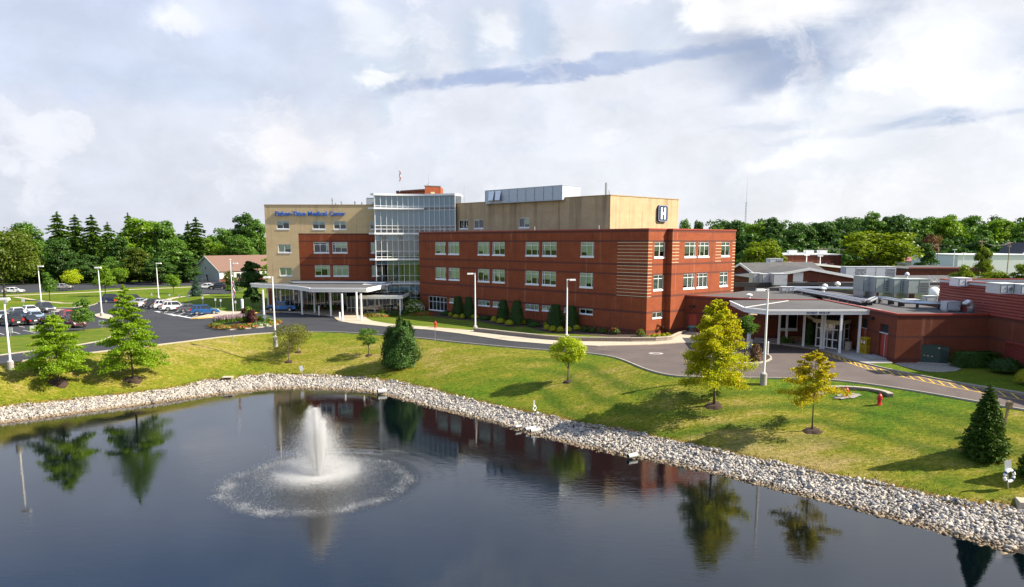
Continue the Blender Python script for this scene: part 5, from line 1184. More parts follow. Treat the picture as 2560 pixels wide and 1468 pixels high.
# --- planting along the red wing
def clipped(px, ybase, ytop, w, nm, lab, seed, mt='nd_yew', top=.42, grp='clipped evergreens along the brick wing', n=3200, ls=.16, z=.1):
    p = G(px, ybase, z); h = hpx(px, ytop, p); return plant(nm, lab, 'shrub', p, None, solid_bush(wpx(w, p), wpx(w, p), h, n, ls, seed, top, .03), (None, MAT[mt]), grp, crown_name='foliage')
c3 = lambda cx, cy: (1020+cx/3.1647, 440+cy/3.1647)
for i, (cx, w, y0, y1, lab) in enumerate(((398,42,1112,955,'tapered dark evergreen nearest the glass tower'),(482,42,1128,962,'tapered dark evergreen just behind the lamp beside the long window'),(753,47,1160,985,'tapered dark evergreen, first of the middle pair along the brick wing'),(862,52,1178,990,'tapered dark evergreen, second of the middle pair along the brick wing'),(1166,62,1200,1020,'tapered dark evergreen just past the lamp, its base ringed by gold bushes'),(1292,54,1205,1032,'tapered dark evergreen nearest the striped corner'))):
    x, yb = c3(cx, y0); _, yt = c3(cx, y1); clipped(x, yb, yt, w*1.22/3.1647, 'clipped_evergreen', lab, 60+i)
for i, (cx, y1, y0, w, lab) in enumerate(((335,1078,1112,18,'gold bush left of the first tapered evergreen'),(380,1095,1125,28,'gold bush in front of the first tapered evergreen'),(430,1090,1132,20,'gold bush between the first two tapered evergreens'),(522,1092,1130,38,'wide gold bush by the foot of the left lamp'),(680,1108,1160,26,'gold bush at the left of the middle group'),(733,1125,1168,37,'widest gold bush below the middle evergreens'),(800,1138,1185,36,'gold bush between the middle evergreens'),(903,1135,1178,30,'gold bush right of the middle evergreens'),(1090,1155,1190,20,'gold bush set back against the wall left of the large evergreen'),
        (1096,1173,1222,26,'gold bush at the left front of the large evergreen'),(1145,1183,1233,29,'gold bush before the large evergreen, left of centre'),(1204,1190,1238,31,'gold bush before the large evergreen, beside the lamp'),(1268,1190,1238,30,'gold bush just right of the right lamp'),(1335,1177,1222,32,'gold bush at the foot of the last tapered evergreen'))):
    x, yb = c3(cx, y0); _, yt = c3(cx, y1); p = G(x, yb, .1); h = hpx(x, yt, p)
    plant('gold_bush', lab, 'shrub', p, None, ball_bush(wpx(w/3.1647, p), h, 1100, .12, 80+i), (None, MAT['lf_gold_ball']), 'gold bushes along the brick wing', crown_name='foliage')
for i, (cx, cy, w, hh, mt, nm, lab) in enumerate(((300,1105,42,.8,'nd_yew','low_yew','low dark yew under the big ground floor window'),(610,1140,55,.7,'nd_yew','low_yew','low dark yew between the two left evergreen groups'),(1000,1195,60,.8,'nd_yew','low_yew','low dark yew left of the large evergreen group'),(960,1175,35,.9,'nd_yew','low_yew','low dark yew beside the middle gold bushes'),
        (1400,1235,35,.9,'nd_bush','rose_bush','dark rose bush right of the last gold bush'),(1460,1240,34,.9,'nd_bush','rose_bush','dark rose bush before the dark hedge, its left end'),(1540,1248,40,.9,'nd_bush','rose_bush','dark rose bush before the middle of the dark hedge'),(1635,1255,42,1.0,'nd_bush','rose_bush','rose bush with red blooms before the two thin shrubs'),(1838,1272,36,1.0,'lf_shrub','rose_bush','rose bush with pink blooms at the brick corner'))):
    x, y = c3(cx, cy); p = G(x, y, .1); r = plant(nm, lab, 'shrub', p, None, ball_bush(wpx(w/3.1647, p), hh, 900, .13, 120+i, .12), (None, MAT[mt]), 'low shrubs along the brick wing', crown_name='foliage')
    if nm == 'rose_bush':
        c = RNG.normal(size=(40, 3)); c[:, 2] = np.abs(c[:, 2]); c /= np.linalg.norm(c, axis=1, keepdims=True); V, F = quads(c*np.array([wpx(w/3.1647, p)*1.02, wpx(w/3.1647, p)*1.02, hh*.6])+np.array([0, 0, hh*.4]), .12, .9); np_mesh('blossom', V, F, MAT['fl_red'], r)
for i, (cx0, cx1, y1, y0, lab) in enumerate(((1415,1500,1092,1200,'dark square clipped shrub, left half of the hedge by the corner'),(1505,1598,1098,1205,'dark square clipped shrub, right half of the hedge by the corner'),(1647,1690,1110,1225,'thin dark upright shrub, left of two by the striped corner'),(1700,1745,1118,1228,'thin dark upright shrub, right of two by the striped corner'))):
    x, yb = c3((cx0+cx1)/2, y0); _, yt = c3(0, y1); p = G(x, yb, .1); h = hpx(x, yt, p)
    plant('hedge_shrub', lab, 'shrub', p, None, solid_bush(wpx((cx1-cx0)/6.3, p), .6, h, 2000, .15, 140+i, .85, .05, sq=.5), (None, MAT['nd_yew']), 'dark upright shrubs by the brick corner', rz=AZ+PI/2, crown_name='foliage')
p = G(1645, 833, .1); h = hpx(1645, 810, p); plant('maple_bush', 'small dark maroon maple at the brick corner', 'tree', p, limb_trunk(h, .05, h*.35, .7, 5, 3), lump_crown(wpx(19, p), h*.33, h*.66, 16, 1500, .12, 3, .45, .8), (MAT['bark'], MAT['lf_maroon']))
for i, (px, py) in enumerate(((1633,844),(1645,845),(1658,843),(1669,841),(1673,845))):
    p = G(px, py, .3); plant('grass_tuft', ('small gold tuft in the stone bed at the brick corner, ' + ('leftmost','second','middle','fourth','rightmost')[i] + ' of five'), 'plant', p, None, ball_bush(.35, .5, 260, .12, 150+i, .2), (None, MAT['lf_gold_ball']), 'gold tufts in the stone bed', crown_name='foliage')
# entrance planting
def bed_blossoms(name, lab, cat, px, py, rx, ry, h, mt_leaf, mt_fl, n=900, nf=160, grp=None, z=.12, fl=.14, seed=1):
    p = G(px, py, z); r = plant(name, lab, cat, p, None, solid_bush(rx, ry, h, n, .14, seed, .7, .12), (None, MAT[mt_leaf]), grp, crown_name='foliage')
    d = RNG.normal(size=(nf, 3)); d[:, 2] = np.abs(d[:, 2])+.15; d /= np.linalg.norm(d, axis=1, keepdims=True); V, F = quads(d*np.array([rx, ry, h*1.04]), fl, .9, nrm=d, jit=.5); np_mesh('blossom', V, F, MAT[mt_fl], r); return r
bed_blossoms('hydrangea', 'large bush with white flower heads between glass tower and brick wing', 'shrub', 1032, 779, 2.3, 1.2, 2.1, 'lf_bright', 'fl_white', 2200, 300, fl=.28, seed=3)
bed_blossoms('flower_bed', 'bed of red flowers on the lawn under the big white bush', 'flowers', 1058, 788, 2.0, .7, .6, 'lf_shrub', 'fl_red', 800, 500, seed=4)
bed_blossoms('flower_bed', 'bed of coral and white flowers at the corner of the entrance lawn', 'flowers', 938, 792, 2.3, .9, .55, 'lf_shrub', 'fl_orange', 800, 420, seed=5)
for i, (px, py, lab) in enumerate(((958,789,'small round green bush by the wooden bench'),(986,790,'small round green bush by the porch post'),(1012,788,'low green bush at the foot of the white flowering bush'))):
    p = G(px, py, .12); plant('round_bush', lab, 'shrub', p, None, ball_bush(.75, 1.0, 900, .12, 170+i), (None, MAT['nd_bush']), 'small bushes by the entrance', crown_name='foliage')
p = G(1013, 777, .1); plant('entrance_shrub', 'tall narrow green shrub against the glass tower', 'shrub', p, limb_trunk(3.5, .06, 1.2, .7, 4, 5), lump_crown(.9, 1.5, 2.4, 14, 1300, .16, 5, .5, .8), (MAT['bark'], MAT['lf_shrub']))
for i in range(9):
    px = 752+i*13.5; p = G(px, 776.3, .1); plant('lobby_shrub', ('low shrub under the lobby glass, ' + ('first','second','third','fourth','fifth','sixth','seventh','eighth','ninth')[i] + ' from the blue pickup'), 'shrub', p, None, ball_bush(.62, 1.0, 420, .13, 180+i, .15), (None, MAT[('lf_shrub','lf_dead','nd_bush')[i % 3]]), 'shrubs under the lobby glass', crown_name='foliage')
# pick-up side
for i, (px, py, w, hh, mt, nm, lab) in enumerate(((1959,858,9,.8,'lf_shrub','round_bush','small green bush under the tall window by the bench, left one'),(1977,858,9,.8,'lf_shrub','round_bush','small green bush under the tall window by the bench, right one'),(2024,862,17,3.0,'nd_yew','tall_yew','tall dark yew beside the glazed vestibule'))):
    p = G(px, py, .1); plant(nm, lab, 'shrub', p, None, solid_bush(wpx(w, p), wpx(w, p)*.8, hh, 900, .13, 200+i, .5, .1), (None, MAT[mt]), crown_name='foliage')
p = G(2437, 918); plant('dark_hedge', 'long dark green hedge between transformer and the red hall', 'hedge', p, None, solid_bush(2.4, .95, 1.55, 5000, .12, 210, .85, .05, sq=.5), (None, MAT['nd_bush']), crown_name='foliage')
p = G(2512, 933); plant('dark_shrub', 'broad low dark shrub under the red louvre', 'shrub', p, None, ball_bush(1.6, 1.5, 2500, .13, 212, .08), (None, MAT['nd_yew']), crown_name='foliage')
p = G(2568, 962); plant('yellow_ball_bush', 'round yellow green bush at the right edge by the red hall', 'shrub', p, None, ball_bush(1.05, 1.45, 2200, .11, 214, .05), (None, MAT['lf_gold_ball']), crown_name='foliage')

# --- flower island in front of the entrance
fi = [(522,816),(530,821.5),(548,825),(575,826),(610,823.5),(650,820),(680,816.5),(697,812),(702,808),(694,804),(678,799),(655,796.5),(625,797),(590,800),(555,805),(532,810)]
fp = gpoly(fi, 0); fc = Vector((sum(a for a, b in fp)/len(fp), sum(b for a, b in fp)/len(fp), 0))
m = MB(); m.prism(fp, 0, .16); tag(m.build('island_kerb', MAT['kerb']), kind='structure')
m = MB(); m.prism([(fc.x+(a-fc.x)*.965, fc.y+(b-fc.y)*.92) for a, b in fp], .1, .2); tag(m.build('mulch_bed', MAT['mulch']), 'mulch of the flower island in front of the entrance', 'mulch bed', 'mulch beds under the lawn trees')
for i, (px, py, rx, ry, mt, lab) in enumerate(((538,817,1.1,.9,'fl_orange','clump of orange flowers at the left tip of the island'),(556,821.5,1.4,.7,'fl_orange','clump of orange and white flowers near the left tip of the island'),(594,820.5,1.5,.7,'fl_red','clump of red flowers below the purple grass'),(622,817.5,1.5,.7,'fl_orange','clump of orange flowers in the middle front of the island'),(650,814.5,1.5,.7,'fl_white','clump of pale flowers right of the middle of the island'),(674,812,1.4,.8,'fl_orange','clump of orange flowers beside the thin sign on the island'),(692,807,.9,.8,'fl_red','clump of red flowers at the right tip of the island'),(648,800,1.6,.6,'fl_orange','clump of orange flowers along the back edge of the island'))):
    bed_blossoms('flower_clump', lab, 'flowers', px, py, rx, ry, .5, 'lf_shrub', mt, 420, 200, 'flowers on the entrance island', .2, .15, 220+i)
for i, px in enumerate((548, 562, 577, 592, 606)):
    p = G(px, 813-.18*(px-548)*.6, .2); n = 620; rg = np.random.default_rng(230+i); a = rg.uniform(0, 2*PI, n); r = rg.random(n)**.6; C = np.stack([np.cos(a)*r*.9, np.sin(a)*r*.7, .35+rg.random(n)*1.0], 1)
    al = np.stack([np.cos(a)*r*.5, np.sin(a)*r*.5, np.ones(n)], 1); al /= np.linalg.norm(al, axis=1, keepdims=True); V, F = quads(C, .45, .16, along=al); top = C[:, 2] > .85
    r_ = thing('purple_grass', ('purple fountain grass on the island, ' + ('leftmost','second','middle','fourth','rightmost')[i] + ' of the row'), 'plant', p, 0, 'purple grasses on the entrance island')
    np_mesh('plume', V.reshape(n, 4, 3)[top].reshape(-1, 3), np.arange(top.sum()*4).reshape(-1, 4), MAT['fl_purple'], r_); np_mesh('blade', V.reshape(n, 4, 3)[~top].reshape(-1, 3), np.arange((~top).sum()*4).reshape(-1, 4), MAT['lf_shrub'], r_)
for px, py, hh, mt, lab in ((614,806,2.1,'lf_maroon','dark maroon canna left of the green one on the island'),(622,806,2.2,'lf_bright','tall bright green canna in the middle of the island'),(630,807,1.9,'lf_maroon','dark maroon canna right of the green one on the island'),(660,806,1.0,'lf_shrub','round green shrub on the right half of the island')):
    p = G(px, py, .2); plant('canna', lab, 'plant', p, None, solid_bush(.75 if hh > 1.5 else 1.5, .7, hh, 420, .3 if hh > 1.5 else .14, int(px), .5, .2), (None, MAT[mt]), 'cannas and shrub on the entrance island', crown_name='foliage')

# --- trees around the car park
def std_tree(px, yb, yt, w, mt, lab, seed, nm='street_tree', cat='tree', kind='lump', n=3200, ls=.3, grp='trees around the car park', bark='bark', z=0.):
    p = G(px, yb, z); h = hpx(px, yt, p); R = wpx(w, p)
    if kind == 'lump': t, c = limb_trunk(h, max(.05, h*.012), h*.25, R, 5, seed), lump_crown(R, h*.40, h*.60, 34, n, ls, seed, .4, .8)
    elif kind == 'cone': t, c = layered_tree(h, R, h*.17, 40, ls, n, lambda f: (1-f)**.75, .15, .3, h*.013, seed=seed)
    elif kind == 'oval': t, c = limb_trunk(h, h*.012, h*.2, R*.6, 4, seed), join([lump_crown(R*.95, h*.26, h*.44, 22, n//2, ls, seed, .42, .75), lump_crown(R*.62, h*.25, h*.70, 16, n//3, ls, seed+1, .42, .7)])
    else: t, c = conifer(h, R, h*.03, 20, 10, n, ls, seed, .2, .8, .15)
    return plant(nm, lab, cat, p, t, c, (MAT[bark], MAT[mt]), grp)
std_tree(211, 829, 737, 28, 'lf_mid', 'dense egg shaped green tree in the car park by the maroon car', 301, kind='oval', n=6000, ls=.22)
std_tree(125, 752, 668, 23, 'lf_mid', 'slim green tree right beside the second lamp', 302, kind='oval', n=3600, ls=.3)
std_tree(182, 727, 672, 25, 'lf_lime', 'small yellow green tree by the far road near the silver car', 303, n=2200)
std_tree(264, 741, 654, 31, 'lf_bright', 'bright green tree just behind the third lamp', 304, kind='oval', n=5000, ls=.3)
std_tree(301, 718, 666, 22, 'lf_bright', 'green tree with yellowing side by the far road', 305, n=2600)
std_tree(385, 708, 664, 23, 'lf_olive', 'olive green tree behind the fourth lamp', 306, n=2600)
std_tree(435, 735, 680, 19, 'lf_bright', 'small thin stemmed tree on the grass beyond the white cars', 307, n=2200, ls=.25)
std_tree(491, 741, 688, 18, 'nd_blue', 'blue green spruce on the grass beside the black car', 308, nm='blue_spruce', kind='con', n=7000, ls=.3)
std_tree(12, 746, 565, 82, 'lf_oakfar', 'broad old oak with hanging boughs at the far left edge', 309, nm='old_oak', n=11000, ls=.5)
std_tree(575, 735, 672, 15, 'lf_olive', 'yellow green shrub tree behind the flagpole', 310, n=1800)
std_tree(584, 742, 690, 24, 'nd_spruce', 'dark dense evergreen behind the flagpole', 311, nm='dark_evergreen', kind='oval', n=4000, ls=.3)
std_tree(628, 752, 640, 38, 'nd_bush', 'tall dark rounded evergreen between flagpole and tan wing', 312, nm='dark_evergreen', kind='oval', n=13000, ls=.34)
std_tree(632, 770, 712, 30, 'nd_yew', 'low dark evergreen mass left of the canopy columns', 313, nm='dark_evergreen', kind='oval', n=9000, ls=.28)
std_tree(668, 733, 638, 14, 'lf_bright', 'narrow bright green tree at the edge of the tan wing', 314, n=2200)

# --- the wood behind the car park: each tree that shows
def kind_mesh(kind, seed):
    if kind == 'spruce': t, c = conifer(22, 5.8, .8, 22, 10, 10500, 1.15, seed, .34, .55, .36)
    elif kind == 'green': t, c = limb_trunk(20, .35, 6, 6, 6, seed), lump_crown(6.4, 9.6, 10.2, 64, 9500, .72, seed, .34, .88, bottom=-.98)
    else: t, c = limb_trunk(20, .35, 5, 5, 5, seed), join([lump_crown(5.9, 7.2, 7.4, 40, 6000, .72, seed, .36, .88, bottom=-.98), lump_crown(4.3, 4.8, 14.8, 24, 3400, .72, seed+9, .40, .82)])
    return t, c
proto = {}
def wood_tree(px, yt, w, d, kind, mt, lab, seed, grp='trees of the wood behind the car park', nm=None):
    key = (kind, mt, seed % 3); z = 0; h = ztop(yt, d); R = w/FPX*d; loc = GD(px, d)
    nominal = {'spruce': (22, 4.6), 'green': (20, 7.0), 'tall': (20, 6.4)}[kind]
    if key not in proto:
        t, c = kind_mesh(kind, seed); tm = t.build('trunk', MAT['bark'], None, smooth=True); cm = np_mesh('crown', c[0], c[1], MAT[mt]); proto[key] = (tm.data, cm.data); bpy.data.objects.remove(tm); bpy.data.objects.remove(cm)
    r = thing(nm or ('spruce' if kind == 'spruce' else 'wood_tree'), lab, 'tree', loc, (seed*1.7) % 6.28, grp); r.scale = (R/nominal[1], R/nominal[1], h/nominal[0])
    for n_, me in zip(('trunk', 'crown'), proto[key]):
        o = bpy.data.objects.new(n_, me); COL.objects.link(o); o.parent = r
    return r
for i, a in enumerate((
    (162,525,40,262,'spruce','nd_spruce','tallest dark spruce of the three spires at the left'),
    (205,532,36,268,'spruce','nd_spruce','dark spruce, middle one of the three spires at the left'),
    (246,533,38,262,'spruce','nd_spruce','dark spruce, right one of the three spires at the left'),
    (284,551,28,256,'spruce','nd_spruce','narrow dark spruce between the three spires and the broad bright crown'),
    (336,528,28,280,'spruce','nd_spruce','dark spruce tip poking out above the broad bright crown'),
    (502,539,36,275,'spruce','nd_spruce','dark ragged spruce standing alone left of the white house'),
    (482,549,22,279,'spruce','nd_spruce','thin dark spruce tip beside the ragged spruce'),
    (82,556,44,265,'green','lf_mid','green tree with pale crown left of the three spires'),
    (60,585,50,225,'tall','lf_oakfar','olive tree behind the old oak at the left edge'),
    (160,600,40,232,'green','lf_deep','dark domed tree below the three spires'),
    (112,600,34,238,'green','lf_mid','mid green tree behind the second lamp'),
    (375,546,72,272,'green','lf_bright','broad bright green crown, widest in the left wood'),
    (420,556,46,268,'tall','lf_mid','green tree right of the broad bright crown'),
    (232,632,32,235,'tall','lf_deep','low dark tree behind the third lamp'),
    (352,614,42,232,'green','lf_oakfar','yellowish green tree above the parked silver cars'),
    (310,600,38,245,'tall','lf_deep','dark tree under the broad bright crown'),
    (443,600,46,240,'green','lf_mid','rounded green tree above the small thin stemmed tree'),
    (405,640,40,226,'green','lf_deep','low dark tree behind the fourth lamp'),
    (475,640,34,236,'tall','lf_deep','low dark tree touching the white house gable'),
    (530,600,34,285,'green','lf_bright','bright green tree rising behind the white house gable'),
    (562,577,36,290,'green','lf_mid','green tree over the left part of the house roof'),
    (560,610,26,278,'green','lf_bright','small bright tree just over the house ridge'),
    (622,534,36,300,'tall','lf_deep','tall loose dark tree left of the tan wing'),
    (592,573,30,305,'green','lf_deep','dark tree over the middle of the house roof'),
    (650,552,36,290,'tall','lf_mid','tall green tree touching the tan wing'),
    (612,590,40,276,'green','lf_mid','wide green tree close behind the house roof'),
    (285,640,26,228,'green','lf_mid','low mid green tree behind the slim tree by the far road'),
    (200,645,34,228,'green','lf_deep','low dark tree behind the small yellow green tree'),
    (20,600,60,248,'green','lf_deep','dark green tree behind the old oak'),
    (-40,560,60,240,'green','lf_mid','green tree cut off by the left edge'))):
    a = (a[0], a[1]+4 if a[4] == 'spruce' else (a[1]-9 if a[1] < 604 else a[1]), *a[2:]); wood_tree(*a, 401+i)
# filler of the wood where no tree can be told apart
def mass(name, lab, rows, mt, seed, ls):
    rg = np.random.default_rng(seed); parts = []
    for px, yt, d, w in rows:
        x = (px-CX)/FPX*d; h = ztop(yt, d); R = w/FPX*d; V, F = lump_crown(R, h*.5, h*.5, 30, 2100, ls, int(rg.integers(1e6)), .36, .9, bottom=-.98); V = V+np.array([x, d, 0]); parts.append((V, F))
    V, F = join(parts); o = np_mesh(name, V, F, MAT[mt]); tag(o, lab, 'woods', kind='stuff'); return o
rg = np.random.default_rng(5)
mass('woods', 'dark mass of the wood behind the single trees by the car park', [(px, 585+rg.uniform(-14, 22), 312+rg.uniform(-10, 20), 34) for px in range(-60, 680, 26)]+[(px, 640+rg.uniform(-10, 10), 262+rg.uniform(-8, 14), 26) for px in range(-40, 560, 30)]+[(px, 668+rg.uniform(-8, 8), 236+rg.uniform(-3, 6), 20) for px in range(-60, 470, 24)], 'lf_deep', 7, 1.0)
# --- wood on the right horizon
for i, a in enumerate((
    (1702,540,20,330,'green','lf_mid','tree tip just right of the tan end wall'),
    (1738,543,20,325,'green','lf_deep','dark round tree above the right end of the brick wing'),
    (1785,556,26,340,'green','lf_mid','low green tree in the dip of the horizon'),
    (1826,545,42,350,'tall','lf_deep','dark tree at the foot of the radio mast'),
    (1884,548,40,355,'green','lf_bright','green tree right of the radio mast'),
    (1925,541,40,350,'tall','lf_deep','tall dark tree behind the left yellow green tree'),
    (1985,547,48,352,'green','lf_deep','rounded green tree above the brown brick building'),
    (2050,546,48,356,'green','lf_deep','dark green tree above the right end of the brown building'),
    (2105,538,46,362,'green','lf_deep','green tree over the left shoulder of the wide yellow green tree'),
    (2170,526,40,372,'tall','lf_mid','tall dark tree over the top of the wide yellow green tree'),
    (2225,528,48,372,'green','lf_deep','green tree over the right shoulder of the wide yellow green tree'),
    (2290,531,46,372,'green','lf_mid','green tree above the pink roof'),
    (2350,530,46,372,'green','lf_bright','green tree above the power pole'),
    (2412,536,50,374,'green','lf_mid','broad bright green tree above the white shed'),
    (2478,536,46,376,'tall','lf_bright','green tree near the right edge of the horizon'),
    (2540,545,46,378,'green','lf_mid','last green tree on the horizon at the right edge'),
    (2320,575,30,330,'green','lf_dead','dead brownish tree in the right wood'),
    (2305,606,30,245,'tall','lf_deep','dark tree in front of the pink roof building'),
    (1901,586,62,192,'green','lf_locust','left one of the two dome shaped yellow green trees'),
    (2185,565,98,215,'green','lf_locust','wide dome shaped yellow green tree above the roof units'),
    (2400,655,32,152,'green','lf_locust','yellow green tree left of the white shed'),
    (2450,612,28,172,'tall','lf_locust','upright yellow green tree before the white shed'),
    (2480,668,46,140,'green','lf_locust','wide yellow green tree above the red hall roof'),
    (2548,650,40,138,'tall','lf_locust','yellow green tree at the right edge above the red hall'),
    (2070,650,14,205,'green','lf_maroon','small dark maroon tree beside the brown building'))):
    wood_tree(*a, 501+i, 'trees on the right horizon')
mass('woods', 'far green mass of the wood along the right horizon', [(px, 549+rg.uniform(-4, 8)-(12 if px > 2100 else 0), 400+rg.uniform(-10, 40), 40) for px in range(1770, 2680, 22)]+[(px, 590+rg.uniform(-12, 12), 345+rg.uniform(-14, 10), 30) for px in range(1790, 2640, 26)]+[(px, 622+rg.uniform(-8, 8), 318+rg.uniform(-8, 8), 24) for px in range(1800, 2640, 30)], 'lf_deep', 8, 1.15)
# ------------------------------------------------------------------ rocks of the bank
def ico_rock(seed):
    """broken stone: the hull of a few scattered corners"""
    rg = np.random.default_rng(seed); bm = bmesh.new()
    for q in range(11): v = rg.normal(size=3); v /= np.linalg.norm(v); bm.verts.new(v*rg.uniform(.72, 1.05)*np.array([1.2, .95, .72]))
    r = bmesh.ops.convex_hull(bm, input=bm.verts[:]); bmesh.ops.delete(bm, geom=[g for g in r['geom_interior'] if isinstance(g, bmesh.types.BMVert)], context='VERTS'); bmesh.ops.triangulate(bm, faces=bm.faces[:]); bm.verts.index_update()
    V = np.array([v.co for v in bm.verts]); F = np.array([[v.index for v in f.verts] for f in bm.faces]); bm.free(); return V, F
RP = [ico_rock(900+k) for k in range(12)]
def line_len(L): return np.concatenate([[0], np.cumsum(np.linalg.norm(np.diff(L, axis=0), axis=1))])
def at_len(L, c, s): return np.stack([np.interp(s, c, L[:, 0]), np.interp(s, c, L[:, 1])], 1)
rg = np.random.default_rng(77)
cT, cW = line_len(T), line_len(Wl)
# match the two lines by the view column so that the bank has the same width everywhere
n_st = 78000
fr = rg.random(n_st)
# lines are paired by their own share of length between the frame's edges
def span(L, c):
    sx = L[:, 0]/np.maximum(L[:, 1], 1)*FPX+CX; return c
sT = np.interp(fr, [0, 1], [18, cT[-1]-20]); pT = at_len(T, cT, sT)
def nearest_on(L, p):
    best = np.full(len(p), 1e9); out = np.zeros_like(p)
    for a, b in zip(L[:-1], L[1:]):
        ab = b-a; t = np.clip(((p-a)@ab)/(ab@ab+1e-9), 0, 1); q = a+t[:, None]*ab; d = np.linalg.norm(p-q, axis=1); m_ = d < best; best[m_] = d[m_]; out[m_] = q[m_]
    return out
pW = nearest_on(Wl, pT); k = rg.uniform(-.03, 1.10, n_st)[:, None]; wob = .35*np.sin(sT*1.1)+.25*np.sin(sT*2.7)
k = np.where(k < .1, k-.08*(wob[:, None]+.3), k); pos2 = pT+(pW-pT)*k
dist = np.hypot(pos2[:, 0], pos2[:, 1]); vis = (np.abs(pos2[:, 0]/np.maximum(pos2[:, 1], 1)) < .82)
zs = zland(pos2[:, 0], pos2[:, 1]); size = rg.lognormal(0, .38, n_st)*.095; size = np.clip(size, .045, .29)
pos2, zs, size, dist = pos2[vis], zs[vis], size[vis], dist[vis]
order = np.argsort(-(size/dist)); n_in = 0; big_idx, rest_idx = [], []
for i in order:
    x, y, z = pos2[i, 0], pos2[i, 1], zs[i]; zz = math.cos(PITCH)*y-math.sin(PITCH)*(z-CAMZ); px = CX+FPX*x/zz
    if n_in < 300 and 8 < px < 2552: big_idx.append(i); n_in += 1
    else: rest_idx.append(i)
rm = []
for Vr, Fr in RP:
    o = np_mesh('rock', Vr, Fr, MAT['rock_single']); rm.append(o.data); bpy.data.objects.remove(o)
for q, i in enumerate(big_idx):
    o = bpy.data.objects.new('rock', rm[q % 12]); COL.objects.link(o); s = size[i]; o.location = (pos2[i, 0], pos2[i, 1], zs[i]+s*.2); o.scale = (s, s, s); o.rotation_euler = (rg.uniform(-.6, .6), rg.uniform(-.6, .6), rg.uniform(0, 6.28))
    tag(o, 'large pale grey rock among the biggest nearest stones of the pond bank', 'rock', 'large riprap rocks on the pond bank')
VV, FF, o_ = [], [], 0
rest = np.array(rest_idx); pr = rg.integers(0, 12, len(rest))
for kx in range(12):
    ids = rest[pr == kx]; Vr, Fr = RP[kx]; n = len(ids); a = rg.uniform(0, 6.28, n); b = rg.uniform(-.6, .6, n); ca, sa, cb, sb = np.cos(a), np.sin(a), np.cos(b), np.sin(b)
    X = Vr[None, :, 0]*cb[:, None]-Vr[None, :, 2]*sb[:, None]; Zr = Vr[None, :, 0]*sb[:, None]+Vr[None, :, 2]*cb[:, None]; Y = Vr[None, :, 1]
    P3 = np.stack([(X*ca[:, None]-Y*sa[:, None])*size[ids, None]+pos2[ids, 0:1], (X*sa[:, None]+Y*ca[:, None])*size[ids, None]+pos2[ids, 1:2], Zr*size[ids, None]+(zs[ids]+size[ids]*.15)[:, None]], -1)
    VV.append(P3.reshape(-1, 3)); FF.append((Fr[None]+np.arange(n)[:, None, None]*len(Vr)).reshape(-1, 3)+o_); o_ += n*len(Vr)
riprap = np_mesh('riprap', np.vstack(VV), np.vstack(FF), MAT['rock']); tag(riprap, 'pale limestone riprap lining the whole pond bank', 'rocks', kind='stuff')
# weeds along the top of the stones and a few between them
nw = 5200; s = rg.uniform(18, cT[-1]-20, nw); q = at_len(T, cT, s); qw = nearest_on(Wl, q); kk = rg.normal(-.04, .09, nw)[:, None]; q = q+(qw-q)*kk; m_ = np.abs(q[:, 0]/q[:, 1]) < .8; q = q[m_]
V, F = quads(np.stack([q[:, 0], q[:, 1], zland(q[:, 0], q[:, 1])+.08], 1), .26, .22, along=np.tile([[0, 0, 1.]], (len(q), 1))); tag(np_mesh('weeds', V, F, MAT['weed']), 'dry rusty weeds along the top of the stones', 'weeds', kind='stuff')

# ------------------------------------------------------------------ fountain
ft = thing('fountain', 'floating pond fountain with a tall white plume and a wide falling skirt of spray', 'fountain', FNT)
m = MB(); m.lathe([(.55, -.15), (.55, .06), (.4, .12), (.12, .16), (.10, .3), (.0, .31)], 20); m.build('float', MAT['black'], ft)
def drops(name, P, r, mat_=None, st=1.0):
    T4 = np.array([[1, 1, 1], [1, -1, -1], [-1, 1, -1], [-1, -1, 1]])/1.732; F4 = np.array([[0, 1, 2], [0, 3, 1], [0, 2, 3], [1, 3, 2]]); n = len(P); a = rg.uniform(0, 6.28, n)
    X = T4[None, :, 0]*np.cos(a)[:, None]-T4[None, :, 1]*np.sin(a)[:, None]; Y = T4[None, :, 0]*np.sin(a)[:, None]+T4[None, :, 1]*np.cos(a)[:, None]; Z = np.broadcast_to(T4[None, :, 2]*st, X.shape)
    V = P[:, None]+np.stack([X, Y, Z], -1)*np.asarray(r)[:, None, None]; F = (F4[None]+np.arange(n)[:, None, None]*4).reshape(-1, 3); o = np_mesh(name, V.reshape(-1, 3), F, mat_ or MAT['spray'], ft); return o
g = 9.81
def arcs(n, el0, el1, v0, v1, t_pow=1., nj=None, jit=.03, up_only=None):
    """points along ballistic jets from the nozzle"""
    el = np.radians(rg.uniform(el0, el1, n)); az = rg.uniform(0, 2*PI, n) if nj is None else 2*PI*rg.integers(0, nj, n)/nj+rg.normal(size=n)*.10; v = rg.uniform(v0, v1, n)
    tf = 2*v*np.sin(el)/g; t = tf*rg.random(n)**t_pow
    if up_only: t = tf*rg.random(n)*up_only
    r_ = v*np.cos(el)*t; z = v*np.sin(el)*t-.5*g*t*t+.28; age = t[:, None]
    P = np.stack([r_*np.cos(az), r_*np.sin(az), z], 1)+rg.normal(size=(n, 3))*(jit+.10*age); P = P[P[:, 2] > .02]; return P
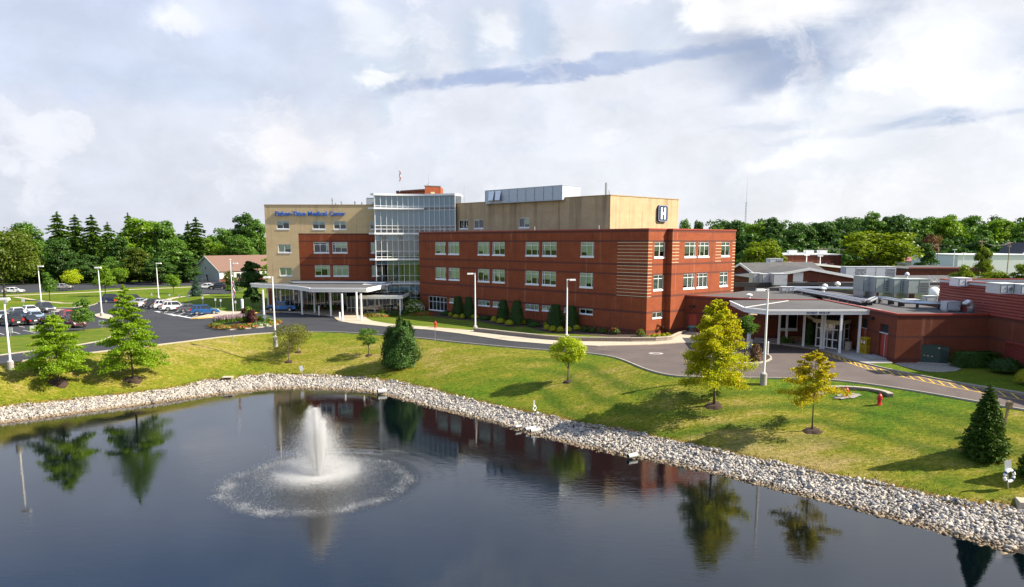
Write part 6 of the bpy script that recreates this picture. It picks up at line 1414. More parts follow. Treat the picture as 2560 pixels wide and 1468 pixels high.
def plume(n, el0, el1, z0, z1, fall, jit, streams=None):
    """upward jets of unequal height with the water they shed"""
    k = streams or n; az = rg.uniform(0, 2*PI, k); el = np.radians(rg.uniform(el0, el1, k)); zt = rg.uniform(z0, z1, k); i = rg.integers(0, k, n)
    v = np.sqrt(2*g*zt[i])/np.sin(el[i]); tu = v*np.sin(el[i])/g; t = tu*(rg.random(n)**.75)*(1+fall*rg.random(n)); h = v*np.sin(el[i])*t-.5*g*t*t+.25; r_ = v*np.cos(el[i])*t
    P = np.stack([r_*np.cos(az[i]), r_*np.sin(az[i]), h], 1)+rg.normal(size=(n, 3))*(jit*(.25+t[:, None])); return P[P[:, 2] > .02]
n = 120000; k = 34; topz = rg.uniform(3.5, 5.3, k); az0 = rg.uniform(0, 2*PI, k); ro = np.sqrt(rg.random(k))*.80; i = rg.integers(0, k, n); q = rg.random(n)**.85; zz = topz[i]*q
wid = .10+.90*np.clip(q*1.5, 0, 1)**.8; x0, y0 = ro[i]*np.cos(az0[i])*wid, ro[i]*np.sin(az0[i])*wid
up = np.stack([x0, y0, zz+.2], 1)+rg.normal(size=(n, 3))*(.02+.085*q[:, None])
n = 150000; i = rg.integers(0, k, n); q = rg.random(n)**1.1; zz = topz[i]*q*.93; sg = .46+.86*(1-q)**.8; shed = np.stack([rg.normal(size=n)*sg, rg.normal(size=n)*sg, zz+.1], 1)
n = 22000; q = rg.random(n); jet = np.stack([rg.normal(size=n)*(.035+.07*q), rg.normal(size=n)*(.035+.07*q), .2+q*5.15], 1)
P_ = np.vstack([up, shed, jet])
drops('plume', P_, rg.uniform(.0035, .0088, len(P_)), st=2.2)
def sheet(n, e0, e1, rmax, pw):
    """wide sheet thrown low over the water, thinning into mist"""
    a = rg.uniform(0, 2*PI, n); r_ = rmax*rg.random(n)**pw; e = np.radians(rg.uniform(e0, e1, n)); z = .28+r_*np.tan(e)-g*r_**2/(2*(9.6*np.cos(e))**2); return np.stack([np.cos(a)*r_, np.sin(a)*r_, np.maximum(z, .03)], 1)+rg.normal(size=(n, 3))*(.012+.035*r_[:, None])
P_ = np.vstack([sheet(80000, 20, 25, 3.0, .75), sheet(30000, 17, 26, 4.4, .8)])
n = 80000; a = rg.uniform(0, 2*PI, n); r_ = np.abs(rg.normal(2.15, .72, n)); hi = .28+r_*.45-g*r_**2/(2*81); P2 = np.stack([np.cos(a)*r_, np.sin(a)*r_, np.maximum(hi*rg.random(n)**.42+rg.normal(0, .09, n), .02)], 1); P_ = np.vstack([P_, P2])
drops('skirt', P_, rg.uniform(.003, .0078, len(P_)), st=1.3)
n = 26000; a = rg.uniform(0, 2*PI, n); clump = .5+.5*np.sin(a*5+1)*np.sin(a*11); r_ = 6.15+rg.normal(size=n)*.36+.18*np.sin(a*9)+.1*np.sin(a*23); zz = rg.exponential(.04, n)+.01; keep = rg.random(n) < .12+.88*clump**1.5*(.55-.45*np.sin(a+.5))
P_ = np.stack([np.cos(a)*r_, np.sin(a)*r_, zz], 1)[keep]; n = 4500; a = rg.uniform(0, 2*PI, n); r_ = rg.uniform(2.2, 6.6, n); P2 = np.stack([np.cos(a)*r_, np.sin(a)*r_, rg.uniform(.02, .7, n)*np.clip(1.3-r_/6, .1, 1)], 1)
P_ = np.vstack([P_, P2]); drops('splash_ring', P_, rg.uniform(.005, .016, len(P_)))

# ------------------------------------------------------------------ cars
def car_paint(nm, col, metal=.2):
    if nm not in MAT:
        m = NT(nm); m.p.inputs['Coat Weight'].default_value = .8; m.p.inputs['Coat Roughness'].default_value = .05; MAT[nm] = m.fin(col, .35, metal)
    return MAT[nm]
def cglass():
    m = NT('car_glass'); return m.fin((.012, .015, .018), .04, 0, .9)
MAT['carglass'] = cglass(); MAT['tyre'] = M('tyre', (.02, .02, .021), .85); MAT['rim'] = M('alloy_rim', (.55, .56, .58), .3, .8)
MAT['headlight'] = M('headlamp', (.75, .77, .78), .15, .1); MAT['taillight'] = M('tail_lamp', (.42, .02, .02), .2); MAT['trim'] = M('black_trim', (.025, .025, .027), .6); MAT['plate'] = M('number_plate', (.65, .66, .62), .5)
CARS = {    # length, width, height, bonnet, belt, cabin: windscreen foot/top, rear top/foot, wheel radius, wheelbase ends, sill
 'sedan': (4.75, 1.82, 1.45, .92, .95, (.95, .25, -1.05, -1.75), .33, (1.42, -1.35), .28, 1.08),
 'suv': (4.65, 1.88, 1.72, 1.03, 1.08, (1.0, .45, -1.75, -2.12), .37, (1.45, -1.32), .33, 1.05),
 'minivan': (5.1, 1.98, 1.75, .98, 1.02, (1.35, .55, -2.0, -2.35), .35, (1.6, -1.45), .28, 1.0)}
def make_car(kind, name, label, paint, loc, rz, cat='car', group='cars in the car park'):
    Ln, Wd, Hh, zb, zs_, (wf, wt, rt, rf), wr, (xf, xr), sill, zt = CARS[kind]; r = thing(name, label, cat, loc, rz, group); hl = Ln/2; hw = Wd/2
    # lower body: side outline with wheel arches, drawn in and out over the width
    def arch(x): return [(x+wr*1.18*math.cos(t), wr+wr*1.18*math.sin(t)) for t in [PI*k/7 for k in range(8)]]
    low = [(hl-.05, sill+.02), *[(max(min(a, hl-.06), -hl+.06), max(b, sill)) for a, b in arch(xf)], *[(a, max(b, sill)) for a, b in arch(xr)], (-hl+.08, sill+.05)]
    top = [(-hl, .55), (-hl+.03, zt*.8), (-hl+.06, zs_-.06), (rf-.02, zs_+.02), (rf+.5, zs_+.01), (0, zs_-.01), (wf, zs_-.02), (wf+.25, zb+.01), (hl-.35, zb-.12), (hl-.08, zb-.25), (hl, .55)]
    out = low+top; m = MB(); n = len(out); rings = []
    cxm, czm = 0, .6
    for y, k in ((-hw, .985), (-hw+.09, 1.), (hw-.09, 1.), (hw, .985)):
        i = len(m.v)
        for x, z in out:
            zz = z if z < .45 else .45+(z-.45)*(k if abs(y) == hw else 1); yy = y*(1-.06*max(0, (z-.6)))*(1-.10*max(0, (abs(x)-hl+.7)/.7)**2); m.v.append((x*k, yy, zz))
        rings.append(i)
    for a, b in zip(rings[:-1], rings[1:]):
        for k in range(n): j = (k+1) % n; m.f.append((a+k, a+j, b+j, b+k)); m.m.append(0)
    m.f.append(tuple(rings[0]+k for k in range(n))); m.m.append(0); m.f.append(tuple(rings[-1]+k for k in range(n))[::-1]); m.m.append(0)
    m.build('body', paint, r)
    # cabin glass and roof
    m = MB(); hb, ht = hw-.10, hw-.26; zr = Hh-.06; gl = [(wf, hb, zs_-.04), (wt, ht, zr), (rt, ht, zr), (rf, hb, zs_-.04)]
    for s in (1, -1): pts = [(x, y*s, z) for x, y, z in gl]; m.face(pts if s < 0 else pts[::-1])
    for a, b in ((0, 1), (1, 2), (2, 3)): (xa, ya, za), (xb, yb, zb_) = gl[a], gl[b]; m.face([(xa, -ya, za), (xa, ya, za), (xb, yb, zb_), (xb, -yb, zb_)])
    m.build('window', MAT['carglass'], r)
    m = MB(); m.frustum(((wt+rt)/2, 0, zr-.03), (wt-rt+.12, 2*ht+.05), (wt-rt-.22, 2*ht-.2), .10)
    for s in (1, -1):
        for (xa, ya, za), (xb, yb, zb_) in ((gl[0], gl[1]), (gl[3], gl[2])): m.tube([(xa, ya*s, za), (xb, yb*s, zb_)], .045, 5)
        xm = (wf+rf)/2-.05; m.tube([(xm, hb*s, zs_-.03), ((wt+rt)/2-.05, ht*s, zr)], .05, 5)
        if kind != 'sedan': m.tube([(rf+.72, hb*s, zs_-.03), (rt+.5, ht*s, zr)], .05, 5)
    m.build('roof', paint, r)
    if kind != 'sedan':
        m = MB()
        for s in (1, -1): m.tube([(wt-.15, (ht-.08)*s, zr+.09), (rt+.15, (ht-.08)*s, zr+.09)], .02, 5)
        m.build('roof_rail', MAT['trim'], r)
    for x in (xf, xr):
        for s in (1, -1):
            m = MB(); y = s*(hw-.10)
            m.tube([(x, y-.11, wr), (x, y-.07, wr), (x, y+.07, wr), (x, y+.11, wr)], [wr*.9, wr, wr, wr*.9], 16); w = m.build('wheel', MAT['tyre'], r)
            m = MB(); m.tube([(x, y+s*.09, wr), (x, y+s*.125, wr)], [wr*.66, wr*.60], 12); m.build('rim', MAT['rim'], w)
    for s in (1, -1):
        m = MB(); m.frustum((hl-.16, s*(hw-.30), zb-.32), (.26, .40), (.18, .34), .15); m.build('headlight', MAT['headlight'], r)
        m = MB(); m.frustum((-hl+.07, s*(hw-.20), zs_-.30 if kind == 'sedan' else zs_-.26), (.17, .30), (.15, .26), .19 if kind == 'sedan' else .32); m.build('taillight', MAT['taillight'], r)
        m = MB(); m.frustum((wf-.12, s*(hw+.04), zs_), (.12, .2), (.1, .18), .13); m.build('mirror', paint, r)
    m = MB(); m.box((hl-.02, 0, .62), (.08, Wd*.55, .16)); m.build('grille', MAT['trim'], r)
    for q in (((hl-.01, 0, .36), (.14, Wd*.82, .12)), ((-hl+.02, 0, .42), (.14, Wd*.84, .16))): m = MB(); m.box(*q); m.build('bumper', MAT['trim'], r)
    m = MB(); m.box((-hl-.055, 0, .62 if kind != 'sedan' else .70), (.02, .42, .18)); m.build('number_plate', MAT['plate'], r)
    return r
def pickup(label, paint, loc, rz, cat='pickup truck'):
    r = thing('pickup_truck', label, cat, loc, rz); m = MB()
    m.frustum((1.75, 0, .75), (1.7, 1.62), (1.62, 1.5), .42); m.box((.2, 0, .82), (2.1, 1.72, .62)); m.box((-1.72, 0, .84), (1.85, 1.74, .62)); m.build('body', paint, r)
    m = MB(); m.frustum((.15, 0, 1.13), (1.9, 1.66), (1.55, 1.42), .62, 0, -.02); m.build('window', MAT['carglass'], r)
    m = MB(); m.frustum((.12, 0, 1.74), (1.62, 1.5), (1.5, 1.36), .09)
    for s in (1, -1):
        for x0, x1 in ((1.1, .9), (.25, .2), (-.8, -.66)): m.tube([(x0, .82*s, 1.12), (x1, .72*s, 1.76)], .06, 5)
    m.build('roof', paint, r)
    for x in (1.85, -1.62):
        for s in (1, -1):
            m = MB(); y = s*.82; m.tube([(x, y-.14, .42), (x, y-.1, .42), (x, y+.1, .42), (x, y+.14, .42)], [.38, .42, .42, .38], 16); w = m.build('wheel', MAT['tyre'], r)
            m = MB(); m.tube([(x, y+s*.12, .42), (x, y+s*.15, .42)], [.24, .2], 12); m.build('rim', MAT['rim'], w)
            m = MB(); m.box((x, s*.88, .92), (1.05, .22, .09)); m.build('fender', MAT['trim'], r)
    for q in (((2.75, 0, .55), (.2, 1.7, .22)), ((-2.72, 0, .55), (.14, 1.6, .2))): m = MB(); m.box(*q); m.build('bumper', MAT['trim'], r)
    m = MB(); m.box((-1.72, 0, 1.16), (1.8, 1.6, .03)); m.build('bed_cover', MAT['trim'], r)
    for s in (1, -1):
        m = MB(); m.tube([(2.58, s*.5, .98), (2.63, s*.5, .98)], .11, 10); m.build('headlight', MAT['headlight'], r)
        m = MB(); m.box((-2.66, s*.72, .95), (.06, .14, .3)); m.build('taillight', MAT['taillight'], r)
    return r
PW = car_paint('white_car_paint', (.72, .72, .73), 0); PS = car_paint('silver_car_paint', (.50, .53, .56), .6); PK = car_paint('black_car_paint', (.012, .012, .014), .2); PG = car_paint('grey_car_paint', (.14, .14, .15), .5)
PB = car_paint('blue_car_paint', (.012, .10, .30), .3); PN = car_paint('navy_car_paint', (.01, .02, .07), .3); PR = car_paint('red_car_paint', (.42, .02, .02), .1); PM = car_paint('maroon_car_paint', (.17, .025, .035), .3); PO_ = car_paint('orange_red_paint', (.48, .07, .02), .1)
PD = car_paint('dark_grey_car_paint', (.06, .065, .075), .5); PJ = car_paint('bright_blue_paint', (.015, .16, .45), .1); PC = car_paint('beige_car_paint', (.5, .47, .40), .5); PL = car_paint('pale_blue_car_paint', (.38, .47, .56), .5)
def pcar(kind, nm, lab, paint, px, py, rz, group='cars in the car park'): return make_car(kind, nm, lab, paint, G(px, py, .012), math.radians(rz), 'car', group)
for a in (('suv','parked_suv','blue compact car with white roof glare, nearest end of the right hand row',PB,512,786.5,26),('sedan','parked_car','dark grey hatchback beside the blue car',PG,477,779.5,28),('suv','parked_suv','large white sport utility car beside the dark grey hatchback',PW,438,776,30),('suv','parked_suv','white car half hidden behind the large white one',PW,417,772,30),('suv','parked_suv','dark car with red tail lamp between two white cars',PD,396,769.5,30),
          ('sedan','parked_car','white car left of the dark one with red tail lamp',PW,378,767,32),('sedan','parked_car','silver car just right of the tall pointed oak',PS,356,763.5,32),('suv','parked_suv','green grey car behind the top of the tall pointed oak',PD,338,757.5,32),('sedan','parked_car','orange red car behind the tall pointed oak',PO_,316,756,32),('suv','parked_suv','navy blue boxy car at the far end of the right hand row',PN,284,756.5,26)):
    pcar(*a)
for a in (('suv','parked_suv','maroon car facing the lawn beside the egg shaped tree',PM,187,817,-42),('suv','parked_suv','bright red car just behind the maroon one',PR,174,803,-42),('suv','parked_suv','dark grey van at the back of the left car group',PD,115,780,-38),('sedan','parked_car','white car beside the dark grey van',PW,76,784,-40),('sedan','parked_car','white car with pale bonnet at the left end of the back row',PW,45,790,-40),
          ('sedan','parked_car','dark blue car in front of the left white car',PD,46,799,-42),('sedan','parked_car','pale blue car in the middle of the left group',PL,89,800,-42),('sedan','parked_car','black car with red tail lamps, front of the left group',PK,68,811,150),('suv','parked_suv','black car beside the left lamp post',PK,26,814,150),('sedan','parked_car','beige white car left of the bright red one',PC,147,800,-42),('sedan','parked_car','dark green car seen through the oak crown',PD,128,812,-42),('sedan','parked_car','silver car at the left edge of the car park',PS,2,799,-42)):
    pcar(*a)
for a in (('sedan','parked_car','silver car on the far road beside the small yellow green tree',PC,157,722.5,8),('sedan','parked_car','silver white car under the old oak on the far road',PW,34,733,8),('suv','parked_suv','white car on the far road right of the fourth lamp',PW,424,704.5,6),('sedan','parked_car','long white car nose beside the white house yard',PW,455,703.5,6),('suv','parked_suv','black sport utility car beside the blue green spruce',PK,545,723.5,186),('sedan','parked_car','white car between blue green spruce and black car',PW,516,721.5,186)):
    pcar(*a, group='cars along the far road')
pickup('bright blue pickup truck under the entrance canopy', PJ, G(707, 779, .012), math.radians(176))

# ------------------------------------------------------------------ lamps, poles, signs
def lamp(px, py, ytop, lab, side, z=0., ped=.55, loc=None):
    p = loc or G(px, py, z); h = hpx(px, ytop, p); r = thing('street_lamp', lab, 'street lamp', p, 0, 'white lamp posts')
    m = MB(); m.lathe([(.30, -.3), (.30, ped-.04), (.26, ped)], 18); m.build('pedestal', MAT['conc'], r)
    m = MB(); m.box((0, 0, ped+.03), (.34, .34, .06)); m.tube([(0, 0, ped), (0, 0, h-.15)], [.115, .075], 10); m.build('pole', MAT['white'], r, smooth=False)
    m = MB(); sx = side
    if side == 0: m.frustum((0, 0, h-.22), (1.05, .46), (.95, .40), .22)
    else: m.tube([(0, 0, h-.12), (sx*.35, 0, h-.10)], .045, 6); m.frustum((sx*.68, 0, h-.24), (.80, .42), (.72, .36), .20); m.box((0, 0, h-.14), (.16, .16, .2))
    m.build('lamp_head', MAT['white'], r); m = MB(); m.box((sx*.68, 0, h-.25), (.5, .3, .02)); m.build('lens', MAT['headlight'], r); return r
lamp(27, 917, 745, 'white lamp post nearest the left edge, beside the drive', 0)
lamp(103.6, 759, 664, 'white lamp post second from the left, at the car park edge', 1)
lamp(255, 790.5, 667.5, 'white lamp post on the small kerbed island in the car park', 0, .12)
lamp(397, 749.6, 656.8, 'white lamp post on the grass behind the white cars', 1)
lamp(587, 748, 657, 'white lamp post just behind the flagpole', 1)
lamp(689, 861, 690.7, 'white lamp post on the lawn beside the twiggy olive trees', -1, -.1, .9)
lamp(1188.4, 825, 682, 'white lamp post on the grass by the middle of the brick wing', -1, .1)
lamp(1416.5, 847.5, 697, 'white lamp post above the lime green tree', 1, .1)
lamp(1908, 961, 721, 'tall white lamp post on a round concrete base beside the golden oak', -1, ped=1.0, loc=GL(1908, 961))
# small island under the third lamp
isl2 = [(236,788),(248,785.5),(262,786),(280,790),(284,796),(276,800),(255,797.5),(240,793)]
m = MB(); m.prism(gpoly(isl2, 0), 0, .14); tag(m.build('island_kerb', MAT['conc_warm']), kind='structure')
m = MB(); m.prism(gpoly([(118,777),(150,775),(190,778),(186,785),(150,786),(122,783)], 0), 0, .14); tag(m.build('island_kerb', MAT['conc_warm']), kind='structure')
# flagpole on the island
p = G(584, 800, .2); h = hpx(576, 652, p); fpz = thing('flagpole', 'thin white flagpole with a limp flag on the flower island', 'flagpole', p)
m = MB(); m.tube([(0, 0, 0), (0, 0, h)], [.09, .05], 8); m.build('pole', MAT['white'], fpz); m = MB(); m.lathe([(.02, 0), (.14, .1), (.14, .18), (.02, .26)], 8, (0, 0, h)); m.build('ball', MAT['white'], fpz)
def limp_flag(par, z1, z0, w):
    m = MB(); n = 14
    for k in range(n):
        za, zb = z1+(z0-z1)*k/n, z1+(z0-z1)*(k+1)/n
        xa, xb = .1+w*(.35+.65*math.sin(k*.45+.4)**2)*min(1, .4+k/6), .1+w*(.35+.65*math.sin((k+1)*.45+.4)**2)*min(1, .4+(k+1)/6)
        for j, (fa, fb, mi) in enumerate(((0, .25, 2 if k < 5 else 0), (.25, .45, 1), (.45, .7, 0), (.7, 1., 1))):
            m.face([(.06+xa*fa, .06*math.sin(j*2+k*.8), za), (.06+xa*fb, .06*math.sin(j*2+2+k*.8), za), (.06+xb*fb, .06*math.sin(j*2+2+(k+1)*.8), zb), (.06+xb*fa, .06*math.sin(j*2+(k+1)*.8), zb)], mi)
    return m.build('flag', [MAT['flag_red'], MAT['flag_white'], MAT['flag_blue']], par)
limp_flag(fpz, h*.66, h*.38, .42)
# flagpole and masts on the roofs
yR = 150.; zP = ztop(474, 152)
p = Vector(((1003.5-CX)/FPX*154, 155, zP-.3)); h = ztop(413, 155)-p.z; rf = thing('roof_flagpole', 'thin flagpole with a limp flag on the brick penthouse', 'flagpole', p); m = MB(); m.tube([(0, 0, 0), (0, 0, h)], [.06, .035], 6); m.build('pole', MAT['hvac'], rf); limp_flag(rf, h*.80, h*.40, .22)
def mast(nm, lab, px, y, z, ytop, r0=.05, dish=False, grp=None):
    p = Vector(((px-CX)/FPX*y, y, z)); h = ztop(ytop, y)-z; m = MB(); m.tube([(0, 0, 0), (0, 0, h)], [r0, r0*.5], 6)
    if dish:
        for a in range(4): t = a*PI/2; m.tube([(0, 0, .1), (math.cos(t)*.35, math.sin(t)*.35, .55), (math.cos(t)*.55, math.sin(t)*.55, .35)], .03, 5)
        m.tube([(0, 0, .1), (0, 0, .8)], .08, 6)
    o = m.build(nm, MAT['galv']); o.location = p; tag(o, lab, 'antenna', grp); return o
mast('antenna', 'antenna with curved arms on the brick penthouse corner', 1077, 154, ztop(466, 153), 435, .05, True)
mast('antenna', 'thin whip antenna right of the glass tower roof', 1163, 142, TH, 465, .045)
mast('antenna', 'short antenna over the right end of the glass tower', 1131.5, 146, 21, 474, .03)
mast('antenna', 'shortest antenna over the right end of the glass tower', 1140, 146, 21, 478, .03)
for i, (px, yt, r0) in enumerate(((840, 495, .13), (848, 507, .1), (862, 503.5, .11), (895, 503, .13), (912, 505, .11))):
    y = 152.; z = LH-.5; p = Vector(((px-CX)/FPX*y, y, z)); h = ztop(yt, y)-z; m = MB(); m.tube([(0, 0, 0), (0, 0, h*.75), (0, 0, h*.76), (0, 0, h*.86), (0, 0, h*.87), (0, 0, h)], [r0, r0, r0*1.5, r0*1.5, r0, r0], 8); o = m.build('roof_stack', MAT['galv']); o.location = p
    tag(o, ('thin','short','capped','fourth','last')[i]+' vent stack on the tan left wing roof, '+('leftmost','second from the left','middle one of five','fourth from the left','nearest the glass tower')[i], 'vent stack', 'vent stacks on the left wing')
p = uv(13.6+4, 14.5); p.z = TH-.45; h = ztop(457, p.y)-p.z; x_ = (1510-CX)/FPX*p.y; p.x = x_; m = MB(); m.tube([(0, 0, 0), (0, 0, h)], .2, 10); m.tube([(.5, 0, 0), (.5, 0, h*.6)], .08, 6); o = m.build('chimney_pipe', MAT['galv']); o.location = p; tag(o, 'grey chimney pipe on the tan upper storey near the H sign wall', 'chimney pipe')
# roof units: boxes with panels, doors and seams
def unit(nm, lab, cat, loc, d, L_, D_, h, mt='hvac', legs=0., panels=4, grp=None, cap=.06, louv=True):
    """loc: front left foot; runs L_ along d, D_ deep behind"""
    r = thing(nm, lab, cat, loc, math.atan2(d[1], d[0]), grp); z = legs
    m = MB(); m.obox((0, 0, z), (L_, 0, 0), (0, D_, 0), (0, 0, h-cap)); m.obox((-.05, -.05, z+h-cap), (L_+.1, 0, 0), (0, D_+.1, 0), (0, 0, cap)); m.build('case', MAT[mt], r)
    for i in range(panels):
        w = L_/panels; m = MB(); x0 = i*w+.05; m.obox((x0, -.025, z+.12), (w-.1, 0, 0), (0, .03, 0), (0, 0, h-cap-.24))
        if louv and i % 3 == 1:
            for k in range(6): m.obox((x0+.12, -.05, z+.25+k*(h-.6)/6), (w-.34, 0, 0), (0, .03, 0), (0, 0, (h-.6)/12), 1)
        m.obox((x0+w-.26, -.05, z+h*.45), (.06, 0, 0), (0, .03, 0), (0, 0, .16), 1); m.obox((x0-.09, -.035, z+.1), (.08, 0, 0), (0, .03, 0), (0, 0, h-cap-.2), 1); m.build('panel', [MAT[mt], MAT['coping_dark']], r)
    if legs > 0:
        for x in (.15, L_-.15):
            m = MB(); m.obox((x-.1, .1, 0), (.2, 0, 0), (0, D_-.2, 0), (0, 0, legs)); m.build('support', MAT['galv'], r)
    return r
# big white unit on the tan roof
o0 = Vector(((1403-CX)/FPX*121., 121., TH-.45)); uz = ztop(462.5, 121.)-o0.z; e0_ = WP(1213, 480, o0, tuple(U[:2]))
big = unit('rooftop_unit', 'long blue grey air handling unit on the tan upper storey', 'air handler', o0+U*e0_[0], FD, e0_[0], 4.2, uz, 'unit_blue', 0, 9, louv=False)
m = MB()
for x0, x1 in ((1.0, 2.6), (2.7, 4.3)): m.face([(x0, -.06, uz-.2), (x0+.5, -.7, .5), (x1+.1, -.7, .5), (x1-.2, -.06, uz-.2)][::-1]); m.face([(x0, -.05, uz-.2), (x0, -.05, .4), (x0+.5, -.7, .5)]); m.face([(x0+.5, -.7, .5), (x0, -.05, .4), (x1, -.05, .4), (x1+.1, -.7, .5)])
m.build('hood', MAT['white_metal'], big)
p = Vector(((924-CX)/FPX*147, 147, LH-.45)); unit('rooftop_unit', 'blue grey box unit between tan left wing and glass tower', 'air handler', p, (1, 0), 3.2, 2.5, ztop(494.5, 147)-LH+.45, 'hvac', 0, 2)
RZ = LZ-.22
# wide roofs behind the low wing
rfb = thing('roofscape', 'low flat roofed brick clinic block with dark roofs behind the pick-up wing', 'clinic', (48, 150, 0)); q0 = rfb.location
m = MB(); m.prism([(60, 98.1), (125, 98.1), (150, 175), (62, 175)], 0, RZ-.03, 0, 1); m.prism([(Kc.x+30.5, 84), (120, 84), (125, 98.05), (60.05, 98.05)], 0, RZ-.1, 0, 1); m.build('wall', [MAT['brick_far'], MAT['roof']], rfb, off=q0)
m = MB(); m.prism([(35.6, 134), (76, 134), (76, 134.4), (35.6, 134.4)], RZ-.3, RZ+.45); m.prism([(36, 118), (72, 118), (72, 118.3), (36, 118.3)], RZ-.3, RZ+.5); m.build('parapet', MAT['roof_dark'], rfb, off=q0)
# gabled brick block
def gable(nm, lab, cx, cy, w, dpt, ze, zr, z0, wallm, roofm, trimm, rz, door=None, cat='building', eave=.5):
    r = thing(nm, lab, cat, (cx, cy, 0), rz); hw = w/2
    m = MB(); m.face([(-hw, 0, z0), (hw, 0, z0), (hw, 0, ze), (0, 0, zr), (-hw, 0, ze)]); m.face([(hw, dpt, z0), (-hw, dpt, z0), (-hw, dpt, ze), (0, dpt, zr), (hw, dpt, ze)]); m.face([(hw, 0, z0), (hw, dpt, z0), (hw, dpt, ze), (hw, 0, ze)]); m.face([(-hw, dpt, z0), (-hw, 0, z0), (-hw, 0, ze), (-hw, dpt, ze)]); m.build('wall', MAT[wallm], r)
    sl = (zr-ze)/hw; m = MB(); t = .18
    for s in (1, -1):
        a, b, c, d = (0, -eave, zr+.02), (s*(hw+eave), -eave, ze-sl*eave+.02), (s*(hw+eave), dpt+eave, ze-sl*eave+.02), (0, dpt+eave, zr+.02)
        up = lambda q: (q[0], q[1], q[2]+t); m.face([up(a), up(b), up(c), up(d)] if s > 0 else [up(d), up(c), up(b), up(a)]); m.face([b, c, up(c), up(b)]); m.face([a, b, c, d])
    m.build('roof', MAT[roofm], r); m = MB()
    for s in (1, -1): m.obox((0, -eave-.06, zr-.28), (s*(hw+eave), 0, -(sl*(hw+eave))), (0, .08, 0), (0, 0, .5))
    m.build('bargeboard', MAT[trimm], r)
    if door:
        for x0, x1, za, zb, mt in door: m = MB(); m.obox((x0, -.05, za), (x1-x0, 0, 0), (0, .04, 0), (0, 0, zb-za)); m.build('door', MAT[mt], r)
    return r
yG = 146.; gx0 = (2017-CX)/FPX*yG
gable('gabled_clinic', 'low gabled brick block with white bargeboards among the roofs', gx0, yG, 20.5, 15, 5.55, ztop(672, yG), RZ-.5, 'brick_far', 'roof', 'white', 0, [((1979-2017)/FPX*yG, (2004-2017)/FPX*yG, RZ, RZ+1.75, 'white')], 'building')
gable('gabled_clinic', 'grey shingle roofed block just right of the brick wing', (1850-CX)/FPX*160, 160, 12, 19, 5.2, ztop(655, 175), 0, 'brick_far', 'roof', 'white', -1.15, None, 'building')
# other roof units on the right
def ru(lab, x0, x1, yt, y, z=RZ, D_=2.2, mt='hvac', legs=0., panels=3, nm='rooftop_unit', grp='air units on the right roofs', h=None):
    X0, X1 = (x0-CX)/FPX*y, (x1-CX)/FPX*y; return unit(nm, lab, 'air handler', Vector((X0, y, z)), (1, 0), X1-X0, D_, (h or ztop(yt, y)-z-legs), mt, legs, panels, grp)
yH = 100.
for lab, x0, x1, yt, dy in (('greenish grey roof unit, leftmost of the four in a row',2156,2186,691,4.5),('greenish grey roof unit, second of the four in a row',2186,2228,693,2.6),('greenish grey roof unit, third of the four in a row',2231,2266,697,1.2),('greenish grey roof unit, widest and nearest of the four in a row',2267,2321,698,0.)): ru(lab, x0, x1, yt, yH+dy, RZ, 3.2, 'hvac_green', .75, 2)
ru('white roof unit left of the gabled brick block, its right box', 1931, 1965, 684, 133, RZ, 2.6, panels=1); ru('white roof unit left of the gabled brick block, its middle box', 1903, 1921, 685, 135, RZ, 2.0, panels=1); ru('white roof unit left of the gabled brick block, its left box', 1880, 1903, 683, 137, RZ, 2.4, panels=1)
ru('raised white unit on legs on the grey shingle roof', 1919, 1952, 661, 165, 7.0, 2.5, panels=2, legs=.6, h=1.3); ru('long white roof unit below the wide yellow green tree', 2109, 2234, 667, 165, 4.8, 2.6, panels=5)
ru('small white roof box at the end of the pipe rack', 2369, 2402, 754, 82.5, RZ, 1.3, panels=1, legs=.15); ru('pale roof box before the nearest greenish unit', 2269, 2301, 749, 93, RZ, 1.4, panels=1, legs=.1); ru('low grey cabinet against the red hall wall', 2316, 2344, 740, 95, RZ, 1.2, panels=1, legs=.1); ru('blue grey roof box where the pipe racks meet', 1953, 1969, 717, 112, RZ+.1, 1.2, panels=1, legs=.2); ru('second roof box where the pipe racks meet', 1971, 1985, 717, 112.3, RZ+.1, 1.2, panels=1, legs=.2)
ru('white unit on the red hall roof', 2393, 2425, 695, 82, 7.7, 1.8, 'white_metal', panels=2); ru('grey condenser on the red hall roof at the right edge', 2498, 2548, 709, 70, 7.7, 2.2, panels=3); ru('grey condenser on the red hall roof, cut by the edge', 2550, 2610, 711, 69, 7.7, 2.2, panels=3)
p = Vector(((2333-CX)/FPX*104, 104, RZ)); m = MB(); m.lathe([(.95, 0), (.95, .4), (.9, .8), (.6, 1.2), (.25, 1.4), (.01, 1.45)], 18); o = m.build('roof_dome', MAT['white'], smooth=True); o.location = p; tag(o, 'white rounded dome behind the greenish roof units', 'dome')
for i, (px, yt, y, r0) in enumerate(((1697+0, 0, 0, 0),)): pass
for px, y, lab, h in ((2059.6, 120, 'white mushroom vent on the flat roof behind the gabled block wall', 1.0), (2091, 121, 'white capped vent pair on the flat roof right of the gable door', 1.3), (2262, 160, 'white round vent at the foot of the yellow green tree', 1.5), (1916, 166, 'white ball vent at the ridge of the grey shingle roof', 1.2), (2180+12, 150, 'small vent on the roof below the long white unit', .8), (2056, 116, 'small round vent on the grey roof before the gable', .7), (1872, 103, 'small vent on the roof behind the dark brick wall', .6)):
    p = Vector(((px-CX)/FPX*y, y, RZ if y < 150 else 4.7)); p.z = 7.1 if px == 1916 else p.z; m = MB(); m.lathe([(.22, 0), (.22, h*.55), (.45, h*.58), (.45, h*.72), (.3, h*.9), (.05, h)], 12); o = m.build('roof_vent', MAT['white']); o.location = p; tag(o, lab, 'roof vent', 'vents on the right roofs')
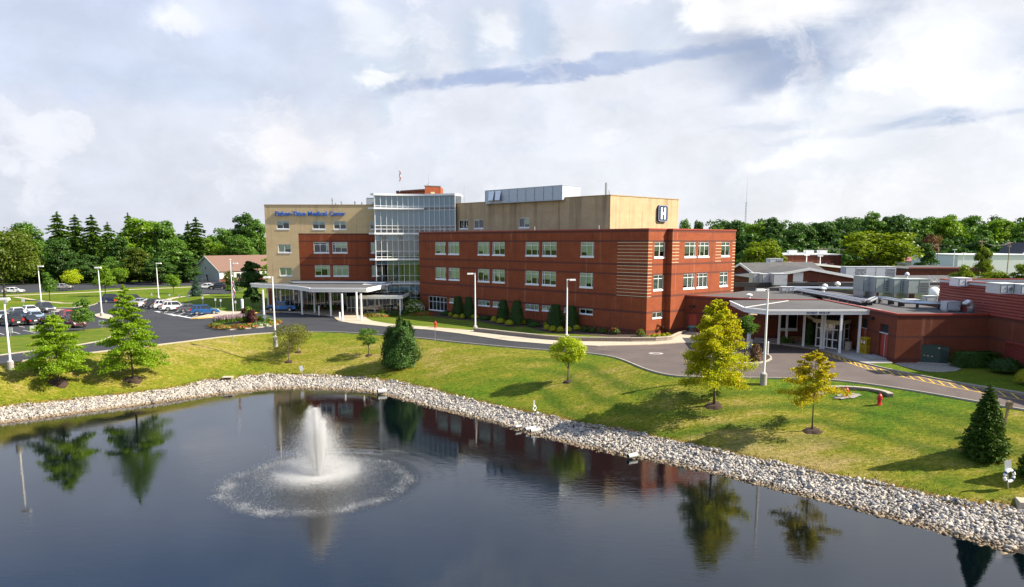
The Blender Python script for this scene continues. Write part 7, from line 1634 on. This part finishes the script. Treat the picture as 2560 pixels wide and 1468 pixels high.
# gooseneck vent
p = Vector(((2429-CX)/FPX*79.6, 79.6, RZ)); gn = thing('gooseneck_vent', 'shiny silver gooseneck vent before the red ribbed wall', 'vent', p)
m = MB(); m.tube([(0, 0, 0), (0, 0, .75), (-.05, 0, 1.0), (-.2, 0, 1.18), (-.42, 0, 1.2), (-.6, 0, 1.08), (-.68, 0, .92)], [.34, .36, .36, .36, .35, .34, .34], 14); m.build('duct', MAT['galv'], gn, smooth=True); m = MB(); m.box((0, 0, .06), (1.0, .9, .12)); m.build('curb', MAT['roof_dark'], gn)
# pipe racks
def rack(nm, lab, pts, n_pipe=3, w=.7, z=.45):
    pts = [Vector(q) for q in pts]; r = thing(nm, lab, 'pipe rack', pts[0]); b0 = pts[0]
    for j in range(n_pipe):
        m = MB(); off = (j-(n_pipe-1)/2)*w/max(n_pipe-1, 1); line = []
        for i, q in enumerate(pts):
            d = pts[min(i+1, len(pts)-1)]-pts[max(i-1, 0)]; nn = Vector((-d.y, d.x, 0)).normalized(); line.append(q-b0+nn*off+Vector((0, 0, z+.14*(j % 2))))
        m.tube(line, .10 if j % 2 else .13, 8); m.build('pipe', MAT['galv'], r)
    for a, b in zip(pts[:-1], pts[1:]):
        L_ = (b-a).length; k = max(int(L_/2.6), 1); d = (b-a).normalized(); nn = Vector((-d.y, d.x, 0)).normalized()
        for i in range(k): c = a-b0+d*L_*(i+.5)/k; c.z = 0; m = MB(); m.obox(c-nn*w*.6-d*.06, nn*w*1.2, d*.12, (0, 0, z-.12)); m.build('support', MAT['roof_dark'], r)
    return r
GR = lambda px, py: G(px, py, RZ)
rack('pipe_rack', 'straight silver pipe run across the flat roof towards the greenish units', [GR(1984, 727), GR(2070, 728), GR(2156, 730)], 4, .9)
rack('pipe_rack', 'long diagonal silver pipe run over the flat roof', [GR(1960, 727), GR(2010, 735), GR(2080, 748), GR(2150, 762), GR(2166, 765)], 4, 1.3)
rack('pipe_rack', 'bent silver pipe run behind the red coping to the white roof box', [GR(2168, 766), GR(2186, 757), GR(2215, 759), GR(2266, 769), GR(2320, 772), GR(2370, 773)], 3, .6, .6)
# roof ladders
for px, y, lab, zz in ((2163, 150, 'steel roof ladder left of the greenish units', 4.8), (2340, 135, 'steel roof stair with rails left of the red hall', 4.8)):
    p = Vector(((px-CX)/FPX*y, y, zz-.6)); m = MB(); 
    for x in (0, .9): m.tube([(x, 0, 0), (x-.9, .6, 1.7), (x-1.1, 1.4, 2.3)], .045, 6)
    for k in range(5): m.tube([(-.18*k, .12*k, .33*k), (.9-.18*k, .12*k, .33*k)], .03, 5)
    o = m.build('roof_ladder', MAT['galv']); o.location = p; tag(o, lab, 'ladder')
# far buildings on the right
def block(nm, lab, x0, x1, yt, y, dpt, mt, roofm='roof', extra=None, cat='building', parapet=None):
    X0, X1 = (x0-CX)/FPX*y, (x1-CX)/FPX*y; h = ztop(yt, y); r = thing(nm, lab, cat, (X0, y, 0)); L_ = X1-X0; m = MB(); wall_face(m, (0, 0), (1, 0), 0, L_, 0, h, extra or ()); wall_face(m, (L_, 0), (0, 1), 0, dpt, 0, h); wall_face(m, (L_, dpt), (-1, 0), 0, L_, 0, h); wall_face(m, (0, dpt), (0, -1), 0, dpt, 0, h); m.build('wall', MAT[mt], r)
    m = MB(); m.prism([(-.2, -.2), (L_+.2, -.2), (L_+.2, dpt+.2), (-.2, dpt+.2)], h, h+.3); m.build('roof', MAT[roofm], r); return r, L_, h
r, L_, h = block('brown_building', 'long brown brick building with white roof edge beyond the gables', 1944, 2096, 638, 225, 24, 'brick_far', 'roof_white')
m = MB(); m.obox((0, -2.6, h-2.9), (L_*.82, 0, 0), (0, 2.6, 0), (0, 0, .5)); m.build('awning', MAT['white'], r); m = MB(); m.obox((.4, -.06, .5), (L_*.8, 0, 0), (0, .05, 0), (0, 0, h-3.6)); m.build('window', MAT['carglass'], r)
m = MB()
for i, x in enumerate((4, 9, 13, 16)): m.box((x, 5, h+.9), (2.2, 1.8, 1.2))
for i, x in enumerate((4, 9, 13)): unit('rooftop_unit', ('white box unit on the brown building roof, ' + ('left','middle','right')[i] + ' of three'), 'air handler', r.location+Vector((x, 4, h+.3)), (1, 0), 2.4, 1.8, 1.1, 'white_metal', 0, 1, 'units on the brown building')
gable('white_roof_block', 'low white metal roof between the gable and the brown building', (2024-CX)/FPX*195, 195, 34, 12, 5.2, ztop(660, 195), 0, 'brick_far', 'roof_white', 'white', .12, None, 'building')
r, L_, h = block('pink_roof_house', 'pale building with a pink hipped roof beyond the dark tree', 2282, 2372, 655, 300, 16, 'pinkwall', 'white')
m = MB(); m.frustum((L_/2, 8, h+.3), (L_+2, 18), (L_*.35, .4), 2.6); m.build('hip_roof', MAT['pink_roof'], r)
r, L_, h = block('white_shed', 'long white metal shed behind the yellow green trees', 2385, 2620, 639, 260, 30, 'white_metal', 'hvac')
r2 = gable('blue_gable_house', 'dark roofed house gable over the white shed at the right edge', (2566-CX)/FPX*285, 285, 10, 14, 6.5, ztop(608, 285), 0, 'siding', 'roof_dark', 'white', 0, [(-1.2, 1.2, 4.4, 6.2, 'carglass')], 'house')
r, L_, h = block('red_flat_block', 'low red edged flat roof right of the long white roof unit', 2268, 2470, 675, 185, 26, 'brick_far', 'roof', None)
m = MB(); m.obox((-.3, -.3, h+.3), (L_+.6, 0, 0), (0, .3, 0), (0, 0, .3)); m.build('coping', MAT['coping'], r)
# white house on the left
yHs = 246.; hx = (520-CX)/FPX*yHs; 
wh = gable('white_house', 'white gabled house with a long brown shingle roof', hx, yHs, 15, 25, 3.3, ztop(641, yHs), 0, 'siding', 'shingle', 'siding', -.65, [(-.1, .7, .2, 2.1, 'dark'), (-.3, .15, 3.9, 4.4, 'dark')], 'house', .35)
m = MB()
for k, y in enumerate((3, 6, 9.5, 13)): m.obox((7.51, y, 1.0), (.04, 0, 0), (0, 1.3, 0), (0, 0, 1.5))
m.build('window', MAT['carglass'], wh); m = MB(); m.obox((7.51, .1, 0), (.06, 0, 0), (0, 24.6, 0), (0, 0, .9)); m.build('brick_skirt', MAT['brick_far'], wh)
for k, (y, x) in enumerate(((9.5, .6), (11, 1.1), (11, 2.3))): m = MB(); m.tube([(x, y, 5.5), (x, y, 7.6-.55*x)], .16, 8); m.build('roof_pipe', MAT['white'], wh)
m = MB(); m.obox((.9, -1.7, .1), (1.9, 0, 0), (0, .06, 0), (0, 0, 1.2)); m.obox((-1.9, -1.4, 0), (1.7, 0, 0), (0, 1.3, 0), (0, 0, .9)); m.build('porch_rail', MAT['white'], wh)
# radio mast
p = GD(1854, 520); r = thing('radio_mast', 'tall thin radio mast over the right wood', 'mast', p); h1, h2 = ztop(505, 520), ztop(445, 520); m = MB()
for a in range(3): t = a*2*PI/3; m.tube([(math.cos(t)*.55, math.sin(t)*.55, 0), (math.cos(t)*.45, math.sin(t)*.45, h1)], .10, 5)
for k in range(22):
    z = h1*k/22; 
    for a in range(3): t, t2 = a*2*PI/3, (a+1)*2*PI/3; m.tube([(math.cos(t)*.5, math.sin(t)*.5, z), (math.cos(t2)*.5, math.sin(t2)*.5, z+h1/22)], .05, 4)
m.build('lattice', MAT['galv'], r); m = MB(); m.tube([(0, 0, h1-1), (0, 0, h2)], [.12, .05], 5); m.build('whip', MAT['galv'], r)
# power poles with wires
pp = []
for px, y, yt, lab in ((1975, 250, 622, 'wooden power pole above the brown building'), (2047, 256, 618, 'power pole at the right end of the brown building'), (2334, 262, 608, 'dark power pole right of the dark tree'), (2441, 240, 600, 'pale wooden power pole before the upright yellow green tree'), (2510, 250, 603, 'power pole over the white shed')):
    p = GD(px, y); h = ztop(yt, y); r = thing('power_pole', lab, 'power pole', p, .3, 'power poles on the right'); m = MB(); m.tube([(0, 0, 0), (0, 0, h)], [.17, .12], 7); m.build('pole', MAT['post_wood'], r); m = MB(); m.box((0, 0, h-.5), (2.6, .14, .14)); m.box((0, 0, h-1.6), (1.8, .12, .12)); m.build('crossarm', MAT['post_wood'], r); pp.append(p+Vector((0, 0, h-.4)))
for j, (a, b) in enumerate(zip(pp[:-1], pp[1:])):
    m = MB()
    for o_ in (-1.1, 0, 1.1): m.tube([a+(b-a)*t+Vector((0, o_*.4, -1.2*4*t*(1-t)+.12*o_)) for t in [k/8 for k in range(9)]], .03, 4)
    o = m.build('power_line', MAT['black']); tag(o, 'sagging power wires '+('over the brown building','from brown building to dark tree','between dark pole and pale pole','from pale pole to white shed')[j], 'wires', 'power wires on the right')
for px, y, yt, lab in ((2010, 205, 638, 'white lamp pole before the brown building, left one'), (2044, 206, 640, 'white lamp pole before the brown building, right one'), (2375, 240, 624, 'white lamp pole left of the pale power pole'), (2398, 235, 633, 'short white lamp pole by the white shed')):
    p = GD(px, y); h = ztop(yt, y); r = thing('far_lamp', lab, 'street lamp', p, 0, 'lamp poles on the right'); m = MB(); m.tube([(0, 0, 0), (0, 0, h)], [.16, .1], 7); m.build('pole', MAT['white'], r); m = MB(); m.box((0, 0, h), (1.3, .5, .22)); m.build('lamp_head', MAT['white'], r)
# ------------------------------------------------------------------ small things
def hydrant(lab, p, s=1.):
    r = thing('fire_hydrant', lab, 'fire hydrant', p, 0, 'red fire hydrants'); m = MB()
    m.lathe([(.19*s, -.08), (.19*s, .05*s), (.13*s, .07*s), (.13*s, .52*s), (.17*s, .54*s), (.17*s, .60*s), (.14*s, .68*s), (.08*s, .76*s), (.04*s, .78*s), (.04*s, .84*s), (.01*s, .845*s)], 14); m.build('barrel', MAT['red_paint'], r)
    for a, rr, l in ((-PI/2, .085, .21), (0, .06, .2), (PI, .06, .2)):
        m = MB(); d = Vector((math.cos(a), math.sin(a), 0)); m.tube([d*.1*s+Vector((0, 0, .42*s)), d*l*s+Vector((0, 0, .42*s))], rr*s, 10); m.build('nozzle', MAT['red_paint'], r)
    return r
hydrant('bright red hydrant standing alone on the grass right of the curved stone wall', GL(2198, 1012), 1.15); hydrant('faded red hydrant inside the curved stone wall', GL(2115.5, 992), 1.0); hydrant('red hydrant at the kerb by the entrance lawn', G(1088.6, 819, .11), 1.15)
# curved stone wall
def stone_wall(nm, lab, pts, h, w, cap=True):
    r = thing(nm, lab, 'stone wall', pts[0]); b0 = pts[0]; m, c = MB(), MB()
    for i, (a, b) in enumerate(zip(pts[:-1], pts[1:])):
        d = b-a; n = Vector((-d.y, d.x, 0)).normalized()*w; zb = min(a.z, b.z)-.3; zt = (pts[0].z)+h
        m.obox((a.x-b0.x, a.y-b0.y, zb-b0.z), Vector((d.x, d.y, 0)), n, (0, 0, zt-zb)); c.obox(Vector((a.x-b0.x, a.y-b0.y, zt-b0.z))-n*.12, Vector((d.x, d.y, 0)), n*1.24, (0, 0, .1))
    m.build('masonry', MAT['stonewall'], r); c.build('cap', MAT['stonecap'], r); return r
c0 = GL(2100, 985); R_ = 2.9; cc = GL(2112, 990); pts = []
for k in range(15):
    t = math.radians(150-165*k/14); q = Vector((cc.x+.2+R_*math.cos(t)*.95, cc.y-1.0+R_*math.sin(t)*.85, 0)); q.z = float(zland([q.x], [q.y])[0]); pts.append(q)
zt_ = max(q.z for q in pts)
for q in pts: q.z = zt_-.25
stone_wall('curved_wall', 'low curved stone wall cut into the lawn around the faded hydrant', pts, .38, .38)
m = MB(); zc = float(zland([cc.x], [cc.y])[0]); n = 20; m.face([(cc.x+.1+1.05*(1+.16*math.sin(3*k)+.1*math.sin(7*k))*math.cos(2*PI*k/n), cc.y-.25+.62*(1+.2*math.sin(2*k+1))*math.sin(2*PI*k/n), float(zland([cc.x+.1+1.05*(1+.16*math.sin(3*k)+.1*math.sin(7*k))*math.cos(2*PI*k/n)], [cc.y-.25+.62*(1+.2*math.sin(2*k+1))*math.sin(2*PI*k/n)])[0])+.07) for k in range(n)]); tag(m.build('gravel_bed', MAT['gravel']), 'gravel patch inside the curved stone wall', 'gravel bed')
rw = [G(x, y, .1) for x, y in ((1184,829),(1230,834),(1273,839),(1320,844),(1368,849),(1420,852.5),(1470,853.5),(1529,854),(1580,854.5),(1640,854),(1668,852),(1681,849.5))]
stone_wall('retaining_wall', 'long low stacked stone wall along the pavement below the brick wing', rw, .42, .35)
rw2 = [G(x, y, .1) for x, y in ((1681,847.8),(1692,841),(1704,836),(1716,833))]; stone_wall('retaining_wall', 'short curved kerb wall running back to the red door', rw2, .25, .3)
# yellow cylinder cage
p0, p1 = G(2163.5, 886, .1), G(2147.5, 880.5, .1); cg = thing('yellow_cage', 'bright yellow steel gas cage by the red doors', 'cage', p0, 0); w, dp, h = wpx(20.5, p0), 1.05, hpx(2163, 845.5, p0)
m = MB()
for x in (0, w):
    for y in (0, dp): m.box((x, y, h/2), (.07, .07, h))
for z in (.05, h*.45, h-.04):
    for y in (0, dp): m.box((w/2, y, z), (w, .055, .055))
    for x in (0, w): m.box((x, dp/2, z), (.055, dp, .055))
m.box((w/2, dp/2, h), (w+.06, dp+.06, .04)); m.build('frame', MAT['yellow_cage'], cg); m = MB()
for k in range(1, 12):
    for y in (0, dp): m.box((w*k/12, y, h/2), (.014, .014, h))
    for x in (0, w): m.box((x, dp*k/12, h/2), (.014, .014, h))
for k in range(1, 18):
    z = h*k/18
    for y in (0, dp): m.box((w/2, y, z), (w, .012, .012))
    for x in (0, w): m.box((x, dp/2, z), (.012, dp, .012))
m.build('mesh_panel', MAT['yellow_cage'], cg); m = MB(); m.box((-.05, .3, h*.72), (.02, .26, .3)); m.build('notice', MAT['white'], cg); m = MB(); m.box((-.05, .78, h*.72), (.02, .22, .26)); m.build('notice', MAT['white'], cg)
cg.rotation_euler = (0, 0, .12)
# transformer on its pad
p = G(2301, 908); tf = thing('transformer', 'dark green transformer cabinet on a gravel pad by the brick wing', 'transformer', p, math.radians(-26)); h = hpx(2303, 863, p)
m = MB(); m.frustum((.85, .8, .12), (1.7, 1.6), (1.7, 1.6), h-.12); m.box((.85, .8, h+.02), (1.78, 1.68, .07)); m.build('cabinet', MAT['green_box'], tf)
m = MB(); m.box((2.1, .75, h*.45+.08), (.8, 1.25, h*.9)); m.box((2.1, .75, h*.92), (.86, 1.3, .06))
for k in range(7): m.box((1.85+k*.1, .1, h*.42), (.03, .14, h*.7))
m.build('radiator', MAT['green_box'], tf); m = MB(); m.box((.3, -.02, h*.45), (.12, .02, .08)); m.box((.62, -.02, h*.43), (.2, .02, .08)); m.box((1.0, -.02, h*.41), (.14, .02, .1)); m.box((1.58, -.02, h*.88), (.2, .02, .12)); m.build('warning_label', MAT['cream'], tf); m = MB(); m.box((1.2, .75, .05), (3.0, 2.1, .14)); m.build('pad', MAT['conc'], tf)
gp = gpoly([(2236,910),(2262,905),(2300,903.5),(2340,905),(2372,909),(2398,917),(2402,923),(2392,928),(2360,931),(2325,930),(2290,925),(2258,917)], 0); m = MB(); m.prism(gp, 0, .05); tag(m.build('gravel_bed', MAT['gravel']), 'pale gravel pad around the green transformer', 'gravel bed')
# step before the red double doors
st = gpoly([(2153,891.5),(2177,900.5),(2217,900),(2194,889)], .1); m = MB(); m.prism(st, .1, .27); tag(m.build('door_step', MAT['conc']), 'low concrete step before the red double doors', 'step')
# benches
def bench(lab, p, rz, mt='wood'):
    r = thing('bench', lab, 'bench', p, rz, 'benches by the doors'); m = MB()
    for k in range(4): m.box((0, -.22+.13*k, .45), (1.7, .11, .04))
    m.build('seat', MAT[mt], r); m = MB()
    for k in range(3): m.box((0, .27+.03*k, .58+.13*k), (1.7, .035, .11))
    m.build('backrest', MAT[mt], r)
    for x in (-.72, .72): m = MB(); m.box((x, -.18, .22), (.06, .06, .44)); m.box((x, .22, .42), (.06, .06, .84)); m.box((x, 0, .42), (.06, .46, .05)); m.box((x, 0, .64), (.06, .46, .05)); m.build('leg', MAT['black'], r)
    return r
bench('brown wooden bench by the flower corner of the entrance', G(957, 785, .11), math.radians(195)); bench('brown wooden bench under the pick-up canopy beside the tall window', G(1998, 860, .11), math.radians(8)); bench('dark bench with a seated person under the entrance porch', G(990, 781.5, .11), math.radians(-20))
# seated person
def person_seated(p, rz):
    r = thing('person', 'seated person in a white shirt on the porch bench', 'person', p, rz)
    pts = [(0, 0, .50), (0, .02, .72), (0, .04, .98), (0, .03, 1.08), (0, 0, 1.17), (0, -.01, 1.29), (.10, -.02, .48), (.12, -.44, .50), (.12, -.47, .10), (.12, -.60, .05), (-.10, -.02, .48), (-.12, -.44, .50), (-.12, -.47, .10), (-.12, -.60, .05), (.19, .03, 1.0), (.24, -.05, .74), (.14, -.28, .62), (-.19, .03, 1.0), (-.24, -.05, .74), (-.14, -.28, .62)]
    ed = [(0, 1), (1, 2), (2, 3), (3, 4), (4, 5), (0, 6), (6, 7), (7, 8), (8, 9), (0, 10), (10, 11), (11, 12), (12, 13), (2, 14), (14, 15), (15, 16), (2, 17), (17, 18), (18, 19)]
    rad = [.15, .14, .15, .06, .08, .085, .10, .075, .05, .04, .10, .075, .05, .04, .07, .05, .04, .07, .05, .04]
    me = bpy.data.meshes.new('body'); me.from_pydata(pts, ed, []); o = bpy.data.objects.new('body', me); COL.objects.link(o); sk = o.modifiers.new('skin', 'SKIN'); o.modifiers.new('sub', 'SUBSURF').levels = 1
    for i, q in enumerate(rad): me.skin_vertices[0].data[i].radius = (q, q)
    me.skin_vertices[0].data[0].use_root = True
    dg = bpy.context.evaluated_depsgraph_get(); dg.update(); nm = bpy.data.meshes.new_from_object(o.evaluated_get(dg)); bpy.data.objects.remove(o)
    for mt in ('cloth_white', 'cloth_dark', 'skin'): nm.materials.append(MAT[mt])
    for f in nm.polygons:
        c = f.center; f.material_index = 2 if (c.z > 1.09 or (abs(c.x) > .1 and c.y < -.2 and .56 < c.z < .7)) else (0 if c.z > .58 else 1)
    b = bpy.data.objects.new('body', nm); COL.objects.link(b); b.parent = r
    m = MB(); m.lathe([(.095, 1.24), (.10, 1.30), (.085, 1.36), (.03, 1.395)], 10, (0, .01, 0)); m.build('hair', MAT['cloth_dark'], r, smooth=True); return r
person_seated(G(990, 781.5, .11), math.radians(-20))
# bollards and posts by the doors
for px, py, hh, lab in ((849.5, 797.5, 1.1, 'white bollard on the brick edge beside the front canopy column'), (798, 787.5, 1.6, 'white post between the canopy columns'), (697/1., 0, 0, '')):
    if not lab: continue
    p = G(px, py, .1); m = MB(); m.lathe([(.13, -.1), (.13, hh-.06), (.09, hh), (.01, hh+.01)], 12); o = m.build('bollard', MAT['white']); o.location = p; tag(o, lab, 'bollard', 'white bollards')
p = G(607, 789, .1); m = MB(); m.lathe([(.22, -.1), (.22, 2.75), (.18, 2.8), (.01, 2.81)], 12); o = m.build('bollard', MAT['white']); o.location = p; tag(o, 'short thick white post behind the cannas of the flower island', 'post', 'white bollards')
for px, py, yt, lab in ((1879, 868, 848, 'white post at the left end of the pick-up door'), (1918.5, 889, 854, 'slim white post on the pick-up island')):
    p = G(px, py, .1); hh = hpx(px, yt, p); m = MB(); m.lathe([(.1, -.1), (.1, hh-.05), (.06, hh), (.01, hh+.01)], 10); o = m.build('bollard', MAT['white']); o.location = p; tag(o, lab, 'post', 'white bollards')
# sign plates
def sign(nm, lab, p, h, w, ph, mt='sign_back', rz=0., grp=None, tilt=0., cat='sign', ring=None, diamond=False, pole=.03):
    r = thing(nm, lab, cat, p, rz, grp); r.rotation_euler = (0, tilt, rz); m = MB(); m.tube([(0, 0, -.2), (0, 0, h)], pole, 6); m.build('post', MAT['galv'], r)
    m = MB()
    if diamond: m.obox((0, -.05, h-ph), (w/2, 0, ph/2), (0, .02, 0), (-w/2, 0, ph/2))
    else: m.obox((-w/2, -.06, h-ph), (w, 0, 0), (0, .02, 0), (0, 0, ph))
    m.build('plate', MAT[mt], r)
    if ring:
        m = MB(); n = 18
        for k in range(n):
            for mi, (a, b) in enumerate(((0, .5), (.5, 1))):
                t0, t1 = 2*PI*(k+a)/n, 2*PI*(k+b)/n
                pass
        pts = [(ring[1]*math.cos(2*PI*k/n), -.12, ring[0]+ring[1]*math.sin(2*PI*k/n)) for k in range(n+1)]
        m.tube(pts, ring[1]*.27, 8, 0, False); m.build('life_ring', MAT['white'], r)
        for k in range(4): m = MB(); t = PI/4+k*PI/2; q = [(ring[1]*math.cos(t+e), -.12, ring[0]+ring[1]*math.sin(t+e)) for e in (-.16, 0, .16)]; m.tube(q, ring[1]*.29, 8, 0, False); m.build('ring_band', MAT['blue_sign'], r)
    return r
p = GL(2520, 1222); sign('life_ring_post', 'bare metal sign post with a white life ring on the lawn near the right edge', p, hpx(2502, 1149, p), .52, .7, rz=.25, tilt=-.16, ring=(hpx(2502, 1149, p)*.47, .36), grp='life ring posts by the pond', pole=.04)
p = GL(1334, 1033); sign('life_ring_post', 'sign post with a life ring at the stones in the middle of the bank', p, hpx(1335, 1001, p), .24, .5, rz=.9, ring=(hpx(1335, 1001, p)*.40, .22), grp='life ring posts by the pond', pole=.04)
p = GL(757, 934); sign('tilted_sign', 'small tilted metal sign at the stones below the twiggy trees', p, hpx(754, 914, p), .42, .6, rz=.5, tilt=-.25)
p = GL(2507, 1083); hh = hpx(2521, 1000, p); r = thing('wooden_post', 'weathered wooden post with a small box beside the spruce', 'post', p); r.rotation_euler = (0, .10, 0); m = MB(); m.box((0, 0, hh/2-.2), (.13, .13, hh)); m.build('post', MAT['post_wood'], r); m = MB(); m.box((.04, 0, hh-.35), (.34, .30, .36)); m.frustum((.04, 0, hh-.17), (.42, .38), (.1, .38), .12); m.build('box', MAT['post_wood'], r)
for i, (px, py, yt) in enumerate(((540, 778, 746), (553, 780, 748), (590, 783, 752), (508, 771, 742), (472, 766, 738), (450, 761, 737), (425, 757, 735), (380, 751, 734))):
    p = G(px, py, .05); sign('parking_sign', 'thin parking sign, '+('behind the blue car','just right of the one behind the blue car','rightmost, near the flagpole','behind the dark grey hatchback','behind the large white car','between two white cars','behind the dark car with red lamp','by the fourth lamp post')[i], p, hpx(px, yt, p), .3, .45, 'sign_back', .5, 'parking signs at the stall heads', pole=.03)
for i, (px, py, w_, lab) in enumerate(((27, 842, 20, 'tilted white board by the left lamp post'), (85, 838, 15, 'white board at the edge of the car park above the left oak'), (154, 830, 12, 'white board in front of the maroon car'), (255, 822, 16, 'white board beside the tall pointed oak'), (17, 764, 8, 'small white board on the far grass by the old oak trunk'), (59, 763, 8, 'small white board on the far grass left of the second lamp'))):
    p = G(px, py, .05); big = py > 800; sign('notice_board', lab, p, 1.25 if big else 1.2, wpx(w_, p), .75 if big else .6, 'white', (-.4, .1, .2, -.25, 0, 0)[i], 'white boards around the car park', pole=.04)
p = G(1088, 853, .0); sign('thin_sign', 'very thin road sign at the kerb below the brick wing', p, hpx(1088, 820, p), .07, .5, grp='thin road signs', pole=.025)
p = G(583, 858, -.1); sign('thin_sign', 'very thin pale stake on the lawn below the flower island', p, hpx(581, 838, p), .06, .6, grp='thin road signs', pole=.025)
p = G(663, 813.5, .2); sign('diamond_sign', 'small diamond sign backed in grey on the flower island', p, hpx(661, 785, p), .75, .85, 'sign_back', 0, diamond=True)
# teal bin by the red door
p = G(1729.5, 829, .1); bn = thing('teal_bin', 'squat bin with a teal lid by the red door', 'bin', p); m = MB(); m.lathe([(.5, 0), (.55, .6)], 14); m.build('drum', MAT['coping_dark'], bn); m = MB(); m.lathe([(.66, .6), (.68, .66), (.5, .82), (.1, .88)], 16); m.build('lid', MAT['teal'], bn)
p = G(2120, 876, .1); m = MB(); m.lathe([(.3, 0), (.36, .1), (.38, .95), (.4, 1.0), (.3, 1.02)], 14); o = m.build('litter_bin', MAT['stonecap']); o.location = p; tag(o, 'stone coloured litter bin by the vestibule doors', 'bin')
# drain pipes in the stones, catch basin, headwall
def drain(lab, px, py, rz, L_, r_, z):
    p = G(px, py, z); r = thing('drain_pipe', lab, 'drain pipe', p, rz, 'drain pipes in the pond bank'); m = MB(); n = 16; i0 = []
    for x, q in ((0, r_), (L_, r_), (0, r_*.86), (L_*.9, r_*.86)):
        i0.append(len(m.v)); m.v += [(x, q*math.cos(2*PI*k/n), q*math.sin(2*PI*k/n)) for k in range(n)]
    for k in range(n):
        j = (k+1) % n; m.f += [(i0[0]+k, i0[1]+k, i0[1]+j, i0[0]+j), (i0[0]+k, i0[0]+j, i0[2]+j, i0[2]+k), (i0[2]+k, i0[2]+j, i0[3]+j, i0[3]+k)]; m.m += [0, 0, 1]
    m.f.append(tuple(i0[3]+k for k in range(n))); m.m.append(1); m.build('pipe', [MAT['pipe_grey'], MAT['dark']], r); return r
drain('single wide white drain pipe in the stones at the back of the pond', 944, 979, math.radians(25), 1.0, .27, ZW+.30)
drain('white drain pipe, left one of two side by side in the bank', 1313, 1073, math.radians(28), .95, .17, ZW+.25); drain('white drain pipe, right one of two side by side in the bank', 1326, 1077, math.radians(28), .95, .17, ZW+.23); drain('small white drain pipe just left of the side by side pair', 1288, 1067, math.radians(30), .6, .12, ZW+.3)
drain('white drain pipe alone in the stones towards the right', 1570, 1141, math.radians(32), .9, .18, ZW+.24)
p = GL(570, 947); m = MB(); m.frustum((0, 0, -.3), (1.05, .9), (1.05, .9), .5); m.box((0, -.05, .22), (1.15, 1.0, .06)); m.box((0, -.46, .08), (.8, .04, .14), 0, 1); o = m.build('catch_basin', [MAT['conc_warm'], MAT['dark']]); o.location = p; o.rotation_euler = (0, 0, .1); tag(o, 'square concrete drain box at the top of the stones', 'drain box')
p = GL(2556, 1268); m = MB(); m.frustum((.9, .3, -.4), (2.6, 1.5), (2.2, 1.1), .75); o = m.build('concrete_slab', MAT['conc_warm']); o.location = p; o.rotation_euler = (0, 0, -.35); tag(o, 'tan concrete slab over the stones at the right edge', 'slab')
